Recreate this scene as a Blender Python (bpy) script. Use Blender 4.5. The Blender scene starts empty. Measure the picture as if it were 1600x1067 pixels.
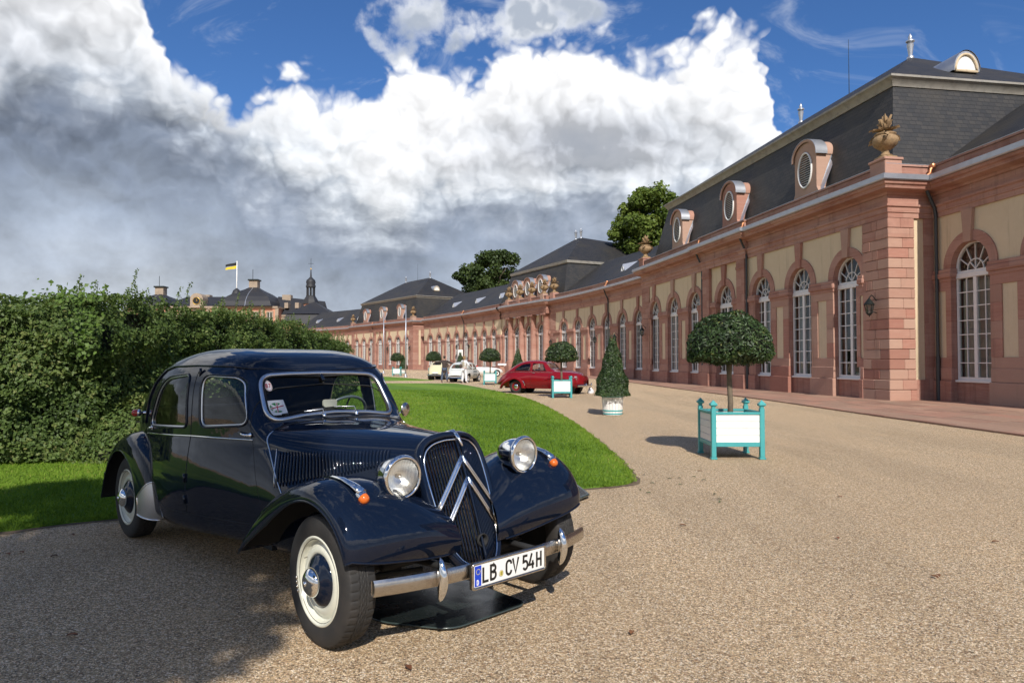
import bpy, bmesh, math, random
import numpy as np
from mathutils import Vector, Matrix
from mathutils.geometry import tessellate_polygon

R = math.radians
scene = bpy.context.scene
col = scene.collection
random.seed(7)
rng = np.random.default_rng(7)

# ------------------------------------------------------------------ camera
CAM_H = 1.4436
cam_d = bpy.data.cameras.new("camera")
cam_d.sensor_width = 36.0
cam_d.lens = 1098.5 / 1600 * 36
cam_d.clip_start = 0.05
cam_d.clip_end = 3000
cam = bpy.data.objects.new("camera", cam_d)
col.objects.link(cam)
cam.location = (0, 0, CAM_H)
cam.rotation_euler = (R(90) + math.atan((563.4 - 533.5) / 1098.5), 0, 0)
scene.camera = cam

# ------------------------------------------------------------------ node helper
class NT:
    def __init__(self, tree):
        self.t = tree
        tree.nodes.clear()
    def node(self, kind, **kw):
        n = self.t.nodes.new(kind)
        for k, v in kw.items():
            setattr(n, k, v)
        return n
    def put(self, sock, val):
        if val is None:
            return
        if hasattr(val, 'is_output'):
            self.t.links.new(val, sock)
        else:
            if hasattr(sock.default_value, '__len__') and not hasattr(val, '__len__'):
                val = [val] * len(sock.default_value)
            if hasattr(val, '__len__') and hasattr(sock.default_value, '__len__') and len(val) == 3 and len(sock.default_value) == 4:
                val = (*val, 1)
            sock.default_value = val
    def m(self, op, a, b=None, c=None, clamp=False):
        n = self.node('ShaderNodeMath', operation=op, use_clamp=clamp)
        for i, x in enumerate((a, b, c)):
            self.put(n.inputs[i], x)
        return n.outputs[0]
    def vm(self, op, a, b=None, scale=None):
        n = self.node('ShaderNodeVectorMath', operation=op)
        self.put(n.inputs[0], a)
        if b is not None: self.put(n.inputs[1], b)
        if scale is not None: self.put(n.inputs['Scale'], scale)
        return n.outputs['Value'] if op in ('LENGTH', 'DOT_PRODUCT', 'DISTANCE') else n.outputs[0]
    def mix(self, fac, a, b, blend='MIX'):
        n = self.node('ShaderNodeMix', data_type='RGBA', blend_type=blend)
        self.put(n.inputs[0], fac); self.put(n.inputs[6], a); self.put(n.inputs[7], b)
        return n.outputs[2]
    def ramp(self, fac, stops, interp='LINEAR'):
        n = self.node('ShaderNodeValToRGB')
        n.color_ramp.interpolation = interp
        e = n.color_ramp.elements
        while len(e) > 1: e.remove(e[-1])
        for i, (p, c) in enumerate(sorted(stops, key=lambda s: s[0])):
            if not hasattr(c, '__len__'): c = (c, c, c)
            if i == 0: e[0].position = p; k = e[0]
            else: k = e.new(p)
            k.color = (*c[:3], 1)
        self.put(n.inputs[0], fac)
        return n.outputs[0]
    def smooth(self, x, a, b, lo=0.0, hi=1.0):
        n = self.node('ShaderNodeMapRange', interpolation_type='SMOOTHSTEP')
        for i, v in enumerate((x, a, b, lo, hi)): self.put(n.inputs[i], v)
        return n.outputs[0]
    def noise(self, vec, scale, detail=4, rough=0.55, dist=0.0, dims='3D', kind='FBM'):
        n = self.node('ShaderNodeTexNoise', noise_dimensions=dims, noise_type=kind)
        self.put(n.inputs['Vector'], vec)
        n.inputs['Scale'].default_value = scale
        n.inputs['Detail'].default_value = detail
        n.inputs['Roughness'].default_value = rough
        n.inputs['Distortion'].default_value = dist
        return n.outputs['Fac']
    def voro(self, vec, scale, feature='F1', out='Distance', detail=0, rough=0.5, rnd=1.0, dims='3D'):
        n = self.node('ShaderNodeTexVoronoi', feature=feature, voronoi_dimensions=dims)
        self.put(n.inputs['Vector'], vec)
        n.inputs['Scale'].default_value = scale
        if 'Detail' in n.inputs: n.inputs['Detail'].default_value = detail
        if 'Roughness' in n.inputs: n.inputs['Roughness'].default_value = rough
        n.inputs['Randomness'].default_value = rnd
        return n.outputs[out]

# ------------------------------------------------------------------ sun and sky
SUN_EL, SUN_AZ = R(40.0), R(173.0)          # azimuth clockwise from +Y
to_sun = Vector((math.sin(SUN_AZ) * math.cos(SUN_EL), math.cos(SUN_AZ) * math.cos(SUN_EL), math.sin(SUN_EL)))
sd = bpy.data.lights.new("sun", 'SUN')
sd.energy = 4.8
sd.angle = R(0.53)
sd.color = (1.0, 0.94, 0.86)
sun = bpy.data.objects.new("sun", sd)
col.objects.link(sun)
sun.rotation_euler = (-to_sun).to_track_quat('-Z', 'Y').to_euler()
sun.location = (10, -40, 40)

world = bpy.data.worlds.new("World")
scene.world = world
world.use_nodes = True
w = NT(world.node_tree)
tc = w.node('ShaderNodeTexCoord').outputs['Generated']
dirv = w.vm('NORMALIZE', tc)
sx = w.node('ShaderNodeSeparateXYZ'); w.put(sx.inputs[0], dirv)
DX, DY, DZ = sx.outputs
az = w.m('MULTIPLY', w.m('ARCTAN2', DX, DY), 180 / math.pi)
el = w.m('MULTIPLY', w.m('ARCSINE', DZ), 180 / math.pi)
sky = w.node('ShaderNodeTexSky', sky_type='NISHITA')
sky.sun_disc = False
sky.sun_elevation = SUN_EL
sky.sun_rotation = SUN_AZ
sky.altitude = 300
sky.air_density = 1.0
sky.dust_density = 0.35
sky.ozone_density = 2.5
blue = w.mix(1.0, sky.outputs[0], (0.54, 0.85, 1.24), 'MULTIPLY')
# cloud noises, taken on a conformal map of the upper sky so they close round all sides
inv = w.m('DIVIDE', 1.0, w.m('MAXIMUM', w.m('ADD', DZ, 1.0), 0.3))
cmb = w.node('ShaderNodeCombineXYZ'); w.put(cmb.inputs[0], w.m('MULTIPLY', DX, inv)); w.put(cmb.inputs[1], w.m('MULTIPLY', DY, inv))
d2 = cmb.outputs[0]
warp = w.node('ShaderNodeTexNoise', noise_dimensions='2D'); w.put(warp.inputs['Vector'], d2)
warp.inputs['Scale'].default_value = 11; warp.inputs['Detail'].default_value = 4; warp.inputs['Roughness'].default_value = 0.6
wcol = w.vm('SUBTRACT', warp.outputs['Color'], (0.5, 0.5, 0.5))
dirw = w.vm('ADD', d2, w.vm('SCALE', wcol, scale=0.055))
def billow(v):
    b = w.voro(v, 15.0, 'F1', dims='2D')
    c = w.voro(v, 38.0, 'F1', dims='2D')
    d = w.voro(v, 95.0, 'F1', dims='2D')
    s_ = w.m('ADD', w.m('ADD', w.m('MULTIPLY', b, 0.58), w.m('MULTIPLY', c, 0.34)), w.m('MULTIPLY', d, 0.16))
    return w.m('SUBTRACT', 1.0, s_)
bil = billow(dirw)
bil2 = billow(w.vm('ADD', dirw, (0.007, -0.013, 0.0)))
fb = w.noise(d2, 10.0, 6, 0.58, dims='2D')
fb_low = w.noise(d2, 4.2, 4, 0.5, dims='2D')
fb_band = w.noise(w.vm('ADD', w.vm('MULTIPLY', dirv, (1.0, 1.0, 5.5)), w.vm('SCALE', wcol, scale=0.25)), 5.0, 4, 0.55)
wsx = w.node('ShaderNodeSeparateXYZ'); w.put(wsx.inputs[0], wcol)
azw = w.m('ADD', az, w.m('MULTIPLY', wsx.outputs[0], 5.0))
def pix(x, y):                                # a place in the sky, as azimuth and elevation in degrees
    a = math.atan((x - 800) / 1098.5)
    return math.degrees(a), math.degrees(math.atan((563.4 - y) / 1098.5 * math.cos(a)))
tops = [(120, -260), (190, -150), (222, 10), (244, 122), (300, 122), (420, 134), (460, 110), (510, 114), (540, 136), (600, 108), (650, 102),
        (700, 124), (770, 96), (860, 66), (920, 96), (950, 70), (1000, 44), (1060, 46), (1130, 44), (1175, 58), (1200, 90), (1206, 150), (1222, 260), (1290, 430), (1700, 480)]
st = [((pix(x, y)[0] + 180) / 360, max(pix(x, y)[1], 1) / 60) for x, y in tops]
st = [(0.0, 0.35), (0.12, 0.5), (0.25, 0.3), (0.33, 0.55)] + st + [(0.75, 0.25), (0.9, 0.4)]
azn = w.m('ADD', w.m('DIVIDE', azw, 360), 0.5)
el_top = w.m('MULTIPLY', w.ramp(azn, st), 60)
depth = w.m('SUBTRACT', el_top, el)
nz = w.m('ADD', w.m('MULTIPLY', w.m('SUBTRACT', bil, 0.53), 6.0), w.m('MULTIPLY', w.m('SUBTRACT', fb, 0.5), 2.0))
dn = w.m('ADD', depth, nz)
a_main = w.smooth(dn, -0.5, 1.3)
def blob(x, y, rx, ry):
    a0, e0 = pix(x, y)
    ex = w.m('POWER', w.m('DIVIDE', w.m('SUBTRACT', az, a0), rx / 19.0), 2)
    ey = w.m('POWER', w.m('DIVIDE', w.m('SUBTRACT', el, e0), ry / 19.0), 2)
    return w.m('EXPONENT', w.m('MULTIPLY', w.m('ADD', ex, ey), -1))
def total(l):
    s = l[0]
    for x in l[1:]: s = w.m('ADD', s, x)
    return s
# the bank: sunlit heaps above, blue-grey flat bases and banded stratus below
b_el = total([el, w.m('MULTIPLY', w.m('SUBTRACT', fb_low, 0.5), 10.0), w.m('MULTIPLY', w.m('SUBTRACT', fb_band, 0.5), 7.0),
              w.m('MULTIPLY', w.smooth(az, -8, -28), -4.0), w.m('MULTIPLY', w.m('SUBTRACT', bil, 0.60), w.smooth(el, 8, 14, 0, 5.0))])
bn = w.m('DIVIDE', b_el, 40)
bank = w.ramp(bn, [(0.0, (.52, .57, .64)), (0.05, (.46, .515, .60)), (0.11, (.39, .445, .535)), (0.17, (.33, .385, .475)), (0.225, (.275, .325, .415)), (0.265, (.335, .38, .46)),
                   (0.305, (.52, .57, .64)), (0.345, (.78, .81, .85)), (0.42, (.94, .95, .97)), (0.55, (1.0, 1.0, 1.01)), (1.0, (1.02, 1.02, 1.03))])
relief = w.m('MULTIPLY', w.m('SUBTRACT', bil, bil2), w.smooth(el, 6, 16, 0.12, 0.70))
dark = total([w.m('MULTIPLY', blob(925, 225, 165, 46), 0.62), w.m('MULTIPLY', blob(90, 205, 200, 65), 0.32), w.m('MULTIPLY', blob(330, 170, 60, 30), 0.22),
              w.m('MULTIPLY', blob(40, 60, 150, 90), 0.22), w.m('MULTIPLY', blob(720, 250, 60, 40), 0.12)])
dark = w.m('MULTIPLY', dark, w.m('ADD', 0.35, w.m('MULTIPLY', fb, 1.2)))
lum = w.m('ADD', w.m('SUBTRACT', 1.0, dark), relief)
lum = w.m('MINIMUM', w.m('MAXIMUM', lum, 0.50), 1.12)
bank_c = w.mix(1.0, bank, w.mix(w.m('MULTIPLY', dark, 0.9), (1, 1, 1), (0.86, 0.93, 1.08)), 'MULTIPLY')
lum = w.m('MULTIPLY', lum, w.m('ADD', 1.0, w.m('MULTIPLY', w.m('SUBTRACT', w.m('ADD', w.m('MULTIPLY', fb_band, 0.5), w.m('MULTIPLY', fb, 0.5)), 0.5), w.smooth(el, 17, 9, 0, 1.9))))
cm = w.node('ShaderNodeCombineColor'); [w.put(cm.inputs[i], lum) for i in range(3)]
bank_c = w.mix(1.0, bank_c, cm.outputs[0], 'MULTIPLY')
edge = w.smooth(dn, 2.6, 0.2)
bank_c = w.mix(w.m('MULTIPLY', edge, w.smooth(el, 12, 19, 0, 0.6)), bank_c, (1.05, 1.05, 1.05))
# loose grey clouds above the bank, and fair-weather cloud over the rest of the sky
up = total([blob(600, 10, 60, 60), blob(650, 62, 60, 45), blob(790, 26, 110, 42), blob(880, 8, 60, 20)])
gen = w.smooth(el, 27, 42)
upn = w.m('ADD', w.m('MULTIPLY', w.m('MINIMUM', up, 0.8), 1.0), w.m('ADD', w.m('MULTIPLY', w.m('SUBTRACT', fb, 0.5), 3.2), w.m('MULTIPLY', w.m('SUBTRACT', bil, 0.60), 1.6)))
upn = w.m('ADD', upn, w.m('MULTIPLY', gen, w.m('ADD', 0.05, w.m('MULTIPLY', w.m('SUBTRACT', fb_low, 0.54), 4.0))))
upn = w.m('SUBTRACT', upn, w.m('MULTIPLY', w.m('SUBTRACT', 1.0, w.m('MINIMUM', w.m('ADD', up, gen), 1.0)), 0.6))
a_up = w.m('MULTIPLY', w.smooth(upn, 0.22, 1.0), 0.95)
up_c = w.mix(w.smooth(w.m('ADD', upn, w.m('MULTIPLY', w.m('SUBTRACT', bil, 0.55), 2.2)), 0.4, 1.5), (.90, .92, .95), (.44, .49, .57))
wis = w.smooth(w.noise(w.vm('MULTIPLY', d2, (1.0, 2.4, 1.0)), 10.0, 5, 0.62, 0.6, dims='2D'), 0.50, 0.80, 0, 0.38)
c1 = w.mix(w.m('MULTIPLY', wis, w.smooth(el, 0, 8)), w.vm('SCALE', blue, scale=0.086), (.75, .80, .88))
c2 = w.mix(a_up, c1, up_c)
c3 = w.mix(a_main, c2, bank_c)
bg = w.node('ShaderNodeBackground')
w.put(bg.inputs[0], c3)
bg.inputs[1].default_value = 1.0
wo = w.node('ShaderNodeOutputWorld')
w.t.links.new(bg.outputs[0], wo.inputs[0])
world.cycles.sampling_method = 'MANUAL'
world.cycles.sample_map_resolution = 512

vs = scene.view_settings
vs.view_transform = 'Standard'
vs.look = 'None'
vs.exposure = 0.14
vs.gamma = 1.0
vs.use_curve_mapping = False
scene.render.engine = 'CYCLES'
scene.cycles.max_bounces = 7
scene.cycles.diffuse_bounces = 2
scene.cycles.glossy_bounces = 4
scene.cycles.transparent_max_bounces = 10
scene.cycles.transmission_bounces = 4
scene.cycles.caustics_reflective = False
scene.cycles.caustics_refractive = False
scene.cycles.sample_clamp_indirect = 4.0
scene.cycles.use_denoising = True
scene.cycles.use_adaptive_sampling = True
scene.cycles.adaptive_threshold = 0.02

# ------------------------------------------------------------------ materials
def new_mat(name):
    m = bpy.data.materials.new(name)
    m.use_nodes = True
    return m, NT(m.node_tree)

def coords(t, kind):
    tcn = t.node('ShaderNodeTexCoord')
    if kind == 'World':
        return t.node('ShaderNodeNewGeometry').outputs['Position']
    return tcn.outputs[kind]

def finish(t, bsdf):
    o = t.node('ShaderNodeOutputMaterial')
    t.t.links.new(bsdf, o.inputs[0])

def pmat(name, c, rough=0.6, metal=0.0, coat=0.0, coat_rough=0.03, spec=0.5, var=None, bump=None, rnd=0.0, rough_var=0.0, space='Object', sheen=0.0, grime=None):
    """principled surface; var = [(scale, amount, colour), ...] noise blends, bump = (scale, strength, distance), rnd = per-object brightness spread"""
    m, t = new_mat(name)
    v = coords(t, space)
    cc = c
    if rnd:
        oi = t.node('ShaderNodeObjectInfo').outputs['Random']
        k = t.m('ADD', 1 - rnd, t.m('MULTIPLY', oi, 2 * rnd))
        cm_ = t.node('ShaderNodeCombineColor')
        h = t.m('ADD', 1 - rnd * .5, t.m('MULTIPLY', t.m('FRACT', t.m('MULTIPLY', oi, 7.13)), rnd))
        t.put(cm_.inputs[0], k); t.put(cm_.inputs[1], t.m('MULTIPLY', k, h)); t.put(cm_.inputs[2], t.m('MULTIPLY', k, h))
        cc = t.mix(1.0, c, cm_.outputs[0], 'MULTIPLY')
    for i, (sc, am, c2) in enumerate(var or []):
        n = t.noise(v, sc, 5, 0.6)
        f = t.smooth(n, 0.42, 0.68, 0, am)
        cc = t.mix(f, cc, c2)
    b = t.node('ShaderNodeBsdfPrincipled')
    t.put(b.inputs['Base Color'], cc)
    if rough_var:
        t.put(b.inputs['Roughness'], t.m('ADD', rough - rough_var, t.m('MULTIPLY', t.noise(v, 14, 5, 0.6), 2 * rough_var)))
    else:
        b.inputs['Roughness'].default_value = rough
    b.inputs['Metallic'].default_value = metal
    b.inputs['Coat Weight'].default_value = coat
    b.inputs['Coat Roughness'].default_value = coat_rough
    b.inputs['Specular IOR Level'].default_value = spec
    if sheen: b.inputs['Sheen Weight'].default_value = sheen
    if bump:
        bn_ = t.node('ShaderNodeBump')
        bn_.inputs['Strength'].default_value = bump[1]
        bn_.inputs['Distance'].default_value = bump[2] if len(bump) > 2 else 0.01
        t.put(bn_.inputs['Height'], t.noise(v, bump[0], 6, 0.6))
        t.t.links.new(bn_.outputs[0], b.inputs['Normal'])
    finish(t, b.outputs[0])
    return m

def glass_mat(name, tint, rough=0.0, ior=1.5, brighten=0.0, flute=0.0):
    """a thin pane: mirror part by Fresnel, the rest passes through tinted"""
    m, t = new_mat(name)
    geo = t.node('ShaderNodeNewGeometry')
    nrm_ = geo.outputs['Normal']
    tr = t.node('ShaderNodeBsdfTransparent'); t.put(tr.inputs[0], tint)
    gl = t.node('ShaderNodeBsdfGlossy'); gl.inputs['Roughness'].default_value = rough
    mx = t.node('ShaderNodeMixShader')
    if flute:
        sp = t.node('ShaderNodeSeparateXYZ'); t.put(sp.inputs[0], coords(t, 'Object'))
        bp = t.node('ShaderNodeBump'); bp.inputs['Strength'].default_value = .6; bp.inputs['Distance'].default_value = .004
        t.put(bp.inputs['Height'], t.m('SINE', t.m('MULTIPLY', sp.outputs[1], flute)))
        t.t.links.new(bp.outputs[0], gl.inputs['Normal']); nrm_ = bp.outputs[0]
    f0 = ((ior - 1) / (ior + 1)) ** 2
    cs = t.m('ABSOLUTE', t.vm('DOT_PRODUCT', nrm_, geo.outputs['Incoming']))
    fr = t.m('ADD', f0, t.m('MULTIPLY', t.m('POWER', t.m('SUBTRACT', 1.0, cs, clamp=True), 5), 1 - f0))
    t.put(mx.inputs[0], t.m('MULTIPLY', fr, 1.5, clamp=True))
    t.t.links.new(tr.outputs[0], mx.inputs[1]); t.t.links.new(gl.outputs[0], mx.inputs[2])
    out = mx.outputs[0]
    if brighten:
        df = t.node('ShaderNodeBsdfDiffuse'); t.put(df.inputs[0], (.6, .58, .54))  # pale diffuse mixed in to brighten the lens, standing in for caught light
        m2 = t.node('ShaderNodeMixShader')
        t.put(m2.inputs[0], t.m('MULTIPLY', t.noise(coords(t, 'Object'), 9, 5, 0.65), brighten))
        t.t.links.new(out, m2.inputs[1]); t.t.links.new(df.outputs[0], m2.inputs[2])
        out = m2.outputs[0]
    finish(t, out)
    return m

M = {}
M['chrome'] = pmat('chrome', (.80, .80, .79), 0.07, 1.0, rough_var=0.03)
M['dull_chrome'] = pmat('weathered_chrome', (.58, .55, .50), 0.24, 1.0, rough_var=0.10, var=[(6, .55, (.40, .33, .27)), (60, .25, (.25, .2, .17))])
M['rubber'] = pmat('tyre_rubber', (.021, .020, .019), 0.75, var=[(9, .5, (.042, .036, .031))], bump=(90, .25, .002))
M['black'] = pmat('black_matte', (.012, .012, .012), 0.8)
M['black_gloss'] = pmat('black_gloss', (.010, .010, .010), 0.25)
M['amber'] = pmat('amber_lens', (.62, .13, .015), 0.12, coat=.6)
M['red_lens'] = pmat('red_lens', (.45, .03, .02), 0.15, coat=.6)
M['white_paint'] = pmat('white_paint', (.80, .79, .75), 0.45)

# ------------------------------------------------------------------ mesh collecting
class MB:
    def __init__(self):
        self.v, self.f = [], []
    def add(self, verts, faces):
        o = len(self.v)
        self.v.extend([tuple(map(float, p)) for p in verts])
        self.f.extend([tuple(i + o for i in fc) for fc in faces])
        return self
    def box(self, x0, x1, y0, y1, z0, z1):
        return self.add([(x0, y0, z0), (x1, y0, z0), (x1, y1, z0), (x0, y1, z0), (x0, y0, z1), (x1, y0, z1), (x1, y1, z1), (x0, y1, z1)],
                        [(0, 3, 2, 1), (4, 5, 6, 7), (0, 1, 5, 4), (1, 2, 6, 5), (2, 3, 7, 6), (3, 0, 4, 7)])
    def bbox(self, x0, x1, y0, y1, z0, z1, b=0.02):
        """box with chamfered vertical and horizontal edges"""
        bm = bmesh.new()
        bmesh.ops.create_cube(bm, size=1.0)
        for v in bm.verts:
            v.co = ((x0 + x1) / 2 + v.co.x * (x1 - x0), (y0 + y1) / 2 + v.co.y * (y1 - y0), (z0 + z1) / 2 + v.co.z * (z1 - z0))
        bmesh.ops.bevel(bm, geom=bm.edges[:], offset=b, segments=1, affect='EDGES', profile=0.5)
        bm.verts.index_update()
        self.add([v.co for v in bm.verts], [[v.index for v in f.verts] for f in bm.faces])
        bm.free()
        return self
    def grid(self, P, closed_u=False, closed_v=False, flip=False):
        P = np.asarray(P, float)
        n, k = P.shape[:2]
        fs = []
        for i in range(n if closed_u else n - 1):
            for j in range(k if closed_v else k - 1):
                a, b = i * k + j, i * k + (j + 1) % k
                c, d = ((i + 1) % n) * k + (j + 1) % k, ((i + 1) % n) * k + j
                fs.append((a, d, c, b) if flip else (a, b, c, d))
        return self.add(P.reshape(-1, 3), fs)
    def tube(self, path, r, n=8, closed=False, cap=True, flat=None, up=None):
        """round bar along a path; r a number or one per point; flat = (a, b) for an elliptic section"""
        P = [Vector(p) for p in path]
        k = len(P)
        rings = []
        T = []
        for i in range(k):
            a = P[(i - 1) % k] if (closed or i > 0) else P[i]
            b = P[(i + 1) % k] if (closed or i < k - 1) else P[i]
            T.append((b - a).normalized())
        nrm = Vector(up) if up is not None else (Vector((0, 0, 1)) if abs(T[0].z) < 0.9 else Vector((1, 0, 0)))
        for i in range(k):
            t = T[i]
            nrm = (nrm - t * nrm.dot(t))
            nrm = nrm.normalized() if nrm.length > 1e-6 else t.orthogonal().normalized()
            bi = t.cross(nrm)
            ri = r[i] if hasattr(r, '__len__') else r
            ra, rb = (ri, ri) if flat is None else (ri * flat[0], ri * flat[1])
            rings.append([P[i] + nrm * math.cos(2 * math.pi * j / n) * ra + bi * math.sin(2 * math.pi * j / n) * rb for j in range(n)])
        o = len(self.v)
        self.grid([[tuple(p) for p in rg] for rg in rings], closed_u=closed, closed_v=True)
        if cap and not closed:
            self.f.append(tuple(o + j for j in range(n)))
            self.f.append(tuple(o + (k - 1) * n + j for j in reversed(range(n))))
        return self
    def lathe(self, prof, n=24, axis='z', origin=(0, 0, 0), cap=False):
        """prof = [(radius, height), ...] turned round an axis"""
        rows = []
        for (r_, h_) in prof:
            row = []
            for j in range(n):
                a = 2 * math.pi * j / n
                p = (r_ * math.cos(a), r_ * math.sin(a), h_)
                if axis == 'y': p = (p[0], p[2], p[1])
                if axis == 'x': p = (p[2], p[0], p[1])
                row.append((p[0] + origin[0], p[1] + origin[1], p[2] + origin[2]))
            rows.append(row)
        o = len(self.v)
        self.grid(rows, closed_v=True, flip=(axis != 'y'))
        if cap:
            self.f.append(tuple(o + j for j in range(n)))
            self.f.append(tuple(o + (len(prof) - 1) * n + j for j in reversed(range(n))))
        return self
    def prism(self, poly, d0, d1, plane='xz'):
        """polygon pulled out along the axis across its plane"""
        n = len(poly)
        def p3(p, d):
            return {'xz': (p[0], d, p[1]), 'xy': (p[0], p[1], d), 'yz': (d, p[0], p[1])}[plane]
        vs_ = [p3(p, d0) for p in poly] + [p3(p, d1) for p in poly]
        tris = tessellate_polygon([[Vector((p[0], p[1], 0)) for p in poly]])
        fs = [tuple(t) for t in tris] + [tuple(i + n for i in reversed(t)) for t in tris]
        fs += [(i, (i + 1) % n, n + (i + 1) % n, n + i) for i in range(n)]
        return self.add(vs_, fs)
    def plate(self, outer, hole, d0, d1):
        """wall sheet in the xz plane with one opening, thickness d0..d1 (face at d1), reveal included"""
        n, k = len(outer), len(hole)
        tris = tessellate_polygon([[Vector((p[0], p[1], 0)) for p in outer], [Vector((p[0], p[1], 0)) for p in hole]])
        vs_ = [(p[0], d1, p[1]) for p in outer + hole] + [(p[0], d0, p[1]) for p in outer + hole]
        fs = [tuple(t) for t in tris]
        N = n + k
        fs += [(i, (i + 1) % n, N + (i + 1) % n, N + i) for i in range(n)]
        fs += [(n + i, n + (i + 1) % k, N + n + (i + 1) % k, N + n + i) for i in range(k)]
        return self.add(vs_, fs)
    def sweep(self, prof, path, closed=False):
        """profile (outward offset, height) carried along a plan path (x, y) with mitred corners; outward = left of travel"""
        k = len(path)
        rows = []
        for i in range(k):
            p = Vector(path[i])
            d0 = (p - Vector(path[i - 1])).normalized() if (i > 0 or closed) else None
            d1 = (Vector(path[(i + 1) % k]) - p).normalized() if (i < k - 1 or closed) else None
            if d0 is None: d0 = d1
            if d1 is None: d1 = d0
            n0, n1 = Vector((-d0.y, d0.x)), Vector((-d1.y, d1.x))
            mt = n0 + n1
            mt = mt / max(mt.dot(n0), 0.15)
            rows.append([(p.x + mt.x * o, p.y + mt.y * o, z) for o, z in prof])
        return self.grid(rows, closed_u=closed, flip=False)
    def build(self, name, mat=None, parent=None, smooth=False, fix=True, angle=None):
        me = bpy.data.meshes.new(name)
        me.from_pydata(self.v, [], self.f)
        if fix:
            bm = bmesh.new(); bm.from_mesh(me)
            bmesh.ops.recalc_face_normals(bm, faces=bm.faces[:])
            bm.to_mesh(me); bm.free()
        if mat is not None: me.materials.append(mat)
        if smooth or angle:
            me.shade_smooth()
            if angle: me.set_sharp_from_angle(angle=R(angle))
        return link(name, me, parent)

def link(name, me, parent=None):
    o = bpy.data.objects.new(name, me)
    col.objects.link(o)
    if parent is not None: o.parent = parent
    return o

def tag(o, label, cat, group=None, kind=None):
    o['label'] = label
    if cat: o['category'] = cat
    if group: o['group'] = group
    if kind: o['kind'] = kind
    return o

def thing(name, label, cat, loc=(0, 0, 0), rz=0.0, group=None):
    o = bpy.data.objects.new(name, None)
    o.empty_display_size = 0.2
    col.objects.link(o)
    o.location = loc
    o.rotation_euler = (0, 0, rz)
    return tag(o, label, cat, group)

def structure(o):
    o['kind'] = 'structure'
    return o

def copy_tree(o, parent=None):
    c = o.copy()
    col.objects.link(c)
    c.parent = parent
    for ch in o.children:
        copy_tree(ch, c)
    return c

def spline(xs, ys):
    """natural cubic spline"""
    xs, ys = np.asarray(xs, float), np.asarray(ys, float)
    o = np.argsort(xs); xs, ys = xs[o], ys[o]
    n = len(xs); h = np.diff(xs)
    A = np.eye(n); b = np.zeros(n)
    for i in range(1, n - 1):
        A[i, i - 1:i + 2] = h[i - 1], 2 * (h[i - 1] + h[i]), h[i]
        b[i] = 3 * ((ys[i + 1] - ys[i]) / h[i] - (ys[i] - ys[i - 1]) / h[i - 1])
    c = np.linalg.solve(A, b)
    def f(x):
        x = np.asarray(x, float)
        i = np.clip(np.searchsorted(xs, x) - 1, 0, n - 2)
        d = np.clip(x, xs[0], xs[-1]) - xs[i]
        bb = (ys[i + 1] - ys[i]) / h[i] - h[i] * (2 * c[i] + c[i + 1]) / 3
        return ys[i] + d * (bb + d * (c[i] + d * (c[i + 1] - c[i]) / (3 * h[i])))
    return f

def lin(xs, ys):
    xs, ys = np.asarray(xs, float), np.asarray(ys, float)
    o = np.argsort(xs)
    return lambda x: np.interp(x, xs[o], ys[o])

def pchip(xs, ys):
    """monotone cubic: smooth, never overshoots"""
    xs, ys = np.asarray(xs, float), np.asarray(ys, float)
    o = np.argsort(xs); xs, ys = xs[o], ys[o]
    h = np.diff(xs); d = np.diff(ys) / h
    m = np.zeros(len(xs))
    m[0], m[-1] = d[0], d[-1]
    for i in range(1, len(xs) - 1):
        if d[i - 1] * d[i] > 0:
            w1, w2 = 2 * h[i] + h[i - 1], h[i] + 2 * h[i - 1]
            m[i] = (w1 + w2) / (w1 / d[i - 1] + w2 / d[i])
    def f(x):
        x = np.clip(np.asarray(x, float), xs[0], xs[-1])
        i = np.clip(np.searchsorted(xs, x) - 1, 0, len(xs) - 2)
        t = (x - xs[i]) / h[i]
        return ((1 + 2 * t) * (1 - t) ** 2 * ys[i] + t * (1 - t) ** 2 * h[i] * m[i] + t * t * (3 - 2 * t) * ys[i + 1] + t * t * (t - 1) * h[i] * m[i + 1])
    return f

def in_poly(px, py, poly):
    poly = np.asarray(poly)
    x0, y0 = poly[:, 0], poly[:, 1]
    x1, y1 = np.roll(x0, -1), np.roll(y0, -1)
    px, py = np.asarray(px)[..., None], np.asarray(py)[..., None]
    c = ((y0 > py) != (y1 > py)) & (px < (x1 - x0) * (py - y0) / (y1 - y0 + 1e-12) + x0)
    return (c.sum(-1) % 2) == 1

def rounded(pts, r, n=6):
    """polygon with rounded corners; r a number or one per corner"""
    out = []
    k = len(pts)
    for i in range(k):
        p, a, b = Vector(pts[i]), Vector(pts[i - 1]), Vector(pts[(i + 1) % k])
        ri = r[i] if hasattr(r, '__len__') else r
        da, db = (a - p).normalized(), (b - p).normalized()
        for j in range(n + 1):
            t = j / n
            q = (p + da * ri) * (1 - t) ** 2 + p * 2 * t * (1 - t) + (p + db * ri) * t ** 2
            out.append((q.x, q.y))
    return out

def dense(poly, step, closed=True):
    out = []
    k = len(poly)
    for i in range(k if closed else k - 1):
        a, b = np.array(poly[i]), np.array(poly[(i + 1) % k])
        m = max(1, int(np.ceil(np.linalg.norm(b - a) / step)))
        for j in range(m): out.append(tuple(a + (b - a) * j / m))
    if not closed: out.append(tuple(poly[-1]))
    return out

def snap_to(p, poly):
    """nearest point on a closed polyline"""
    A = np.asarray(poly); B = np.roll(A, -1, 0)
    d = B - A
    t = np.clip(((p - A) * d).sum(1) / ((d * d).sum(1) + 1e-12), 0, 1)
    q = A + t[:, None] * d
    return q[np.argmin(((q - p) ** 2).sum(1))]

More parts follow.
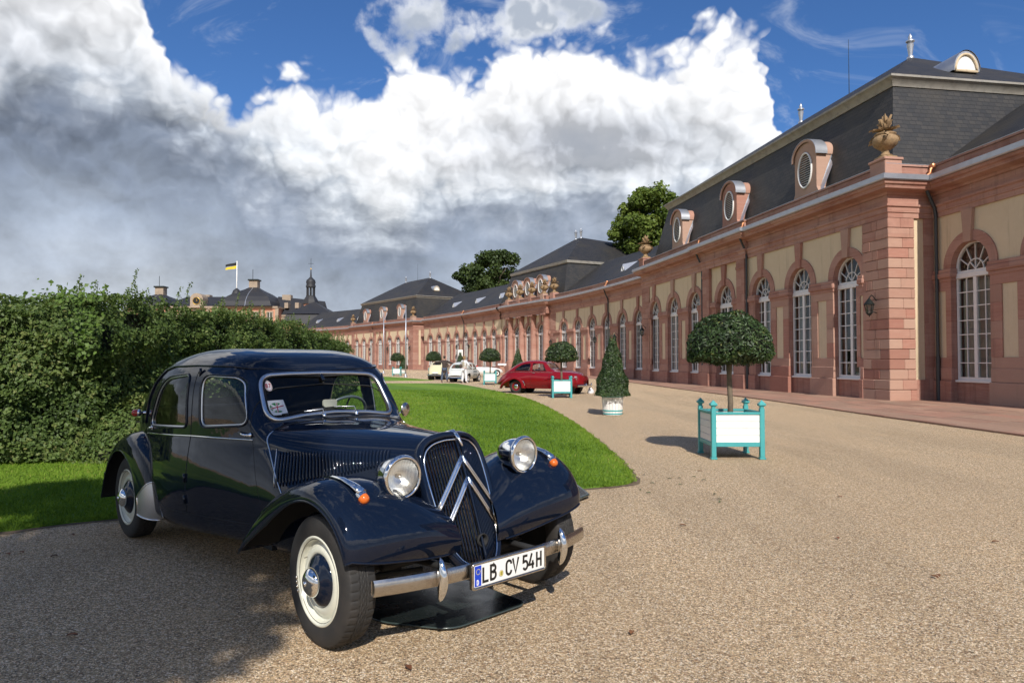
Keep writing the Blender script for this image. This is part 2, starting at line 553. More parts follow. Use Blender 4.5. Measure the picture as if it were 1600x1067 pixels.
def skinned(name, mat, parent, joints, bones, sub=2):
    """one continuous body grown over a skeleton: joints = {key: ((x,y,z), radius or (rx,ry))}"""
    me = bpy.data.meshes.new(name)
    keys = list(joints)
    me.from_pydata([joints[k][0] for k in keys], [(keys.index(a), keys.index(b)) for a, b in bones], [])
    o = link(name, me, None)
    sm = o.modifiers.new('skin', 'SKIN')
    sm.use_smooth_shade = True
    for i, k in enumerate(keys):
        r_ = joints[k][1]
        me.skin_vertices[0].data[i].radius = (r_, r_) if not hasattr(r_, '__len__') else r_
    me.skin_vertices[0].data[0].use_root = True
    ss = o.modifiers.new('sub', 'SUBSURF'); ss.levels = sub; ss.render_levels = sub
    dg = bpy.context.evaluated_depsgraph_get()
    m2 = bpy.data.meshes.new_from_object(o.evaluated_get(dg))
    bpy.data.objects.remove(o)
    m2.materials.clear()
    m2.materials.append(mat)
    m2.shade_smooth()
    return link(name, m2, parent)

def mesh_np(name, V, F, mat, parent=None, smooth=False, colors=None):
    """big mesh from numpy: V (n,3), F (m,3 or 4)"""
    V = np.ascontiguousarray(V, np.float32); F = np.ascontiguousarray(F, np.int32)
    me = bpy.data.meshes.new(name)
    k = F.shape[1]
    me.vertices.add(len(V)); me.vertices.foreach_set('co', V.ravel())
    me.loops.add(F.size); me.loops.foreach_set('vertex_index', F.ravel())
    me.polygons.add(len(F)); me.polygons.foreach_set('loop_start', np.arange(0, F.size, k, dtype=np.int32))
    me.update(calc_edges=True)
    if colors is not None:
        at = me.attributes.new('tint', 'FLOAT', 'POINT')
        at.data.foreach_set('value', np.ascontiguousarray(colors, np.float32))
    me.materials.append(mat)
    if smooth: me.shade_smooth()
    return link(name, me, parent)

# ------------------------------------------------------------------ the dark blue saloon in front
def paint_mat(name, c, c2):
    m, t = new_mat(name)
    v = coords(t, 'Object')
    dust = t.smooth(t.noise(v, 5.0, 6, 0.65), 0.45, 0.75, 0, 0.025)
    cc = t.mix(dust, c, c2)
    b = t.node('ShaderNodeBsdfPrincipled')
    t.put(b.inputs['Base Color'], cc)
    t.put(b.inputs['Roughness'], t.m('ADD', 0.10, t.m('MULTIPLY', t.noise(v, 40, 4, 0.6), 0.10)))
    b.inputs['Coat Weight'].default_value = 1.0
    b.inputs['Coat Roughness'].default_value = 0.035
    b.inputs['Specular IOR Level'].default_value = 0.0
    b.inputs['Coat IOR'].default_value = 1.45
    bp = t.node('ShaderNodeBump'); bp.inputs['Strength'].default_value = 0.06; bp.inputs['Distance'].default_value = 0.02
    t.put(bp.inputs['Height'], t.noise(v, 7.0, 2, 0.5))
    t.t.links.new(bp.outputs[0], b.inputs['Normal']); t.t.links.new(bp.outputs[0], b.inputs['Coat Normal'])
    finish(t, b.outputs[0])
    return m
M['navy'] = paint_mat('navy_car_paint', (.0045, .0085, .020), (.05, .05, .05))
M['cream_wheel'] = pmat('cream_wheel_paint', (.66, .66, .55), 0.3, coat=.4, var=[(12, .25, (.48, .46, .38))])
M['car_glass'] = glass_mat('car_window_glass', (.80, .84, .82))
M['guard'] = pmat('stone_guard_alloy', (.60, .60, .60), 0.38, 1.0, rough_var=.08)
M['cloth'] = pmat('grey_lining_cloth', (.055, .052, .05), 0.9, sheen=.2)
M['seat'] = pmat('dark_seat_cloth', (.05, .035, .028), 0.8)
M['frame_grey'] = pmat('window_frame_alloy', (.62, .63, .64), 0.28, 1.0)
M['lens'] = glass_mat('lamp_lens_glass', (.97, .97, .95), 0.10, brighten=.16, flute=620.0)
M['reflector'] = pmat('lamp_reflector', (.96, .96, .94), 0.28, 1.0, bump=(70, .5, .004))

c_wt = pchip([.05, -.2, -.5, -.8, -1.13, -1.21, -1.25, -1.30, -1.35, -1.442, -1.50, -1.57, -1.7, -1.9, -2.2, -2.5, -2.75, -2.95, -3.12, -3.28, -3.45, -3.62, -3.75, -3.82],
             [1.00, 1.012, 1.02, 1.028, 1.04, 1.052, 1.085, 1.147, 1.219, 1.351, 1.42, 1.468, 1.507, 1.532, 1.54, 1.52, 1.475, 1.40, 1.30, 1.18, 1.06, .93, .75, .58])
c_wb = pchip([.05, -.5, -1.0, -1.3, -3.2, -3.45, -3.62, -3.75, -3.82], [.74, .80, .87, .90, .90, .84, .74, .60, .50])
c_vb = pchip([.05, -.2, -.5, -.8, -1.13, -1.25, -1.5, -1.9, -2.3, -2.7, -3.0, -3.3, -3.6, -3.75, -3.82], [.235, .30, .385, .475, .57, .60, .665, .745, .785, .775, .735, .66, .53, .40, .28])
c_n = pchip([.05, -.5, -1.13, -1.25, -1.45, -1.7, -2.5, -3.2, -3.8], [2.5, 2.6, 3.0, 4.8, 5.2, 4.8, 4.4, 3.2, 2.5])
c_kt = pchip([.05, -1.13, -1.3, -1.5, -3.8], [0, .03, .08, .09, .09])
c_k = pchip([.05, -.5, -1.13, -1.3, -1.5, -1.7, -3.8], [.45, .65, 1.0, .5, .12, 0, 0])
c_bl = pchip([.05, -.8, -1.13, -1.5, -2.0, -3.0, -3.8], [0, .02, .04, .045, .035, .025, .0])
c_tp = pchip([.05, -.3, -.7, -1.2, -3.8], [.16, .08, .0, 0, 0])
c_ws = pchip([.05, -.5, -1.13, -2.0, -3.0, -3.5, -3.82], [.30, .35, .27, .235, .25, .34, .42])
def soft(x):
    return 0.5 * (x + np.sqrt(x * x + 0.0016))
def sec_v(ut, w_, d=0.0):
    """half width of the section at station ut and height w_ (d: shrink for the lining)"""
    wt, wb, vb, n, kt, ws = c_wt(ut) - d, c_wb(ut), c_vb(ut) - d, c_n(ut), c_kt(ut), c_ws(ut)
    s = np.clip((w_ - wb) / (wt - wb), 0, 1)
    up = vb * (1 - s ** n) ** (1 / n) * (1 - kt * np.maximum(w_ - wb, 0))
    x = np.clip((wb - w_) / (wb - ws), 0, 1)
    lo = vb + c_bl(ut) * np.sin(np.pi * x) - c_tp(ut) * x * x - 0.05 * (np.maximum(0, x - .88) / .12) ** 2
    return np.where(w_ >= wb, up, lo)
def to_ut(u, w_):
    u, w_ = np.broadcast_arrays(np.asarray(u, float), np.asarray(w_, float))
    a, b = np.full(u.shape, -3.82), np.full(u.shape, .05)
    s = soft(.95 - w_)
    for _ in range(36):
        m = (a + b) / 2
        hi = m + c_k(m) * s > u
        b = np.where(hi, m, b); a = np.where(hi, a, m)
    return (a + b) / 2
def side_v(u, w_, d=0.0):
    return sec_v(to_ut(u, w_), np.asarray(w_, float), d)
def bisect(f, a, b, shape, n=30):
    a, b = np.full(shape, a, float), np.full(shape, b, float)
    for _ in range(n):
        m = (a + b) / 2
        k = f(m)
        a = np.where(k, m, a); b = np.where(k, b, m)
    return (a + b) / 2
def screen_u(v, w_):
    v, w_ = np.broadcast_arrays(np.abs(np.asarray(v, float)), np.asarray(w_, float))
    return bisect(lambda m: side_v(m, w_) > v, -1.75, -1.12, v.shape)
def top_w(u, v):
    u, v = np.broadcast_arrays(np.asarray(u, float), np.abs(np.asarray(v, float)))
    return bisect(lambda m: side_v(u, m) > v, 0.6, 1.6, v.shape)
def P(u, v, w_):                     # car frame: forward, right, up -> local x, y, z
    return (float(u), float(-v), float(w_))

def loft(stations, nl=22, nu=60, d=0.0):
    rows = []
    for ut in stations:
        wt, wb, ws = float(c_wt(ut)) - d, float(c_wb(ut)), float(c_ws(ut))
        lw = np.linspace(ws, wb, nl)[:-1]
        ph = np.linspace(0, np.pi / 2, 500)
        n = float(c_n(ut))
        uw = wb + (wt - wb) * np.sin(ph) ** (2 / n)
        vv = (float(c_vb(ut)) - d) * np.cos(ph) ** (2 / n) * (1 - float(c_kt(ut)) * (uw - wb))
        L = np.concatenate([[0], np.cumsum(np.hypot(np.diff(vv), np.diff(uw)))])
        q = np.linspace(0, L[-1], nu)
        uw, vv = np.interp(q, L, uw), np.interp(q, L, vv)
        W = np.concatenate([lw, uw]); Vv = np.concatenate([sec_v(ut, lw, d), vv])
        U = ut + float(c_k(ut)) * soft(.95 - W)
        half = np.stack([U, -Vv, W], 1)
        other = half[-2::-1] * [1, -1, 1]
        rows.append(np.vstack([half, other]))
    return np.array(rows)

F_WIN = rounded([(-1.80, .975), (-1.285, 1.015), (-1.455, 1.34), (-1.86, 1.345)], [.07, .09, .09, .09])
R_WIN = rounded([(-2.68, .935), (-1.975, .965), (-2.035, 1.35), (-2.50, 1.315)], [.09, .05, .06, .17])
W_SCR = rounded([(-.505, 1.035), (-.25, 1.066), (0, 1.078), (.25, 1.066), (.505, 1.035), (.472, 1.338), (.25, 1.349), (0, 1.352), (-.25, 1.349), (-.472, 1.338)], [.10, .02, .02, .02, .10, .09, .02, .02, .02, .09])
B_WIN = rounded([(-.36, 1.10), (.36, 1.10), (.33, 1.32), (-.33, 1.32)], .07)
def cut_openings(V, F):
    """take the faces inside the window outlines out of the shell, with the ragged edge pulled onto the outline"""
    cen = V[F].mean(1)
    kill = np.zeros(len(F), bool)
    panes = []
    for kind, poly, sg in (('s', F_WIN, -1), ('s', F_WIN, 1), ('s', R_WIN, -1), ('s', R_WIN, 1), ('f', W_SCR, 0), ('b', B_WIN, 0)):
        if kind == 's': m = in_poly(cen[:, 0], cen[:, 2], poly) & (cen[:, 1] * sg > .45) & (cen[:, 2] > .9)
        elif kind == 'f': m = in_poly(cen[:, 1], cen[:, 2], poly) & (cen[:, 0] > -1.62) & (cen[:, 0] < -1.14) & (cen[:, 2] > 1.0)
        else: m = in_poly(cen[:, 1], cen[:, 2], poly) & (cen[:, 0] < -2.7)
        if not m.any(): continue
        e = np.intersect1d(F[m].ravel(), F[~m & ~kill].ravel())
        kill |= m
        if kind == 's':
            q = np.array([snap_to(V[i][[0, 2]], poly) for i in e])
            V[e, 0], V[e, 2] = q[:, 0], q[:, 1]
            V[e, 1] = sg * side_v(q[:, 0], q[:, 1])
        else:
            q = np.array([snap_to(V[i][[1, 2]], poly) for i in e])
            V[e, 1], V[e, 2] = q[:, 0], q[:, 1]
            if kind == 'f': V[e, 0] = screen_u(q[:, 0], q[:, 1])
        panes.append((kind, sg, poly, F[m]))
    return V, F[~kill], panes
def grid_mesh(rows):
    n, k = rows.shape[:2]
    i, j = np.meshgrid(np.arange(n - 1), np.arange(k - 1), indexing='ij')
    a = (i * k + j).ravel()
    return rows.reshape(-1, 3).copy(), np.stack([a, a + 1, a + k + 1, a + k], 1)

CAR_LOC, CAR_RZ = (-.4014, 4.162, 0), -.7909
car = thing('saloon_car', 'dark navy vintage saloon with chevron grille and cream wheels in the foreground', 'car', CAR_LOC, CAR_RZ)
st_body = np.concatenate([np.linspace(-1.13, -1.20, 6)[:-1], np.linspace(-1.20, -1.62, 40)[:-1], np.linspace(-1.62, -2.9, 88)[:-1], np.linspace(-2.9, -3.82, 44)])
V_, F_ = grid_mesh(loft(st_body, 30, 78))
V_, F_, PANES = cut_openings(V_, F_)
V_body = V_
def np_part(name, V, F, mat, parent, flip=False):
    if flip: F = F[:, ::-1]
    o = mesh_np(name, V, F, mat, parent, True)
    me = o.data
    bm = bmesh.new(); bm.from_mesh(me)
    bmesh.ops.delete(bm, geom=[v for v in bm.verts if not v.link_faces], context='VERTS')
    bm.to_mesh(me); bm.free(); me.shade_smooth()
    return o
body = np_part('body', V_, F_, M['navy'], car)
rows = loft(np.linspace(-1.50, -3.70, 64), 20, 46, d=0.035)
V_, F_ = grid_mesh(rows)
V_, F_, _ = cut_openings(V_, F_)
np_part('interior_lining', V_, F_, M['cloth'], car, True)
V_, F_ = grid_mesh(loft(np.linspace(.05, -1.128, 60), 26, 60))
bonnet = np_part('bonnet', V_, F_, M['navy'], car)
# dark floor and bulkhead so that nothing shows through underneath
MB().box(-3.5, -.95, -.6, .6, .26, .30).build('floor_pan', M['black'], car)
MB().box(-1.12, -1.06, -.5, .5, .30, .92).build('bulkhead', M['black'], car)
MB().box(-.9, -.08, -.2, .2, .30, .80).build('engine_block', M['black'], car)

# windows: panes, frames
def side_loop(poly, sgn, off):
    q = np.array(poly)
    return np.stack([q[:, 0], -sgn * (side_v(q[:, 0], q[:, 1]) + off), q[:, 1]], 1)
def inset(poly, d):
    c = np.mean(np.array(poly), 0)
    out = []
    for p in poly:
        q = np.array(p) - c
        out.append(tuple(c + q * (1 - d / np.linalg.norm(q))))
    return out
def scr_loop(poly, off):
    q = np.array(poly)
    return np.stack([screen_u(q[:, 0], q[:, 1]) + off, q[:, 0], q[:, 1]], 1)
M['screen_glass'] = glass_mat('windscreen_glass', (.86, .89, .87), 0.0, 1.36)
for kind, sg, poly, F_p in PANES:
    Vp = V_body.copy()
    if kind == 's':
        Vp[:, 1] -= sg * .012
        g = np_part('window_pane', Vp, F_p, M['car_glass'], car)
        MB().tube(side_loop(dense(poly, .03), -sg, .002), .008, 6, closed=True).build('window_trim', M['navy'], g, True)
        MB().tube(side_loop(dense(inset(poly, .014), .03), -sg, -.006), .007, 6, closed=True).build('window_channel', M['frame_grey'], g, True)
    elif kind == 'f':
        Vp[:, 0] -= .006
        ws_pane = np_part('windscreen', Vp, F_p, M['screen_glass'], car)
        MB().tube(scr_loop(dense(W_SCR, .025), .006), .016, 8, closed=True).build('windscreen_frame', M['frame_grey'], ws_pane, True)
        MB().tube(scr_loop(dense(inset(W_SCR, .022), .03), .004), .007, 6, closed=True).build('windscreen_seal', M['black'], ws_pane, True)
    else:
        np_part('rear_window', Vp, F_p, M['car_glass'], car)

# shut lines, belt strip, drip rails, bonnet edge bead
def on_side(pts, sgn, off=0.0, step=.03):
    return side_loop(dense(pts, step, False), sgn, off)
DOOR = [(-1.40, 1.30), (-1.34, 1.18), (-1.245, .93), (-1.13, .74), (-1.05, .60), (-1.00, .52), (-.995, .47), (-1.03, .425), (-1.12, .405), (-1.5, .385), (-1.9, .375)]
REAR_DOOR = [(-1.9, .375), (-2.25, .37), (-2.42, .42), (-2.55, .60), (-2.66, .80), (-2.72, .94), (-2.72, 1.08), (-2.66, 1.24), (-2.54, 1.355), (-2.40, 1.385)]
B_LINE = [(-1.905, .375), (-1.905, .7), (-1.915, .95), (-1.95, 1.385)]
for sgn in (1, -1):
    MB().tube(on_side(DOOR, sgn, -.003), .0045, 5).build('door_gap', M['black'], car, True)
    MB().tube(on_side(REAR_DOOR, sgn, -.003), .0045, 5).build('door_gap', M['black'], car, True)
    MB().tube(on_side(B_LINE, sgn, -.002), .005, 5).build('door_gap', M['black'], car, True)
    MB().tube(on_side([(-1.235, .925), (-1.9, .912), (-2.70, .878)], sgn, .001), .006, 6).build('belt_strip', M['chrome'], car, True)
    MB().tube(on_side([(-1.385, 1.30), (-1.47, 1.385), (-1.6, 1.405), (-2.0, 1.41), (-2.4, 1.40), (-2.56, 1.37), (-2.70, 1.27), (-2.77, 1.12), (-2.80, .95)], sgn, .004), .010, 6).build('drip_rail', M['navy'], car, True)
    seam = []
    for w_ in np.linspace(.985, .60, 24):
        u = -1.13 + float(c_k(-1.13)) * float(soft(.95 - w_))
        seam.append(P(u, sgn * (float(sec_v(-1.13, w_)) + .002), w_))
    MB().tube(seam, .005, 6).build('bonnet_edge_bead', M['frame_grey'], bonnet, True)
    # front door handle at the leading edge of the door, rear handle at its rear edge
    for (u, w_, L) in ((-1.26, .955, 1), (-2.60, .925, -1)):
        v = float(side_v(u, w_))
        hb = MB()
        hb.lathe([(0, 0), (.018, .002), (.018, .012), (.009, .02), (.009, .035), (0, .036)], 12, 'y')
        hb.v = [(u + x, -sgn * (v - .002 + y), w_ + z) for x, y, z in hb.v]
        hb.tube([P(u, sgn * (v + .034), w_), P(u - L * .05, sgn * (v + .040), w_ + .004), P(u - L * .11, sgn * (v + .036), w_ + .014)], [.009, .008, .005], 8)
        hb.build('door_handle', M['chrome'], car, True)
    for (w_) in (.62, 1.36, .47):
        u = -1.91
        v = float(side_v(u, w_))
        MB().tube([P(u, sgn * (v + .006), w_ - .03), P(u, sgn * (v + .006), w_ + .03)], .010, 8).build('door_hinge', M['navy'], car, True)
    # bonnet louvres
    nl = 34
    lv = MB()
    for i in range(nl):
        t = i / (nl - 1)
        u0 = -.955 + t * .80
        wb_, wt_ = .665 + t * .165, .868 + t * .058
        if t > .55: wb_ = .665 + .55 * .165 + (t - .55) * .20
        one = MB()
        w7 = np.linspace(wb_, wt_, 7)
        pts = side_loop(np.stack([u0 + (.87 - w7) * .45, w7], 1), sgn, .003)
        one.tube(pts, [.003, .008, .009, .009, .009, .008, .003], 6)
        one.build('bonnet_louvre', M['navy'], bonnet, True)
    a = side_loop([(-.985 + (.87 - w_) * .45, w_) for w_ in np.linspace(.66, .885, 6)], sgn, .001)
    MB().tube(a, .004, 5).build('louvre_border', M['frame_grey'], bonnet, True)
# centre bonnet hinge, cowl vent, mascot strip
MB().tube([P(u, 0, float(c_wt(u)) + .001) for u in np.linspace(.03, -1.12, 20)], .004, 6).build('bonnet_hinge', M['navy'], bonnet, True)
MB().tube([(-1.128, v, top_w(-1.128, v) + .001) for v in np.linspace(-.5, .5, 31)], .0045, 6).build('bonnet_gap', M['black'], bonnet, True)
MB().tube([P(.165, 0, .955), P(.13, 0, 1.0), P(.085, 0, 1.03), P(.03, 0, 1.022), P(-.04, 0, 1.006)], [.006, .013, .016, .012, .005], 8).build('bonnet_mascot', M['chrome'], bonnet, True)
vent = MB()
vr = rounded([(-1.212, -.10), (-1.212, .10), (-1.15, .10), (-1.15, -.10)], .02, 4)
vent.add([(x, y, top_w(x, y) + .007) for x, y in vr] + [(-1.18, 0, top_w(-1.18, 0) + .008)], [(i, (i + 1) % len(vr), len(vr)) for i in range(len(vr))])
vent.tube([(x, y, top_w(x, y) + .004) for x, y in vr], .004, 5, closed=True)
vent.build('cowl_vent', M['navy'], car, True)

# ---- grille
G_half = [(0, .990), (.05, .988), (.115, .974), (.175, .938), (.207, .874), (.213, .80), (.212, .74), (.203, .61), (.186, .50), (.155, .405), (.108, .345), (.05, .325), (0, .322)]
gw = pchip([p for p in range(len(G_half))], [p[1] for p in G_half]); gv = spline(range(len(G_half)), [p[0] for p in G_half])
gs = np.linspace(0, len(G_half) - 1, 60)
GH = [(max(0, float(gv(s))), float(gw(s))) for s in gs]
def g_u(v, w_): return .10 + .41 * (1 - w_) - .40 * abs(v) + .012 * math.sin(math.pi * (1 - w_) / .68)
def G(v, w_, off=0.0): return (g_u(v, w_) + off, v, w_)
loopG = [G(-v, w_, .004) for v, w_ in GH] + [G(v, w_, .004) for v, w_ in reversed(GH[1:-1])]
grille = MB().tube(loopG, .0065, 6, closed=True).build('grille', M['chrome'], car, True)
gc = np.array([0, .68])
outer = []
for s in (-1, 1):
    seq = GH if s < 0 else list(reversed(GH[1:-1]))
    for v, w_ in seq:
        q = np.array([v, w_]) - [0, .66]; q = q / np.linalg.norm(q)
        outer.append(G(s * (v + .024 * q[0]), w_ + .024 * q[1], -.012))
MB().tube(outer, .026, 12, closed=True, flat=(.8, 1.3)).build('grille_surround', M['navy'], car, True)
def wspan(v):
    ws_ = [w_ for vv, w_ in GH if vv >= v]
    return min(ws_), max(ws_)
for s in (-1, 1):
    for k in range(1, 13):
        v = k * .0168
        if v > .208: continue
        a, b = wspan(v)
        b_ = MB().tube([G(s * v, w_, -.004) for w_ in np.linspace(a, b, 9)], .0042, 6).build('grille_bar', M['navy'], grille, True)
MB().tube([G(0, w_, .004) for w_ in np.linspace(.325, .99, 14)], .008, 8).build('grille_post', M['navy'], grille, True)
MB().tube([G(v, .64 , -.022) for v in np.linspace(-.2, .2, 13)], .004, 5).build('grille_stay', M['black'], grille, True)
for (wa, wb2, ve) in ((.905, .622, .208), (.79, .515, .190)):
    for s in (-1, 1):
        ch = MB()
        for dw, r_ in ((0, .0085), (-.022, .0085), (-.011, .006)):
            pts = [G(s * ve * t, wa + dw + (wb2 - wa) * t, .012) for t in np.linspace(0.02, 1, 8)]
            ch.tube(pts, r_, 8)
        ch.build('chevron', M['chrome'], grille, True)
MB().lathe([(.0, -.03), (.028, -.03), (.028, .0), (.036, .006), (.036, -.01)], 20, 'x', G(0, .453, .012)).build('crank_hole', M['black'], grille, True)
rad = MB()
rad.add([G(s * v, w_, -.075) for s in (1,) for v, w_ in GH] + [G(-v, w_, -.075) for v, w_ in reversed(GH)], [tuple(range(2 * len(GH)))])
M['radiator'] = pmat('radiator_core', (.008, .009, .008), 0.6, var=[(30, .8, (.035, .05, .03)), (14, .35, (.11, .09, .07)), (9, .25, (.12, .012, .01))], bump=(45, .8, .03))
rad.build('radiator', M['radiator'], grille)

# ---- wings (polar sheets round the wheel arches)
def wing(center, tabs, ths, nv=46, lift=0.0):
    th, Rc, Rl, vc, vo, vi, Ri = tabs
    fs = [spline(th, a) if i in (0,) else pchip(th, a) for i, a in enumerate((Rc, Rl, vc, vo, vi, Ri))]
    cache = {}
    def point(t, q, off=0.0):
        if lift: t = t + lift * max(0, 1 - (t - ths[0]) / 30) * min(1, q * 1.15) ** 2
        k = round(t, 3)
        if k not in cache: cache[k] = [float(f(t)) for f in fs]
        rc, rl, c_, o_, i_, ri = cache[k]
        if q < .55:
            s = q / .55
            v = i_ + (c_ - i_) * s
            r_ = ri + (rc - ri) * (1 - (1 - s) ** 2.3)
        else:
            s = math.sin((q - .55) / .45 * math.pi / 2)
            v = c_ + (o_ - c_) * s
            r_ = rl + (rc - rl) * max(0, 1 - s ** 2.3) ** (1 / 2.3)
        r_ += off
        return center[0] + r_ * math.cos(R(t)), v, center[1] + r_ * math.sin(R(t))
    rows = np.array([[point(t, q) for q in np.linspace(0, 1, nv)] for t in ths])
    return rows, point
F_TAB = ([14, 25, 40, 60, 84, 105, 128, 149, 165, 176, 182],
         [.345, .43, .482, .515, .525, .525, .56, .64, .735, .82, .865],
         [.340, .365, .405, .425, .425, .425, .44, .495, .61, .765, .862],
         [.50, .59, .655, .695, .71, .715, .735, .765, .795, .82, .83],
         [.80, .85, .866, .87, .87, .87, .87, .87, .87, .87, .87],
         [.14, .14, .16, .20, .25, .31, .40, .48, .54, .58, .60],
         [.335, .375, .385, .37, .35, .35, .39, .49, .63, .79, .865])
R_TAB = ([-8, 5, 20, 40, 60, 90, 120, 150, 175, 188],
         [.62, .635, .645, .65, .61, .525, .495, .51, .555, .585],
         [.40, .395, .39, .386, .382, .382, .392, .43, .50, .575],
         [.735, .735, .735, .735, .735, .735, .735, .735, .735, .735],
         [.865, .868, .87, .872, .875, .875, .87, .865, .86, .855],
         [.58, .58, .58, .56, .54, .52, .50, .48, .46, .46],
         [.60, .61, .61, .60, .56, .47, .44, .46, .51, .55])
TILT = R(1.4)
def roll(p):                         # the wings sit a touch higher on the far side
    x, y, z = p
    return (x, y * math.cos(TILT) - (z - .5) * math.sin(TILT), .5 + (z - .5) * math.cos(TILT) + y * math.sin(TILT))
pts_front = {}
for sgn in (1, -1):
    rows, pt = wing((-.02, .33), F_TAB, np.concatenate([np.linspace(14, 30, 12)[:-1], np.linspace(30, 179.5, 92)]), lift=13.0)
    fw = MB().grid([[roll(P(u, sgn * v, w_)) for u, v, w_ in r_] for r_ in rows]).build('front_wing', M['navy'], car, True)
    inner = [[roll(P(*(lambda q: (q[0], sgn * q[1], q[2]))(pt(t, q, -.014)))) for q in np.linspace(.08, .985, 24)] for t in np.linspace(15, 178, 50)]
    MB().grid(inner).build('wing_liner', M['black'], fw, True)
    lip = [roll(P(*(lambda q: (q[0], sgn * (q[1] - .004), q[2]))(pt(t, 1.0)))) for t in np.linspace(14, 179.5, 80)]
    low = [roll(P(*(lambda q: (q[0], sgn * q[1], q[2]))(pt(14, q)))) for q in np.linspace(.1, 1, 30)]
    MB().tube(low[:-1] + lip, .007, 6).build('wing_bead', M['navy'], fw, True)
    pts_front[sgn] = (pt, fw)
    rows, pt = wing((-3.09, .33), R_TAB, np.linspace(-8, 188, 90))
    rw = MB().grid([[P(u, sgn * v, w_) for u, v, w_ in r_] for r_ in rows]).build('rear_wing', M['navy'], car, True)
    inner = [[P(*(lambda q: (q[0], sgn * q[1], q[2]))(pt(t, q, -.014))) for q in np.linspace(.05, .985, 20)] for t in np.linspace(-7, 187, 50)]
    MB().grid(inner).build('wing_liner', M['black'], rw, True)
    MB().tube([P(*(lambda q: (q[0], sgn * (q[1] - .004), q[2]))(pt(t, 1.0))) for t in np.linspace(-8, 188, 70)], .007, 6).build('wing_bead', M['navy'], rw, True)
    # bright stone guard on the front foot of the rear wing
    g = [[P(*(lambda q: (q[0], sgn * q[1], q[2]))(pt(-9 + (27 - 9 * (2 * (i / 13) - 1) ** 2) * j / 12, .50 + .47 * i / 13, .006))) for i in range(14)] for j in range(13)]
    gd = MB().grid(g).build('stone_guard', M['guard'] if 'guard' in M else M['dull_chrome'], rw, True)
    edge = [g[0][i] for i in range(14)] + [g[j][13] for j in range(1, 13)] + [g[12][i] for i in range(12, -1, -1)] + [g[j][0] for j in range(11, 0, -1)]
    MB().tube(edge, .006, 6, closed=True).build('guard_rim', M['chrome'], gd, True)

# ---- lamps
def orient(mb, base, direction, up=(0, 0, 1)):
    """turn a part built along +x so that it points along direction, and move it to base"""
    d = Vector(direction).normalized(); s_ = Vector(up).cross(d).normalized(); u_ = d.cross(s_)
    mb.v = [tuple(Vector(base) + d * p[0] + s_ * p[1] + u_ * p[2]) for p in mb.v]
    return mb
for sgn, (hu, hv, hw) in ((1, (.215, .452, .835)), (-1, (.215, .452, .868))):
    base = P(hu, sgn * hv, hw)
    D = (1, -sgn * .02, -.03)
    h = orient(MB().lathe([(.0, -.205), (.028, -.198), (.055, -.175), (.078, -.135), (.093, -.085), (.100, -.03), (.102, .0)], 40, 'x'), base, D).build('headlight', M['chrome'], car, True)
    orient(MB().lathe([(.104, -.022), (.114, -.016), (.117, .0), (.112, .012), (.102, .016), (.098, .008)], 40, 'x'), base, D).build('headlight_rim', M['chrome'], h, True)
    orient(MB().lathe([(.0, -.085), (.03, -.078), (.06, -.055), (.085, -.015), (.094, .006)], 32, 'x'), base, D).build('reflector', M['reflector'], h, True)
    orient(MB().lathe([(.0, -.06), (.012, -.055), (.014, -.03), (.0, -.02)], 12, 'x'), base, D).build('bulb', M['dull_chrome'], h, True)
    orient(MB().lathe([(.0, .028), (.03, .026), (.06, .020), (.085, .011), (.096, .006)], 36, 'x'), base, D).build('lens', M['lens'], h, True)
    # pedestal and clip ring
    bx = P(hu - .075, sgn * hv, hw - .095)
    MB().tube([P(hu - .08, sgn * hv, hw - .085), P(hu - .085, sgn * (hv + .005), hw - .14), P(hu - .10, sgn * (hv + .01), hw - .22)], [.022, .020, .034], 12).build('headlight_stem', M['navy'], h, True)
    orient(MB().tube([(0, .036 * math.cos(a), .036 * math.sin(a)) for a in np.linspace(0, 2 * math.pi, 20)[:-1]], .0035, 6, closed=True), P(hu - .02, sgn * (hv + .012), hw - .128), (1, 0, -.2)).build('clip_ring', M['chrome'], h, True)
    MB().tube([P(hu + .01, sgn * hv, hw - .112), P(hu + .012, sgn * hv, hw - .130)], .009, 8).build('rim_screw', M['chrome'], h, True)
# wing-top indicators with long chrome tails
for sgn in (1, -1):
    pt, fw = pts_front[sgn]
    def wp(t, q, off): return roll(P(*(lambda a: (a[0], sgn * a[1], a[2]))(pt(t, q, off))))
    q0 = .56
    path = [wp(t, q0, o) for t, o in ((98, .002), (89, .008), (79, .014), (70, .020), (62, .028))]
    ind = MB().tube(path, [.006, .012, .018, .024, .028], 10, flat=(.55, 1.0)).build('indicator', M['chrome'], car, True)
    c0 = Vector(wp(60.5, q0, .008))
    dirn = (Vector(wp(50, q0, .012)) - Vector(wp(62, q0, .0))).normalized()
    orient(MB().lathe([(.026, -.03), (.030, -.012), (.028, -.004), (.029, .0)], 18, 'x'), c0, dirn).build('indicator_base', M['chrome'], ind, True)
    orient(MB().lathe([(.027, -.005), (.027, .016), (.021, .029), (.010, .035), (0, .036)], 18, 'x'), c0, dirn).build('indicator_lens', M['amber'], ind, True)
# tail lamp on the rear quarter
for sgn in (1, -1):
    u, w_ = -2.86, 1.025
    v = float(side_v(u, w_))
    b = P(u, sgn * (v - .01), w_)
    d = (-.55, -sgn * .85, 0)
    tl = orient(MB().lathe([(.013, 0), (.013, .045), (.027, .05), (.029, .062), (.027, .066)], 14, 'x'), b, d).build('tail_lamp', M['chrome'], car, True)
    orient(MB().lathe([(.027, .064), (.030, .085), (.024, .105), (.012, .114), (0, .116)], 14, 'x'), b, d).build('tail_lamp_lens', M['red_lens'], tl, True)

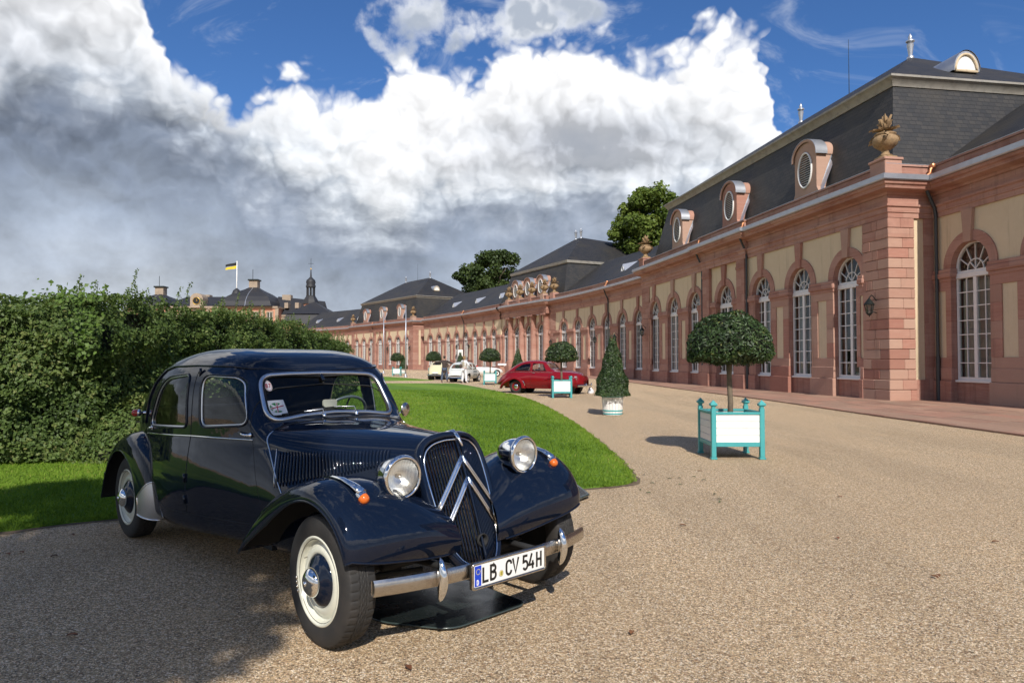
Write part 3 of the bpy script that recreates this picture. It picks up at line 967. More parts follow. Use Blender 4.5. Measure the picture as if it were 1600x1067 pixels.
# ---- bumpers
def bumper(uc, ue, ve, w0, w1, sign):
    rows = []
    for t in np.linspace(-1, 1, 41):
        v = ve * t
        u = uc - (uc - ue) * abs(t) ** 2.6
        pr = [(-.012, w0 + .004), (.004, w0), (.012, w0 + .012), (.017, (w0 + w1) / 2), (.012, w1 - .012), (.004, w1), (-.012, w1 - .004)]
        rows.append([(u + sign * o, v, z) for o, z in pr])
    return MB().grid(rows, closed_v=True)
front_b = bumper(.525, .415, .765, .335, .412, 1)
front_b = front_b.build('front_bumper', M['dull_chrome'], car, angle=50)
for sgn in (1, -1):
    v0 = .443
    u0 = .525 - .11 * (v0 / .765) ** 2.6
    pr = []
    for t in np.linspace(0, 1, 15):
        pr.append((u0 + .018 + .022 * math.sin(math.pi * t), -sgn * v0, .262 + .215 * t))
    MB().tube(pr, [.002 + .024 * math.sin(math.pi * t) ** .6 for t in np.linspace(0, 1, 15)], 12, flat=(1.2, 1.0)).build('overrider', M['chrome'], front_b, True)
    MB().tube([P(.50, sgn * .30, .37), P(.30, sgn * .30, .37), P(.0, sgn * .32, .36)], .018, 8).build('bumper_iron', M['black'], front_b, True)
rb = bumper(-3.98, -3.86, .78, .36, .44, -1).build('rear_bumper', M['dull_chrome'], car, angle=50)
for sgn in (1, -1):
    MB().tube([P(-3.97, sgn * .3, .40), P(-3.6, sgn * .3, .40)], .018, 8).build('bumper_iron', M['black'], rb, True)
# front axle, suspension arms, cross tube
ax = MB()
for sgn in (1, -1):
    ax.tube([P(.0, sgn * .66, .33), P(.0, sgn * .2, .34)], .022, 8)
    ax.tube([P(.0, sgn * .66, .24), P(-.1, sgn * .25, .26)], .025, 8)
    ax.tube([P(.12, sgn * .25, .30), P(.02, sgn * .62, .30)], .015, 8)
ax.tube([P(.10, .5, .36), P(.10, -.5, .36)], .03, 8)
ax.build('front_axle', M['black'], car, True)
MB().tube([P(-3.09, .66, .33), P(-3.09, -.66, .33)], .03, 8).build('rear_axle', M['black'], car, True)

# ---- number plate
M['plate_white'] = pmat('plate_white', (.80, .80, .77), 0.35)
M['plate_black'] = pmat('plate_black', (.012, .012, .012), 0.4)
M['plate_blue'] = pmat('plate_blue', (.008, .05, .50), 0.35)
M['plate_yellow'] = pmat('seal_yellow', (.62, .52, .08), 0.4)
M['seal_grey'] = pmat('seal_grey', (.50, .49, .44), 0.4)
PU, PW = .562, .352                                # face of the plate, its centre height
pl = MB().prism(rounded([(-.26, PW - .055), (.26, PW - .055), (.26, PW + .055), (-.26, PW + .055)], .008, 3), PU - .006, PU, 'yz').build('number_plate', M['plate_white'], car)
fr = rounded([(-.268, PW - .063), (.268, PW - .063), (.268, PW + .063), (-.268, PW + .063)], .014, 4)
MB().tube([(PU - .002, y, z) for y, z in fr], .007, 8, closed=True).build('plate_frame', M['dull_chrome'], pl, True)
MB().prism(rounded([(-.272, PW - .067), (.272, PW - .067), (.272, PW + .067), (-.272, PW + .067)], .012, 3), PU - .022, PU - .010, 'yz').build('plate_back', M['black'], pl)
MB().box(PU - .001, PU + .0015, -.256, -.212, PW - .051, PW + .051).build('plate_band', M['plate_blue'], pl)
def glyphs(parent, items, mat, u):
    """strokes: list of polylines in plate units"""
    for name, strokes, x, z, s_, wd in items:
        mb = MB()
        for stroke in strokes:
            mb.tube([(u, x + p[0] * s_, z + p[1] * s_) for p in stroke], wd, 6, flat=(1.0, .25) if False else None)
        mb.build(name, mat, parent, True)
def ribbon(mb, pts, wd, u0, u1):
    """flat stroke of constant width along a polyline, mitred"""
    Pp = [Vector(p) for p in pts]
    L_, R_ = [], []
    for i, p in enumerate(Pp):
        d0 = (p - Pp[i - 1]).normalized() if i else None
        d1 = (Pp[i + 1] - p).normalized() if i < len(Pp) - 1 else None
        d0 = d0 or d1; d1 = d1 or d0
        n0, n1 = Vector((-d0.y, d0.x)), Vector((-d1.y, d1.x))
        mt = (n0 + n1); mt = mt / max(mt.dot(n0), .5)
        L_.append(p + mt * wd / 2); R_.append(p - mt * wd / 2)
    n = len(Pp)
    vs_ = [(u1, q.x, q.y) for q in L_] + [(u1, q.x, q.y) for q in R_] + [(u0, q.x, q.y) for q in L_] + [(u0, q.x, q.y) for q in R_]
    fs = []
    for i in range(n - 1):
        fs += [(i, i + 1, n + i + 1, n + i), (2 * n + i, 3 * n + i, 3 * n + i + 1, 2 * n + i + 1), (i, 2 * n + i, 2 * n + i + 1, i + 1), (n + i, n + i + 1, 3 * n + i + 1, 3 * n + i)]
    fs += [(0, n, 3 * n, 2 * n), (n - 1, 3 * n - 1, 4 * n - 1, 2 * n - 1)]
    mb.add(vs_, fs)
def arc(cx, cy, rx, ry, a0, a1, n=8):
    return [(cx + rx * math.cos(R(a)), cy + ry * math.sin(R(a))) for a in np.linspace(a0, a1, n)]
GL = {   # unit height 1, width about .5
    'L': [[(.06, .95), (.06, .06), (.5, .06)]],
    'B': [[(.06, .06), (.06, .94), (.26, .94)] + arc(.26, .735, .20, .205, 90, -90) + [(.06, .53)], [(.26, .53)] + arc(.26, .295, .23, .235, 90, -90) + [(.0, .06)]],
    'C': [arc(.28, .70, .22, .24, 0, 180) + arc(.28, .30, .22, .24, 180, 360)],
    'V': [[(.0, 1.0), (.26, .04), (.52, 1.0)]],
    '5': [[(.46, .94), (.10, .94), (.08, .55)] + arc(.26, .33, .21, .27, 120, -150, 14)],
    '4': [[(.30, 1.0), (.04, .28), (.52, .28)], [(.38, .52), (.38, 0)]],
    'H': [[(.06, 0), (.06, 1)], [(.46, 0), (.46, 1)], [(.06, .5), (.46, .5)]],
    'D': [[(.06, .06), (.06, .94), (.22, .94)] + arc(.22, .5, .24, .44, 90, -90) + [(.0, .06)]],
    'E': [[(.46, .94), (.06, .94), (.06, .06), (.46, .06)], [(.06, .5), (.4, .5)]],
    '7': [[(.0, .94), (.46, .94), (.16, .0)]],
    'M': [[(.04, 0), (.04, 1), (.27, .45), (.5, 1), (.5, 0)]],
}
# (plate reads left to right towards +y as seen from the front)
def letter(ch, y0, z0, h_, wd, mat, parent, u0, u1, sx_=1.0):
    mb = MB()
    for s_ in GL[ch]:
        ribbon(mb, [(y0 + p[0] * h_ * sx_, z0 + p[1] * h_) for p in s_], wd, u0, u1)
    return mb.build('plate_character', mat, parent)
hz_, z0 = .082, PW - .041
for ch, y0 in (('L', -.203), ('B', -.150), ('C', -.038), ('V', .014), ('5', .088), ('4', .136), ('H', .195)):
    letter(ch, y0, z0, hz_, .0125, M['plate_black'], pl, PU, PU + .0018)
letter('D', -.2435, PW - .045, .026, .0042, M['plate_white'], pl, PU + .001, PU + .0028)
stars = MB()
for a in range(12):
    stars.lathe([(.0, .0028), (.0022, .0028), (.0022, .0)], 5, 'x', (PU + .0003, -.234 + .0135 * math.cos(a * math.pi / 6), PW + .022 + .0135 * math.sin(a * math.pi / 6)))
stars.build('plate_star_ring', M['plate_yellow'], pl)
MB().lathe([(.0, .003), (.0165, .003), (.0185, .0)], 20, 'x', (PU, -.072, PW - .018)).build('plate_seal', M['seal_grey'], pl)
MB().prism(rounded([(-.081, PW - .030), (-.063, PW - .030), (-.063, PW - .006), (-.081, PW - .006)], .004, 2), PU + .003, PU + .0042, 'yz').build('plate_seal_shield', M['plate_yellow'], pl)
for zz in (-.011, -.017, -.023):
    MB().box(PU + .0042, PU + .0052, -.078, -.066, PW + zz - .001, PW + zz + .001).build('plate_seal_bar', M['plate_black'], pl)

# ---- wheels
def wheel(name, parent, loc, flip, tread=True):
    wh = bpy.data.objects.new(name, None); col.objects.link(wh)
    wh.parent = parent; wh.location = loc; wh.rotation_euler = (0, 0, math.pi if flip else 0)
    wh.empty_display_size = .1
    N = 288
    prof = [(.205, -.070), (.222, -.078), (.250, -.083), (.280, -.084), (.305, -.079), (.318, -.071)]
    tr = [(.324 + .006 * (1 - (abs(x) / .066) ** 2.5), x) for x in np.linspace(-.066, .066, 27)]
    full = prof + tr + [(r_, -y) for r_, y in reversed(prof)]
    rows = []
    for j in range(N):
        a = 2 * math.pi * j / N
        row = []
        for i, (r_, y) in enumerate(full):
            d = 0.0
            if 6 <= i < 33:
                zig = .006 * (1 if (j // 3) % 2 else -1)
                if any(abs(y - c - zig * .6) < .0027 for c in (-.018, .0, .018)): d = .006
                if abs(y) > .029 and j % 6 == (0 if y < 0 else 3): d = .0045
            row.append(((r_ - d) * math.cos(a), y, (r_ - d) * math.sin(a)))
        rows.append(row)
    MB().grid(rows, closed_u=True).build('tyre', M['rubber'], wh, angle=40)
    # cream disc wheel: rim well, ring of the disc, dark dished centre, chrome cap (outer face towards -y)
    rim = [(.226, -.071), (.224, -.080), (.214, -.082), (.208, -.072), (.200, -.048), (.192, -.040), (.186, -.046), (.165, -.062), (.145, -.066), (.128, -.060), (.128, -.02)]
    MB().lathe(rim, 56, 'y').build('rim', M['cream_wheel'], wh, True)
    MB().lathe([(.226, .071), (.2, .05), (.19, -.02), (.128, -.02), (.0, -.02)], 40, 'y').build('wheel_disc', M['black'], wh, True)
    MB().lathe([(.134, -.060), (.132, -.066), (.118, -.076), (.096, -.088), (.078, -.098), (.074, -.102), (.0, -.102)], 48, 'y').build('hub_cover', M['navy'], wh, True)
    MB().lathe([(.072, -.098), (.074, -.108), (.068, -.120), (.050, -.134), (.028, -.142), (.0, -.144)], 40, 'y').build('hub_cap', M['chrome'], wh, True)
    MB().lathe([(.012, -.140), (.012, -.150), (.0, -.151)], 12, 'y').build('cap_boss', M['chrome'], wh, True)
    MB().tube([(-.160, -.060, .04), (-.157, -.078, .038)], .003, 6).build('tyre_valve', M['dull_chrome'], wh)
    bw = MB()
    for k in range(4):
        a = R(205 + k * 6)
        bw.tube([(.213 * math.cos(a + x), -.084, .213 * math.sin(a + x)) for x in (0, .04, .08)], .006, 6, flat=(.6, 1))
    bw.build('balance_weight', M['dull_chrome'], wh, True)
    return wh
wh0 = wheel('wheel', car, P(0, .743, .33), False)
wh0.rotation_euler = (0, R(20), R(-2))
for loc_, rz_, ry_ in ((P(0, -.743, .33), math.pi + R(-2), 50), (P(-3.09, .735, .33), 0, 110), (P(-3.09, -.735, .33), math.pi, 200)):
    c_ = copy_tree(wh0, car); c_.location = loc_; c_.rotation_euler = (0, R(ry_), rz_)

# ---- wipers, mirrors, stickers, cabin
for (v0, v1, wz, ws2) in ((.10, .40, 1.095, 1.075), (-.16, .17, 1.102, 1.098)):
    pv = (screen_u(v0 * .9, 1.075) + .04, -v0, 1.068)
    MB().tube([pv, (screen_u(v0, wz) + .035, -v0, wz + .01), (screen_u((v0 + v1) / 2, ws2) + .03, -(v0 + v1) / 2, ws2 + .02)], .004, 6).build('wiper_arm', M['frame_grey'], car, True)
    MB().tube([(screen_u(v, w_) + .02, -v, w_) for v, w_ in ((v0 - .02, wz + .006), ((v0 + v1) / 2, (wz + ws2) / 2 + .012), (v1, ws2 + .006))], .0045, 6).build('wiper_blade', M['black'], car, True)
    MB().lathe([(.014, 0), (.012, .02), (0, .024)], 10, 'z', (pv[0], pv[1], pv[2] - .014)).build('wiper_spindle', M['chrome'], car, True)
em = MB().tube([P(-1.36, -.60, 1.0), P(-1.36, -.66, 1.03), P(-1.36, -.69, 1.05)], .006, 6).build('door_mirror', M['chrome'], car, True)
orient(MB().lathe([(0, -.018), (.03, -.016), (.05, -.006), (.056, .0), (.054, .004), (.0, .005)], 24, 'x'), P(-1.365, -.715, 1.055), (-.9, -.25, 0)).build('mirror_head', M['dull_chrome'], em, True)
M['mirror_back'] = pmat('pale_mirror_back', (.55, .53, .46), 0.4)
im = MB().prism(rounded([(-.055, 1.108), (.055, 1.108), (.055, 1.162), (-.055, 1.162)], .02, 4), -1.352, -1.335, 'yz')
im.v = [(x, y + .025, z) for x, y, z in im.v]
im = im.build('interior_mirror', M['mirror_back'], car)
MB().tube([(-1.34, .025, 1.11), (-1.32, .025, 1.075)], .006, 6).build('mirror_stem', M['chrome'], im, True)
sw_c, sw_n = Vector((-1.70, .34, 1.00)), Vector((-.80, 0, .60)).normalized()
sw_u = sw_n.cross(Vector((0, 1, 0))).normalized()
M['wheel_rim_grey'] = pmat('steering_rim_grey', (.10, .13, .15), 0.3, coat=.3)
sw = MB().tube([tuple(sw_c + Vector((0, 1, 0)) * .205 * math.cos(a) + sw_u * .205 * math.sin(a)) for a in np.linspace(0, 2 * math.pi, 41)[:-1]], .012, 8, closed=True).build('steering_wheel', M['wheel_rim_grey'], car, True)
sp = MB()
for a in (0, math.pi, -math.pi / 2):
    sp.tube([tuple(sw_c), tuple(sw_c + Vector((0, 1, 0)) * .2 * math.cos(a) + sw_u * .2 * math.sin(a))], .007, 6)
sp.tube([tuple(sw_c), tuple(sw_c - sw_n * .45)], .02, 8)
sp.build('steering_column', M['black'], sw, True)
MB().bbox(-1.38, -1.27, -.53, .53, .86, 1.035, .03).build('dashboard', M['black'], car)
def bench(u, hgt, back):
    mb = MB().bbox(u - .52, u, -.60, .60, .36, .58, .05)
    mb2 = MB().prism(rounded([(u - .48, .50), (u - .62, .50), (u - .62 - back, hgt), (u - .52 - back, hgt)], .04, 4), -.58, .58, 'xz')
    s_ = mb.build('seat', M['seat'], car)
    mb2.build('backrest', M['seat'], s_, angle=40)
bench(-1.62, 1.02, .10); bench(-2.50, 1.05, .12)
M['sticker'] = pmat('sticker_white', (.75, .74, .70), 0.4)
def sticker(name, yv, zc, shape, mat, off):
    return MB().prism(shape, 0, .0015, 'yz'), yv, zc
def on_screen(mb, yc, zc, lift):
    """lay a flat yz print onto the raked windscreen"""
    q = np.array(mb.v)
    q[:, 1] += yc; q[:, 2] += zc
    q[:, 0] += screen_u(q[:, 1], q[:, 2]) + lift
    mb.v = [tuple(p) for p in q]
    return mb
s1 = on_screen(MB().prism([(.026 * math.cos(a), .036 * math.sin(a)) for a in np.linspace(0, 2 * math.pi, 25)[:-1]], 0, .001, 'yz'), -.425, 1.270, .003).build('oval_sticker', M['sticker'], ws_pane)
M['sticker_red'] = pmat('sticker_red', (.35, .02, .05), 0.4); M['sticker_green'] = pmat('sticker_green', (.03, .22, .05), 0.4)
b7 = MB()
for ch, y0 in (('B', -.018), ('7', .002)):
    for s_ in GL[ch]: ribbon(b7, [(y0 + p[0] * .026, -.012 + p[1] * .026) for p in s_], .005, 0, .001)
on_screen(b7, -.425, 1.270, .005).build('oval_sticker_mark', M['sticker_red'], s1)
b7 = MB().tube([(0, .022 * math.cos(a), .031 * math.sin(a)) for a in np.linspace(0, 2 * math.pi, 25)[:-1]], .0012, 4, closed=True)
on_screen(b7, -.425, 1.270, .005).build('oval_sticker_ring', M['sticker_red'], s1)
s2 = on_screen(MB().prism([(-.062, -.050), (.062, -.046), (.060, .050), (-.064, .046)], 0, .001, 'yz'), -.41, 1.125, .003).build('square_sticker', M['sticker'], ws_pane)
lg = MB().prism([(.050 * math.cos(a), .032 * math.sin(a)) for a in np.linspace(0, 2 * math.pi, 25)[:-1]], 0, .001, 'yz')
on_screen(lg, -.41, 1.125, .005).build('sticker_oval', M['sticker_green'], s2)
cr_ = MB()
for pl_ in ([(-.048, -.005), (.048, .012)], [(-.006, -.031), (.004, .031)], [(-.038, .020), (.034, -.022)], [(-.036, -.022), (.036, .022)]): ribbon(cr_, pl_, .013, 0, .001)
on_screen(cr_, -.41, 1.125, .007).build('sticker_rays', M['sticker'], s2)
cr_ = MB()
for pl_ in ([(-.047, -.005), (.047, .012)], [(-.005, -.030), (.004, .030)]): ribbon(cr_, pl_, .006, 0, .001)
on_screen(cr_, -.41, 1.125, .009).build('sticker_cross', M['sticker_red'], s2)

# ------------------------------------------------------------------ ground, gravel, lawn, pavement
def gravel_mat():
    m, t = new_mat('gravel')
    v = coords(t, 'World')
    c1 = t.voro(v, 138, 'F1', 'Color')
    sp = t.node('ShaderNodeSeparateColor'); t.put(sp.inputs[0], c1)
    stone = t.ramp(sp.outputs[0], [(0, (.10, .08, .065)), (.14, (.26, .205, .145)), (.36, (.52, .40, .26)), (.65, (.68, .535, .36)), (.84, (.86, .75, .58)), (1, (.96, .92, .84))])
    stone = t.mix(t.smooth(sp.outputs[1], .88, .95, 0, .6), stone, (.34, .17, .09))
    big = t.noise(v, .35, 5, .6)
    mid = t.noise(v, 2.2, 5, .6)
    far = t.mix(t.smooth(mid, .35, .65), (.335, .27, .20), (.40, .33, .25))
    cc = t.mix(t.smooth(big, .40, .62, 0, .35), stone, t.mix(.5, stone, (.50, .385, .265)))
    cc = t.mix(t.smooth(t.noise(v, .9, 6, .65), .58, .72, 0, .5), cc, (.62, .49, .33))
    trk = t.noise(t.vm('MULTIPLY', v, (.9, .13, 1.0)), 1.0, 4, .6, .4)
    cc = t.mix(t.smooth(trk, .42, .60, .0, .30), cc, t.mix(1.0, cc, (1.22, 1.18, 1.12), 'MULTIPLY'))
    cc = t.mix(t.smooth(trk, .50, .36, .0, .28), cc, t.mix(1.0, cc, (.74, .72, .70), 'MULTIPLY'))
    gr = t.noise(v, 34, 4, .7)
    cc = t.mix(t.smooth(gr, .40, .62, .55, 0), cc, t.mix(1.0, cc, (.55, .52, .50), 'MULTIPLY'))
    cc = t.mix(t.smooth(gr, .52, .68, 0, .30), cc, (.74, .62, .45))
    edge = t.voro(v, 138, 'DISTANCE_TO_EDGE')
    gap = t.smooth(edge, .0, .12, .42, 1.0)
    cm_ = t.node('ShaderNodeCombineColor'); [t.put(cm_.inputs[i], t.m('MULTIPLY', gap, k_)) for i, k_ in enumerate((1.34, 1.24, 1.09))]
    cc = t.mix(1.0, cc, cm_.outputs[0], 'MULTIPLY')
    b = t.node('ShaderNodeBsdfPrincipled')
    t.put(b.inputs['Base Color'], cc)
    b.inputs['Roughness'].default_value = .85
    b.inputs['Specular IOR Level'].default_value = .25
    bp = t.node('ShaderNodeBump'); bp.inputs['Strength'].default_value = .9; bp.inputs['Distance'].default_value = .012
    hgt = t.m('ADD', t.m('MULTIPLY', edge, 1.0), t.m('ADD', t.m('MULTIPLY', sp.outputs[2], .5), t.m('MULTIPLY', t.noise(v, 6, 4, .6), 1.5)))
    t.put(bp.inputs['Height'], hgt)
    t.t.links.new(bp.outputs[0], b.inputs['Normal'])
    finish(t, b.outputs[0])
    return m
M['gravel'] = gravel_mat()
gx = MB()
gx.add([(-700, -200, 0), (700, -200, 0), (700, 1400, 0), (-700, 1400, 0)], [(0, 1, 2, 3)])
structure(gx.build('gravel_ground', M['gravel']))

MOW_C, MOW_R, MOW_P = (-57.5, 11.5), 59.0, 2.1          # mowing lanes follow the curved edge; their sheen is painted into the colour
def lawn_mat():
    m, t = new_mat('lawn_turf')
    v = coords(t, 'World')
    dist = t.vm('DISTANCE', t.vm('MULTIPLY', v, (1, 1, 0)), (MOW_C[0], MOW_C[1], 0))
    lane = t.m('SINE', t.m('MULTIPLY', t.m('ADD', dist, t.m('MULTIPLY', t.noise(v, .8, 3, .5), .5)), 2 * math.pi / MOW_P / 2))
    lane = t.smooth(lane, -.35, .35)
    n1 = t.noise(v, 38, 5, .65); n2 = t.noise(v, 1.3, 5, .6); n3 = t.noise(v, 220, 3, .6)
    cc = t.mix(t.smooth(n1, .3, .7), (.075, .140, .017), (.135, .245, .028))
    cc = t.mix(t.smooth(n2, .4, .65, 0, .5), cc, (.150, .245, .038))
    cc = t.mix(t.smooth(t.noise(v, .45, 4, .6), .5, .7, 0, .35), cc, (.165, .215, .048))
    cc = t.mix(t.smooth(n3, .35, .7, 0, .5), cc, (.062, .120, .016))
    cc = t.mix(1.0, cc, t.mix(lane, (1.05, 1.15, 1.0), (1.50, 1.42, 1.25)), 'MULTIPLY')  # sheen of the mown lanes put into the turf colour
    b = t.node('ShaderNodeBsdfPrincipled'); t.put(b.inputs['Base Color'], cc)
    b.inputs['Roughness'].default_value = .8; b.inputs['Specular IOR Level'].default_value = .2
    bp = t.node('ShaderNodeBump'); bp.inputs['Strength'].default_value = .8; bp.inputs['Distance'].default_value = .03
    t.put(bp.inputs['Height'], t.m('ADD', n1, t.m('MULTIPLY', n3, .6)))
    t.t.links.new(bp.outputs[0], b.inputs['Normal'])
    finish(t, b.outputs[0])
    return m
M['lawn'] = lawn_mat()
# main lawn: near edge behind the car, long curving edge along the gravel drive
LAWN = [(-16, 1.6), (-9, 4.0), (-6.4, 5.0), (-4.4, 5.85), (-3.75, 6.42), (-2.4, 6.95), (-.8, 7.45), (.75, 7.93), (1.2, 8.12), (1.38, 8.26), (1.46, 8.48), (1.50, 9.2), (1.53, 10.4), (1.50, 12.8), (1.42, 15.6), (1.22, 19), (1.0, 22.1),
        (.5, 26.5), (-.6, 32.6), (-2.1, 39), (-3.9, 45.6), (-30, 43.0), (-60, 39), (-60, -10)]
LAWN2 = [(-5.3, 50), (-6.5, 53), (-8.4, 57.5), (-12, 64), (-17, 71), (-60, 74), (-60, 42.5), (-30, 46.8)]
def smooth_poly(pts, it=2):
    for _ in range(it):
        q = []
        for i in range(len(pts)):
            a, b = Vector(pts[i]), Vector(pts[(i + 1) % len(pts)])
            q += [tuple(a * .75 + b * .25), tuple(a * .25 + b * .75)]
        pts = q
    return pts
def rough_edge(pts, amp, step):
    d = dense(pts, step)
    return [(p[0] + random.gauss(0, amp), p[1] + random.gauss(0, amp)) for p in d]
LAWN_P = smooth_poly(LAWN, 1)
LAWN2_P = smooth_poly(LAWN2, 1)
def sheet(name, poly, z, mat, skirt=0.0):
    tris = tessellate_polygon([[Vector((p[0], p[1], 0)) for p in poly]])
    n = len(poly)
    mb = MB()
    vs_ = [(p[0], p[1], z) for p in poly]
    fs = [tuple(t_) for t_ in tris]
    if skirt:
        vs_ += [(p[0], p[1], z - skirt) for p in poly]
        fs += [(i, (i + 1) % n, n + (i + 1) % n, n + i) for i in range(n)]
    mb.add(vs_, fs)
    return mb.build(name, mat)
o = structure(sheet('lawn', LAWN_P, .022, M['lawn'], .03))
o = structure(sheet('lawn', LAWN2_P, .022, M['lawn'], .03))

# bare earth showing along the cut edge of the turf
M['soil_edge'] = pmat('bare_earth', (.13, .09, .055), .95, var=[(14, .6, (.24, .18, .11)), (4, .4, (.08, .06, .035))], bump=(60, .6, .01), space='World')
rim_ = [p for p in dense(LAWN_P, .25) if 4 < p[1] < 60 and p[0] > -10 and p[1] > p[0] * .1]
i_far = max(range(len(rim_) - 1), key=lambda i: math.dist(rim_[i], rim_[i + 1]))
rim_ = rim_[i_far + 1:] + rim_[:i_far + 1] if math.dist(rim_[i_far], rim_[i_far + 1]) > 1 else rim_
rim_ = [p for p in rim_ if p[1] < 46]
mb = MB(); rows = []
for i in range(1, len(rim_) - 1):
    d_ = (Vector(rim_[i + 1]) - Vector(rim_[i - 1])).normalized()
    n_ = Vector((d_.y, -d_.x))
    if math.dist(rim_[i], rim_[i - 1]) > 1: continue
    wv_ = .05 + .05 * abs(math.sin(i * 1.7)) * abs(math.sin(i * .37)) + random.uniform(0, .03)
    rows.append([tuple((Vector(rim_[i]) - n_ * .05)) + (.0045,), tuple((Vector(rim_[i]) + n_ * wv_)) + (.0045,)])
structure(mb.grid(rows).build('lawn_border', M['soil_edge']))

# grass blades where the lawn is near enough to show them
def blade_mat():
    m, t = new_mat('grass_blade')
    at = t.node('ShaderNodeAttribute', attribute_name='tint').outputs['Fac']
    cc = t.ramp(at, [(0, (.085, .150, .018)), (.5, (.175, .290, .034)), (.85, (.240, .345, .052)), (1, (.36, .33, .10))])
    d = t.node('ShaderNodeBsdfDiffuse'); t.put(d.inputs[0], cc)
    tl = t.node('ShaderNodeBsdfTranslucent'); t.put(tl.inputs[0], cc)
    mx = t.node('ShaderNodeMixShader'); mx.inputs[0].default_value = .35
    t.t.links.new(d.outputs[0], mx.inputs[1]); t.t.links.new(tl.outputs[0], mx.inputs[2])
    finish(t, mx.outputs[0])
    return m
M['blade'] = blade_mat()
def blades(n_try, dmin, dmax, h0, w0, poly, half=.80):
    # even in the picture: more near, fewer far
    d = dmin * (dmax / dmin) ** rng.random(n_try)
    x = (rng.random(n_try) * 2 - 1) * half * d
    k = in_poly(x, d, poly)
    return x[k], d[k]
xs, ds = blades(420000, 5.5, 34, .03, .004, LAWN_P)
kp = ~((xs > -5.4) & (xs < .9) & (ds < 5.2))
xs, ds = xs[kp], ds[kp]
# a denser fringe along the edges
fr_ = np.array(dense(LAWN_P, .004))
fr_ = fr_[(fr_[:, 1] > 5.5) & (fr_[:, 1] < 30) & (fr_[:, 0] > -8) & (fr_[:, 0] < 3)]
fr_ = fr_ + rng.normal(0, .022, fr_.shape) + (np.sin(fr_[:, :1] * 9 + fr_[:, 1:] * 7) + np.sin(fr_[:, 1:] * 23)) * .018
xs = np.concatenate([xs, fr_[:, 0]]); ds = np.concatenate([ds, fr_[:, 1]])
n = len(xs)
hgt = rng.uniform(.018, .040, n) * (1 + ds * .012)
wid = .0035 + ds * .0011
a = rng.random(n) * 2 * np.pi
lean = rng.normal(0, .016, (n, 2))
z0_ = np.full(n, .02)
V = np.zeros((n, 3, 3))
V[:, 0] = np.stack([xs - np.cos(a) * wid / 2, ds - np.sin(a) * wid / 2, z0_], 1)
V[:, 1] = np.stack([xs + np.cos(a) * wid / 2, ds + np.sin(a) * wid / 2, z0_], 1)
V[:, 2] = np.stack([xs + lean[:, 0], ds + lean[:, 1], z0_ + hgt], 1)
F = np.arange(n * 3).reshape(-1, 3)
lane_ = np.sin(np.hypot(xs - MOW_C[0], ds - MOW_C[1]) * 2 * np.pi / MOW_P / 2)
mot = np.sin(xs * 1.1 + 2 * np.sin(ds * .7)) + np.sin(ds * 1.9 + 1.5 * np.sin(xs * 1.3)) + np.sin(xs * 4.1 + ds * 3.3)
tint = np.repeat(np.clip(rng.normal(.44, .2, n) + .06 * mot + .13 * np.clip(lane_ * 3, -1, 1), 0, 1), 3)  # same lane sheen carried into the blade colour
o = mesh_np('grass', V.reshape(-1, 3), F, M['blade'], colors=tint)
tag(o, 'short mown green grass covering the lawn beside the drive', 'grass', kind='stuff')

# sandstone pavement along the building
M['paving'] = pmat('sandstone_paving', (.30, .165, .115), .8, var=[(1.2, .5, (.26, .17, .125)), (9, .35, (.38, .26, .19)), (40, .25, (.16, .09, .07))], bump=(30, .3, .01), rnd=.18, space='World')
EDGE = [(10.4, 3), (9.9, 10.5), (9.72, 13.4), (9.42, 18), (9.25, 25.5), (8.55, 34), (7.75, 47), (6.2, 57), (2.6, 72), (-3.6, 86), (-12.2, 103), (-18.5, 113), (-31, 131), (-47, 150)]
INNER = [(17.5, 3), (16.9, 10.5), (16.3, 16), (15.6, 22), (15.0, 27), (13.0, 38), (11.2, 50), (10.3, 57), (5.6, 73), (-1.2, 87), (-12.6, 112), (-16.0, 116), (-31, 137), (-47, 155)]
MB().add([(p[0], p[1], .012) for p in EDGE] + [(p[0], p[1], .012) for p in INNER],
         [(i, i + 1, len(EDGE) + i + 1, len(EDGE) + i) for i in range(len(EDGE) - 1)]).build('pavement', M['paving'])
pave = bpy.data.objects['pavement']; structure(pave)
M['slab'] = pmat('sandstone_slab', (.33, .185, .125), .78, var=[(1.6, .5, (.27, .18, .13)), (14, .35, (.42, .29, .21)), (60, .2, (.17, .10, .08))], bump=(35, .3, .008), rnd=.22, space='World')
E_ = np.array(EDGE); Ls = np.concatenate([[0], np.cumsum(np.hypot(*np.diff(E_, axis=0).T))])
ex, ey = lin(Ls, E_[:, 0]), lin(Ls, E_[:, 1])
I_ = np.array(INNER); ix, iy = lin(Ls, I_[:, 0]), lin(Ls, I_[:, 1])
cnt = 0
s_pos = 7.0
while s_pos < 52 and cnt < 300:
    stp = random.uniform(.95, 1.5)
    t0 = 0.0
    width = math.hypot(ix(s_pos) - ex(s_pos), iy(s_pos) - ey(s_pos))
    row = 0
    while t0 < .98 and cnt < 300:
        t1 = min(1.0, t0 + (.28 if row == 0 else random.uniform(.7, 1.15)) / width)
        q = []
        for (ss, tt) in ((s_pos + .008, t0 + .008 / width), (s_pos + stp - .008, t0 + .008 / width), (s_pos + stp - .008, t1 - .008 / width), (s_pos + .008, t1 - .008 / width)):
            q.append((float(ex(ss) + (ix(ss) - ex(ss)) * tt), float(ey(ss) + (iy(ss) - ey(ss)) * tt)))
        hz = .030 + random.uniform(-.003, .003) + (.012 if row == 0 else 0)
        MB().prism(q, .005, hz, 'xy').build('paving_slab', M['slab'], pave)
        cnt += 1; row += 1
        t0 = t1
    s_pos += stp

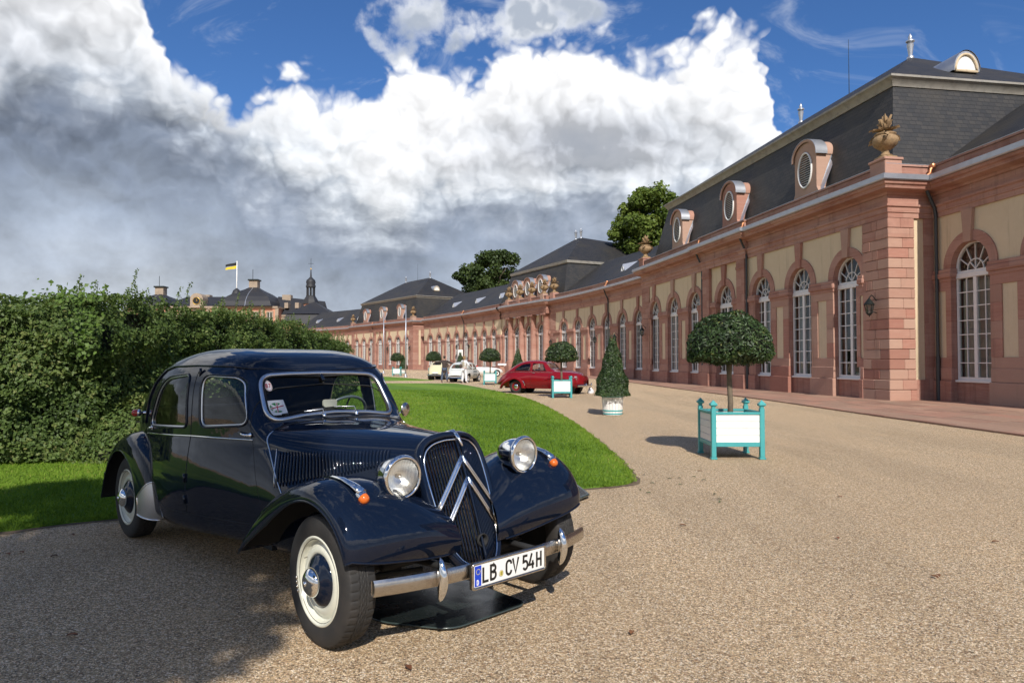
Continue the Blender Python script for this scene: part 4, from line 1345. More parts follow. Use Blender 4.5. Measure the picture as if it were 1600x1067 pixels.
# ------------------------------------------------------------------ the red sandstone orangery building
def stone_mat(name, c, dark, light, rnd=.0, bw=1.15, bh=.40):
    """ashlar sandstone: block to block tint, bedding streaks, weather stains"""
    m, t = new_mat(name)
    v = coords(t, 'Object')
    sp = t.node('ShaderNodeSeparateXYZ'); t.put(sp.inputs[0], v)
    cb = t.node('ShaderNodeCombineXYZ')
    t.put(cb.inputs[0], t.m('ADD', sp.outputs[0], t.m('MULTIPLY', sp.outputs[1], .73))); t.put(cb.inputs[1], sp.outputs[2])
    br = t.node('ShaderNodeTexBrick'); t.put(br.inputs['Vector'], cb.outputs[0])
    br.inputs['Scale'].default_value = 1.0
    br.inputs['Mortar Size'].default_value = .007
    br.inputs['Mortar Smooth'].default_value = .3
    br.inputs['Brick Width'].default_value = bw
    br.inputs['Row Height'].default_value = bh
    t.put(br.inputs['Color1'], dark); t.put(br.inputs['Color2'], light); t.put(br.inputs['Mortar'], tuple(x * .55 for x in c))
    cc = t.mix(.55, c, br.outputs['Color'])
    st_ = t.noise(t.vm('MULTIPLY', v, (1.0, 1.0, 9.0)), 1.6, 6, .6, .3)
    cc = t.mix(t.smooth(st_, .42, .68, 0, .42), cc, light)
    cc = t.mix(t.smooth(t.noise(v, .55, 5, .62), .5, .72, 0, .5), cc, tuple(x * .62 for x in dark))
    cc = t.mix(t.smooth(t.noise(v, 22, 4, .6), .5, .75, 0, .22), cc, (.15, .09, .075))
    cc = t.mix(t.smooth(t.noise(t.vm('MULTIPLY', v, (2.6, 2.6, .22)), 1.0, 5, .65), .52, .76, 0, .50), cc, (.13, .075, .06))
    if rnd:
        oi = t.node('ShaderNodeObjectInfo').outputs['Random']
        cc = t.mix(t.smooth(oi, .0, 1.0, 0, rnd), cc, (.47, .345, .26))
        cc = t.mix(t.smooth(t.m('FRACT', t.m('MULTIPLY', oi, 5.37)), .55, 1.0, 0, rnd), cc, (.25, .095, .07))
    b = t.node('ShaderNodeBsdfPrincipled'); t.put(b.inputs['Base Color'], cc)
    b.inputs['Roughness'].default_value = .85; b.inputs['Specular IOR Level'].default_value = .25
    bp = t.node('ShaderNodeBump'); bp.inputs['Strength'].default_value = .35; bp.inputs['Distance'].default_value = .015
    t.put(bp.inputs['Height'], t.m('ADD', t.noise(v, 30, 5, .6), t.m('MULTIPLY', br.outputs['Fac'], -1.5)))
    t.t.links.new(bp.outputs[0], b.inputs['Normal'])
    finish(t, b.outputs[0])
    return m
M['stone'] = stone_mat('red_sandstone', (.385, .198, .148), (.31, .138, .10), (.46, .288, .225))
M['block'] = stone_mat('red_sandstone_block', (.40, .20, .148), (.36, .162, .118), (.46, .27, .208), rnd=.55, bw=6.0, bh=3.0)
def plaster_mat():
    m, t = new_mat('cream_plaster')
    v = coords(t, 'Object')
    cc = t.mix(t.smooth(t.noise(v, .7, 5, .6), .42, .68, 0, .5), (.63, .51, .345), (.56, .45, .30))
    cc = t.mix(t.smooth(t.noise(v, 5, 5, .6), .45, .7, 0, .3), cc, (.68, .57, .41))
    cc = t.mix(t.smooth(t.noise(t.vm('MULTIPLY', v, (3.2, 3.2, .30)), 1.0, 5, .65), .50, .74, 0, .45), cc, (.30, .235, .155))
    cc = t.mix(t.smooth(t.noise(v, 16, 4, .6), .55, .8, 0, .25), cc, (.36, .29, .2))
    b = t.node('ShaderNodeBsdfPrincipled'); t.put(b.inputs['Base Color'], cc); b.inputs['Roughness'].default_value = .9; b.inputs['Specular IOR Level'].default_value = .2
    bp = t.node('ShaderNodeBump'); bp.inputs['Strength'].default_value = .2; bp.inputs['Distance'].default_value = .008
    t.put(bp.inputs['Height'], t.noise(v, 40, 5, .6)); t.t.links.new(bp.outputs[0], b.inputs['Normal'])
    finish(t, b.outputs[0])
    return m
M['plaster'] = plaster_mat()
M['plaster_old'] = pmat('cream_plaster_flat', (.56, .44, .275), .9, var=[(.7, .5, (.49, .38, .24)), (5, .3, (.60, .50, .34)), (16, .15, (.36, .29, .2))], bump=(60, .15, .004))
M['metal'] = pmat('zinc_sheet', (.46, .48, .52), .42, .75, var=[(3, .4, (.34, .36, .40))])
M['white_wood'] = pmat('white_window_wood', (.74, .73, .70), .45, var=[(8, .25, (.62, .60, .56))])
M['pane'] = glass_mat('window_pane_glass', (.62, .68, .66), .0, 1.55)
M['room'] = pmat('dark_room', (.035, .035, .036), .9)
M['curtain'] = pmat('pale_curtain', (.36, .37, .35), .9, var=[(3, .4, (.25, .26, .26))])
M['pipe'] = pmat('dark_downpipe', (.055, .06, .062), .5, .4)
M['copper'] = pmat('new_copper', (.62, .27, .13), .38, .7)
M['urn'] = pmat('ochre_carved_stone', (.30, .195, .10), .85, var=[(6, .7, (.13, .085, .05)), (18, .4, (.38, .27, .15))], bump=(25, .6, .02))
M['iron'] = pmat('black_iron', (.02, .025, .022), .5, .5)
M['moulding'] = pmat('weathered_roof_moulding', (.33, .31, .27), .65, var=[(3, .6, (.19, .18, .16)), (1, .4, (.25, .22, .18))])
def slate_mat():
    m, t = new_mat('roof_slate')
    v = coords(t, 'Object')
    oi = t.node('ShaderNodeAttribute', attribute_name='tint').outputs['Fac']
    cc = t.ramp(oi, [(0, (.010, .011, .013)), (.5, (.020, .020, .021)), (.85, (.034, .031, .028)), (1, (.050, .040, .030))])
    cc = t.mix(t.smooth(t.noise(v, .6, 5, .6), .5, .75, 0, .5), cc, (.036, .030, .021))
    b = t.node('ShaderNodeBsdfPrincipled'); t.put(b.inputs['Base Color'], cc)
    b.inputs['Roughness'].default_value = .6; b.inputs['Specular IOR Level'].default_value = .35
    bp = t.node('ShaderNodeBump'); bp.inputs['Strength'].default_value = .3; bp.inputs['Distance'].default_value = .02
    t.put(bp.inputs['Height'], t.noise(v, 18, 4, .6)); t.t.links.new(bp.outputs[0], b.inputs['Normal'])
    finish(t, b.outputs[0])
    return m
M['slate'] = slate_mat()
def far_slate():
    m, t = new_mat('roof_slate_far')
    v = coords(t, 'Object')
    sp = t.node('ShaderNodeSeparateXYZ'); t.put(sp.inputs[0], v)
    cb = t.node('ShaderNodeCombineXYZ'); t.put(cb.inputs[0], t.m('ADD', sp.outputs[0], sp.outputs[1])); t.put(cb.inputs[1], sp.outputs[2])
    br = t.node('ShaderNodeTexBrick'); t.put(br.inputs['Vector'], cb.outputs[0])
    br.inputs['Scale'].default_value = 1.0; br.inputs['Brick Width'].default_value = .32; br.inputs['Row Height'].default_value = .17; br.inputs['Mortar Size'].default_value = .012
    t.put(br.inputs['Color1'], (.016, .017, .019)); t.put(br.inputs['Color2'], (.036, .033, .030)); t.put(br.inputs['Mortar'], (.008, .008, .009))
    cc = t.mix(t.smooth(t.noise(v, .4, 5, .6), .45, .7, 0, .6), br.outputs['Color'], (.046, .038, .026))
    b = t.node('ShaderNodeBsdfPrincipled'); t.put(b.inputs['Base Color'], cc); b.inputs['Roughness'].default_value = .6
    bp = t.node('ShaderNodeBump'); bp.inputs['Strength'].default_value = .5; bp.inputs['Distance'].default_value = .02
    t.put(bp.inputs['Height'], br.outputs['Fac']); bp.invert = True; t.t.links.new(bp.outputs[0], b.inputs['Normal'])
    finish(t, b.outputs[0])
    return m
M['slate_far'] = far_slate()

BAY, OW, SPR, RI, RO, ARCH = 3.27, .84, 4.66, .85, 1.20, 6.57
def half_arc(r_, n=20, z=SPR, a0=0, a1=180): return [(r_ * math.cos(R(a)), z + r_ * math.sin(R(a))) for a in np.linspace(a0, a1, n)]
# ---- shared meshes for one bay (x along the wall, y outwards, z up)
def data(mb, name, mat, angle=None):
    o = mb.build(name, mat, None, angle=angle)
    me = o.data
    bpy.data.objects.remove(o)
    return me
def spandrel(b_):
    return MB().prism([(-b_ / 2, SPR), (-RO + .01, SPR)] + half_arc(RO - .01, 24, a0=180, a1=0) + [(RO - .01, SPR), (b_ / 2, SPR), (b_ / 2, ARCH), (-b_ / 2, ARCH)], -.45, 0)
D = {}
D['arch'] = data(MB().prism(half_arc(RI, 24, a0=180, a1=0) + half_arc(RO, 24), -.50, .05).box(RI, RO, -.48, .045, SPR - .001, SPR + .02), 'arch', M['stone'], 40)
D['keystone'] = data(MB().prism([(-.15, 5.46), (.15, 5.46), (.25, 6.565), (-.25, 6.565)], -.30, .12), 'keystone', M['block'])
D['apron'] = data(MB().box(-.88, .88, -.50, -.13, 0, .70), 'apron', M['stone'])
D['sill'] = data(MB().bbox(-.86, .86, -.30, -.06, .70, .775, .01), 'sill', M['white_wood'])
def pier_mesh(w_, whole=True):
    h = w_ / 2
    mb = MB()
    mb.bbox(-h, h, -.55, .12, 0, .74, .02)
    mb.bbox(-h + .02, h - .02, -.55, .07, .74, 1.2, .02)
    if whole:
        mb.box(-h + .03, h - .03, -.55, 0, 1.2, 4.3)
        for x0, x1, z0, z1 in ((-h + .03, -.30, 1.2, 4.3), (.30, h - .03, 1.2, 4.3), (-.30, .30, 1.2, 1.55), (-.30, .30, 3.9, 4.3)):
            mb.box(x0, x1, -.02, .045, z0, z1)
    return mb
def impost_mesh(w_):
    h = w_ / 2
    return MB().bbox(-h - .01, h + .01, -.56, .07, 4.22, 4.34, .01).bbox(-h - .05, h + .05, -.58, .13, 4.34, 4.54, .03).bbox(-h - .03, h + .03, -.56, .10, 4.54, SPR, .015)
def panel_mesh():
    return MB().box(-.299, .299, -.03, .004, 1.55, 3.9)
PW_ = BAY - 2 * OW
D['pier'] = data(pier_mesh(PW_), 'pier', M['stone'])
D['pier_base'] = data(pier_mesh(PW_, False), 'pier_base', M['block'])
D['impost'] = data(impost_mesh(PW_), 'impost', M['stone'])
D['panel'] = data(panel_mesh(), 'plaster_panel', M['plaster'])
# window: white frame, transom, glazing bars, fanlight
def window_mesh(door=False):
    mb = MB()
    y0, y1 = -.26, -.16
    mb.box(-.84, -.76, y0, y1, .77, SPR); mb.box(.76, .84, y0, y1, .77, SPR)
    mb.box(-.76, .76, y0, y1 - .001, .77, .88)
    mb.bbox(-.84, .84, y0 - .01, y1 + .035, 4.28, 4.47, .02)
    mb.box(-.07, .07, y0, y1 + .012, .88, 4.28)
    for x in (-.415, .415): mb.box(x - .016, x + .016, y0 + .02, y1 - .02, .88, 4.28)
    for k in range(1, 7):
        z = .88 + (4.28 - .88) * k / 7
        mb.box(-.76, -.07, y0 + .021, y1 - .021, z - .016, z + .016); mb.box(.07, .76, y0 + .021, y1 - .021, z - .016, z + .016)
    mb.prism(half_arc(.755, 24, z=4.68, a0=180, a1=0) + [(.755, 4.47), (.84, 4.47), (.84, SPR)] + half_arc(.84, 24, z=SPR) + [(-.84, 4.47), (-.755, 4.47)], y0, y1)
    mb.box(-.755, .755, y0, y1 - .002, 4.47, 4.54)
    # fan bars
    for a, r0_, r1_ in ((26, .37, 1), (58, .37, 1), (90, .0, 1), (122, .37, 1), (154, .37, 1), (45, 0, .36 / .76), (135, 0, .36 / .76)):
        c, s_ = math.cos(R(a)), math.sin(R(a))
        p, q = Vector((r0_ * c, 0, 4.55 + r0_ * s_)), Vector((.755 * r1_ * c, 0, 4.55 + (.06 if r1_ == 1 else 0) + .80 * r1_ * s_))
        n = Vector((-(q - p).z, 0, (q - p).x)).normalized() * .014
        vs_ = []
        for y in (y0 + .02, y1 - .02):
            for v in (p - n, p + n, q + n, q - n): vs_.append((v.x, y, v.z))
        mb.add(vs_, [(0, 1, 2, 3), (7, 6, 5, 4), (0, 4, 5, 1), (1, 5, 6, 2), (2, 6, 7, 3), (3, 7, 4, 0)])
    mb.prism(half_arc(.34, 16, z=4.54, a0=180, a1=0) + half_arc(.37, 16, z=4.54), y0 + .018, y1 - .018)
    return mb
D['window'] = data(window_mesh(), 'window', M['white_wood'])
yp = -.21
def quad(x0, x1, z0, z1): return MB().add([(x0, yp, z0), (x1, yp, z0), (x1, yp, z1), (x0, yp, z1)], [(0, 1, 2, 3)])
g_all = quad(-.76, .76, .88, 4.28)
g_all.add([(p[0], yp, p[1]) for p in half_arc(.76, 24, z=4.68)] + [(-.76, yp, 4.5), (.76, yp, 4.5)], [tuple(range(26))])
D['glazing'] = data(g_all, 'glazing', M['pane'])
PANES_D = []
for c in range(4):
    xx = [(-.758, -.431), (-.399, -.072), (.072, .399), (.431, .758)][c]
    for k in range(7):
        z0, z1 = .88 + 3.4 * k / 7, .88 + 3.4 * (k + 1) / 7
        PANES_D.append(data(quad(xx[0], xx[1], z0 + .017, z1 - .017), 'pane', M['pane']))
fan_edges = [0, 26, 58, 90, 122, 154, 180]
for k in range(6):
    a = [(.37 * math.cos(R(x)), yp, 4.54 + .37 * math.sin(R(x))) for x in np.linspace(fan_edges[k] + 2, fan_edges[k + 1] - 2, 5)]
    b = [(.755 * math.cos(R(x)), yp, 4.60 + .80 * math.sin(R(x))) for x in np.linspace(fan_edges[k + 1] - 1.5, fan_edges[k] + 1.5, 5)]
    PANES_D.append(data(MB().add(a + b, [tuple(range(10))]), 'pane', M['pane']))
for k in range(3):
    a = [(.34 * math.cos(R(x)), yp, 4.54 + .34 * math.sin(R(x))) for x in np.linspace(60 * k + 2, 60 * k + 58, 6)]
    PANES_D.append(data(MB().add(a + [(0, yp, 4.54)], [tuple(range(7))]), 'pane', M['pane']))
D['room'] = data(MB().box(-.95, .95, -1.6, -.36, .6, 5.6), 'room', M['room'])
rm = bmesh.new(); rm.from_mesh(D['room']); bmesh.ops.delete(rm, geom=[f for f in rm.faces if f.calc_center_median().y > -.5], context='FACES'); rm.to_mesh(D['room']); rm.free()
def curtain_mesh(x0, x1, z1):
    pts = [[(x, -.40 + .025 * math.sin(x * 34), z) for x in np.linspace(x0, x1, 26)] for z in (.85, z1)]
    return MB().grid(pts)
D['curtain'] = data(curtain_mesh(-.80, .80, 4.25), 'curtain', M['curtain'], 60)
D['curtain_side'] = data(curtain_mesh(-.72, -.1, 5.0).grid([[(x, -.40 + .025 * math.sin(x * 34), z) for x in np.linspace(.25, .72, 16)] for z in (.85, 5.0)]), 'curtain', M['curtain'], 60)
D['lower_door'] = data(MB().bbox(-.76, .76, -.25, -.15, .02, .88, .02).box(-.06, .06, -.26, -.135, .0, .9), 'door_panel', M['white_wood'])

class Facade:
    """places bay pieces along a straight or curved wall; frame(s) gives position and heading of the wall at distance s"""
    def __init__(self, name, label, origin, ang0, length, ang1=None):
        self.o = np.array(origin, float); self.a0 = R(ang0); self.a1 = R(ang1 if ang1 is not None else ang0); self.L = length
        self.root = thing(name, label, 'building', (origin[0], origin[1], 0))
        n = 200
        s = np.linspace(-4, length + 4, n)
        a = self.a0 + (self.a1 - self.a0) * s / length
        dx, dy = np.cos(a), np.sin(a)
        ds = s[1] - s[0]
        X = np.concatenate([[0], np.cumsum((dx[1:] + dx[:-1]) / 2 * ds)]); Y = np.concatenate([[0], np.cumsum((dy[1:] + dy[:-1]) / 2 * ds)])
        i0 = np.interp(0, s, X), np.interp(0, s, Y)
        self.s, self.X, self.Y, self.A = s, X - i0[0], Y - i0[1], a
    def frame(self, s):
        return float(np.interp(s, self.s, self.X)), float(np.interp(s, self.s, self.Y)), float(np.interp(s, self.s, self.A))
    def put(self, me, s, name=None, y=0.0, z=0.0, parent=None):
        o = bpy.data.objects.new(name or me.name.split('.')[0], me)
        col.objects.link(o)
        if parent is not None:
            o.parent = parent
        else:
            o.parent = self.root
            x_, y_, a = self.frame(s)
            o.location = (x_ - math.sin(a) * y, y_ + math.cos(a) * y, z)
            o.rotation_euler = (0, 0, a)
        return o
    def local(self, s, y):
        """wall coordinates to root plan coordinates"""
        x_, y_, a = self.frame(s)
        return x_ - math.sin(a) * y, y_ + math.cos(a) * y
    def path(self, pts, step=3.0):
        out = []
        curved = abs(self.a1 - self.a0) > 1e-4
        for i, (s, y) in enumerate(pts):
            if i and curved and abs(pts[i - 1][0] - s) > step:
                k = int(abs(s - pts[i - 1][0]) / step) + 1
                for j in range(1, k): out.append(self.local(pts[i - 1][0] + (s - pts[i - 1][0]) * j / k, y))
            out.append(self.local(s, y))
        return out
    def window(self, s, near, i, door=False):
        w_ = self.put(D['window'], s, 'window')
        if near:
            for me in PANES_D: self.put(me, s, 'pane', parent=w_)
        else:
            self.put(D['glazing'], s, 'glazing', parent=w_)
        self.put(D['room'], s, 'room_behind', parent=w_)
        if i % 3 != 1: self.put(D['curtain'] if i % 3 == 0 else D['curtain_side'], s, 'curtain', parent=w_)
        self.put(D['sill'], s, 'window_sill', parent=w_)
    def bay(self, s, b_, near, i):
        k = 'sp%.2f' % b_
        if k not in D: D[k] = data(spandrel(b_), 'spandrel', M['plaster'])
        self.put(D[k], s, 'spandrel')
        a = self.put(D['arch'], s, 'arch')
        self.put(D['keystone'], s, 'keystone', parent=a)
        self.put(D['apron'], s, 'apron')
        self.window(s, near, i)
    def pier(self, s, w_, near):
        kp, ki = 'pier%.2f' % w_, 'imp%.2f' % w_
        if kp not in D:
            D[kp] = data(pier_mesh(w_), 'pier', M['stone']); D[ki] = data(impost_mesh(w_), 'impost', M['stone'])
            D[kp + 'b'] = data(pier_mesh(w_, False), 'pier_base', M['block'])
        if near:
            p = self.put(D[kp + 'b'], s, 'pier')
            h = w_ / 2
            mb = MB().box(-h + .03, h - .03, -.55, 0, 1.2, 4.3)
            k = 'core%.2f' % w_
            if k not in D: D[k] = data(mb, 'pier_core', M['stone'])
            self.put(D[k], s, 'pier_core', parent=p)
            zs = [1.2, 1.55, 2.15, 2.72, 3.32, 3.9, 4.3]
            for j in range(6):
                segs = [(-h + .03, h - .03)] if j in (0, 5) else [(-h + .03, -.30), (.30, h - .03)]
                for q, (x0, x1) in enumerate(segs):
                    k2 = 'blk%.2f_%d_%d' % (w_, j, q)
                    if k2 not in D: D[k2] = data(MB().bbox(x0 + .001, x1 - .001, -.10, .045 + .004 * ((j * 3 + q) % 3), zs[j] + .002, zs[j + 1] - .002, .006), 'stone_block', M['block'])
                    self.put(D[k2], s, 'stone_block', parent=p)
        else:
            p = self.put(D[kp], s, 'pier')
        self.put(D['panel'], s, 'plaster_panel', parent=p)
        self.put(D[ki], s, 'impost', parent=p)
    def entablature(self, pts):
        path = self.path(pts)
        r_ = self.root
        MB().sweep([(-.35, ARCH), (.06, ARCH), (.06, 6.74), (.095, 6.76), (.095, 6.93), (.15, 6.97), (.15, 7.04), (.05, 7.06), (.05, 7.38), (-.2, 7.40)], path).build('frieze', M['stone'], r_, angle=30)
        MB().sweep([(.03, 7.38), (.10, 7.39), (.14, 7.47), (.27, 7.51), (.40, 7.55), (.43, 7.65), (.49, 7.69), (.515, 7.79), (.2, 7.81)], path).build('cornice', M['stone'], r_, angle=30)
        MB().sweep([(.40, 7.805), (.56, 7.795), (.60, 7.83), (.61, 8.00), (.57, 8.02), (.10, 8.06)], path).build('gutter', M['metal'], r_, angle=40)
        MB().sweep([(.12, 7.93), (.12, 8.40), (.165, 8.41), (.165, 8.48), (-.22, 8.50), (-.22, 8.0)], path).build('parapet', M['stone'], r_, angle=30)
        MB().sweep([(.170, 8.479), (.172, 8.497), (-.24, 8.515)], path).build('parapet_flashing', M['metal'], r_)

def slates(rows, parent, names, limit, focus=None):
    """slates over flat roof faces: rows = list of (p00, p10, p01) corner, along, up; the nearest ones become parts of their own"""
    quads, tints = [], []
    for p0, p1, p2, p3 in rows:      # bottom-left, bottom-right, top-right, top-left
        p0, p1, p2, p3 = map(np.array, (p0, p1, p2, p3))
        Hh = np.linalg.norm((p3 + p2 - p0 - p1) / 2)
        nr = max(1, int(Hh / .165))
        nrm = np.cross(p1 - p0, p3 - p0); nrm = nrm / np.linalg.norm(nrm)
        Wm = np.linalg.norm(p1 - p0)
        for r_ in range(nr):
            t0, t1 = r_ / nr, min(1, (r_ + 1.15) / nr)
            a0, b0 = p0 + (p3 - p0) * t0, p1 + (p2 - p1) * t0
            a1, b1 = p0 + (p3 - p0) * t1, p1 + (p2 - p1) * t1
            wdt = np.linalg.norm(b0 - a0)
            k = max(1, int(Wm / .30))
            off = .5 / k * (r_ % 2)
            xs_ = np.clip(np.arange(-1, k + 1) / k + off, 0, 1)
            for j in range(len(xs_) - 1):
                u0, u1 = xs_[j], xs_[j + 1]
                if u1 - u0 < .15 / k: continue
                g = .010 / max(wdt, .1)
                lo0, lo1 = a0 + (b0 - a0) * (u0 + g), a0 + (b0 - a0) * (u1 - g)
                hi0, hi1 = a1 + (b1 - a1) * (u0 + g), a1 + (b1 - a1) * (u1 - g)
                lift = .028 + random.uniform(-.005, .008)
                quads.append((lo0 + nrm * lift, lo1 + nrm * (lift + random.uniform(-.004, .004)), hi1 + nrm * .004, hi0 + nrm * .004, lo0, lo1))
                tints.append(min(1, max(0, random.gauss(.5, .22))))
    Q = np.array(quads); T = np.array(tints)
    order = np.argsort(np.linalg.norm(Q.mean(1) - np.array(focus), axis=1)) if focus is not None else np.arange(len(Q))
    own = order[:limit]
    for i in own:
        q = Q[i]
        me = bpy.data.meshes.new('slate')
        me.from_pydata([tuple(x) for x in q], [], [(0, 1, 2, 3), (4, 5, 1, 0)])
        at = me.attributes.new('tint', 'FLOAT', 'POINT'); at.data.foreach_set('value', np.full(6, T[i], np.float32))
        me.materials.append(M['slate'])
        link('slate', me, parent)
    rest = order[limit:]
    if len(rest):
        V = Q[rest].reshape(-1, 3)
        b = np.arange(len(rest))[:, None] * 6
        F = np.concatenate([b + [0, 1, 2, 3], b + [4, 5, 1, 0]])
        o = mesh_np('slate_courses', V, F, M['slate'], parent, colors=np.repeat(T[rest], 6))
        o['kind'] = 'stuff'

def urn_mesh(k=1.0):
    mb = MB()
    mb.bbox(-.28, .28, -.28, .28, 0, .10, .02)
    n = 32
    rows = []
    for r_, z in [(.22, .10), (.24, .15), (.15, .20), (.12, .30), (.16, .36), (.26, .42), (.38, .52), (.44, .64), (.44, .74), (.38, .83), (.33, .87), (.37, .91), (.36, .95), (.2, .98), (.0, .98)]:
        fl = .05 if .38 < z < .84 else 0
        rows.append([(r_ * (1 + fl * abs(math.sin(a * 6)) - fl) * math.cos(a), r_ * (1 + fl * abs(math.sin(a * 6)) - fl) * math.sin(a), z) for a in np.linspace(0, 2 * math.pi, n + 1)[:-1]])
    mb.grid(rows, closed_v=True)
    rr = random.Random(5)
    def leaf(p, d, L_, w_, curl):
        p, d = Vector(p), Vector(d).normalized()
        s_ = d.cross(Vector((0, 0, 1))); s_ = s_.normalized() if s_.length > .1 else Vector((1, 0, 0))
        up = s_.cross(d)
        sec = []
        for t in np.linspace(0, 1, 5):
            c = p + d * L_ * t + up * curl * t * t
            ww = w_ * math.sin(math.pi * (.15 + .8 * t))
            sec.append([tuple(c - s_ * ww + up * .03), tuple(c - up * .03), tuple(c + s_ * ww + up * .03), tuple(c + up * .035)])
        mb.grid(sec, closed_v=True)
    for i in range(12):                       # collar of curling leaves
        a = i * math.pi / 6 + rr.uniform(-.1, .1)
        leaf((.16 * math.cos(a), .16 * math.sin(a), 1.0 + rr.uniform(0, .1)), (math.cos(a), math.sin(a), .45), rr.uniform(.26, .36), .09, rr.uniform(-.16, -.02))
    for i in range(14):                       # upright plume
        a = i * 2.4
        leaf((.10 * math.cos(a), .10 * math.sin(a), 1.05 + .02 * i), (math.cos(a) * .5, math.sin(a) * .5, 1.1), rr.uniform(.22, .36), .075, rr.uniform(-.10, .02))
    for i in range(5):
        a = i * 1.25
        leaf((.05 * math.cos(a), .05 * math.sin(a), 1.35), (math.cos(a) * .25, math.sin(a) * .25, 1), rr.uniform(.24, .36), .06, rr.uniform(-.08, .08))
    for a in (30, 150, 270):                  # leaf clusters hung on the bowl
        for j in range(4):
            aa = R(a + rr.uniform(-14, 14))
            leaf((.36 * math.cos(aa), .36 * math.sin(aa), .90 - .08 * j), (math.cos(aa), math.sin(aa), -.5 + .2 * j), .2, .07, -.05)
    return mb
D['urn'] = data(urn_mesh(1.0), 'urn', M['urn'], 60)
D['finial'] = data(MB().lathe([(.16, 0), (.17, .1), (.09, .18), (.13, .5), (.17, .72), (.10, .78), (.20, .86), (.20, .92), (.08, .98), (.10, 1.1), (.03, 1.25), (0, 1.3)], 12), 'roof_finial', M['metal'], 50)
def lantern_mesh():
    mb = MB()
    mb.tube([(0, .0, .25), (0, .22, .42), (0, .42, .46), (0, .52, .34)], .025, 6)
    mb.tube([(0, .0, -.25), (0, .20, -.22), (0, .46, -.30)], .02, 6)
    mb.lathe([(.02, .34), (.20, .10), (.22, .08), (.17, .07)], 6, 'z', (0, .52, 0))
    mb.lathe([(.06, -.36), (.10, -.30), (.11, -.28)], 6, 'z', (0, .52, 0))
    for a in range(6):
        c, s_ = math.cos(a * math.pi / 3), math.sin(a * math.pi / 3)
        mb.tube([(.11 * c, .52 + .11 * s_, -.29), (.18 * c, .52 + .18 * s_, .08)], .014, 4)
    mb.tube([(0, .52, -.36), (0, .52, -.44)], [.03, .005], 6)
    mb.v = [(x * .9, (y - .2) * .9 if y > .3 else y * .6, z * .9) for x, y, z in mb.v]
    return mb
D['lantern'] = data(lantern_mesh(), 'wall_lantern', M['iron'], 50)
D['lantern_glass'] = data(MB().lathe([(.09, -.25), (.149, .063)], 6, 'z', (0, .288, 0)), 'lantern_glass', M['pane'])
N_LAMP = [0]
def lantern(f, s, z, label, y=.06):
    o = f.put(D['lantern'], s, 'wall_lantern', y=y, z=z)
    g = f.put(D['lantern_glass'], s, 'lantern_glass', parent=o)
    return o

def dormer(f, s, z0=8.42, k=1.0):
    """stone bull's-eye dormer with oval louvre, curved hood and zinc flashings"""
    h = .82 * k
    out = [(-h - .12, 0), (h + .12, 0), (h + .10, .30), (h, .48), (h, 1.95)] + [(h * math.cos(R(a)) * 1.0, 1.95 + .62 * math.sin(R(a))) for a in np.linspace(0, 180, 16)][1:-1] + [(-h, 1.95), (-h, .48), (-h - .10, .30)]
    oval = [(.50 * k * math.cos(R(a)), 1.36 + .76 * math.sin(R(a))) for a in np.linspace(0, 360, 29)[:-1]]
    if 'dormer' not in D:
        D['dormer'] = data(MB().plate(out, oval, -1.45, -.30), 'dormer', M['block'])
        hood = MB()
        ring = lambda e, y: [((h + e) * math.cos(R(a)), y, 1.95 + (.62 + e) * math.sin(R(a))) for a in np.linspace(-6, 186, 22)]
        hood.grid([ring(.0, -.22), ring(.09, -.20), ring(.11, -.20), ring(.12, -.34), ring(.05, -.36), ring(.05, -1.7), ring(-.02, -1.7)])
        D['hood'] = data(hood, 'dormer_hood', M['block'], 40)
        D['hoodcap'] = data(MB().grid([ring(.115, -.19), ring(.128, -.19), ring(.128, -.75), ring(.115, -.75)]), 'hood_sheet', M['metal'], 40)
        ovr = MB().tube([(x, -.27, z) for x, z in oval], .042, 8, closed=True)
        D['oval'] = data(ovr, 'oval_frame', M['white_wood'], 60)
        D['louv'] = []
        for j in range(14):
            z = 1.36 - .70 + 1.4 * (j + .5) / 14
            xw = .50 * k * math.sqrt(max(0, 1 - ((z - 1.36) / .76) ** 2))
            D['louv'].append(data(MB().add([(-xw, -.30, z - .035), (xw, -.30, z - .035), (xw, -.40, z + .035), (-xw, -.40, z + .035), (-xw, -.315, z - .045), (xw, -.315, z - .045)], [(0, 1, 2, 3), (4, 5, 1, 0)]), 'louvre_slat', M['white_wood']))
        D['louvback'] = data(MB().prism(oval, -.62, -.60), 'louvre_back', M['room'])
        D['flash'] = []
        for sg in (-1, 1):
            fl = MB()
            fl.add([(sg * (h + .01), -.32, .10), (sg * (h + .20), -.36, .0), (sg * (h + .22), -1.25, 2.2), (sg * (h + .01), -1.2, 2.2)], [(0, 1, 2, 3)])
            fl.add([(sg * (h + .011), -.38, .2), (sg * (h + .011), -.5, .2), (sg * (h + .011), -1.2, 2.1), (sg * (h + .011), -1.08, 2.1)], [(0, 1, 2, 3)])
            D['flash'].append(data(fl, 'dormer_flashing', M['metal']))
    o = f.put(D['dormer'], s, 'dormer', z=z0)
    for kk, nm in (('hood', 'dormer_hood'), ('hoodcap', 'hood_sheet'), ('oval', 'oval_frame'), ('louvback', 'louvre_back')):
        f.put(D[kk], s, nm, parent=o)
    for me in D['louv']: f.put(me, s, 'louvre_slat', parent=o)
    for me in D['flash']: f.put(me, s, 'dormer_flashing', parent=o)

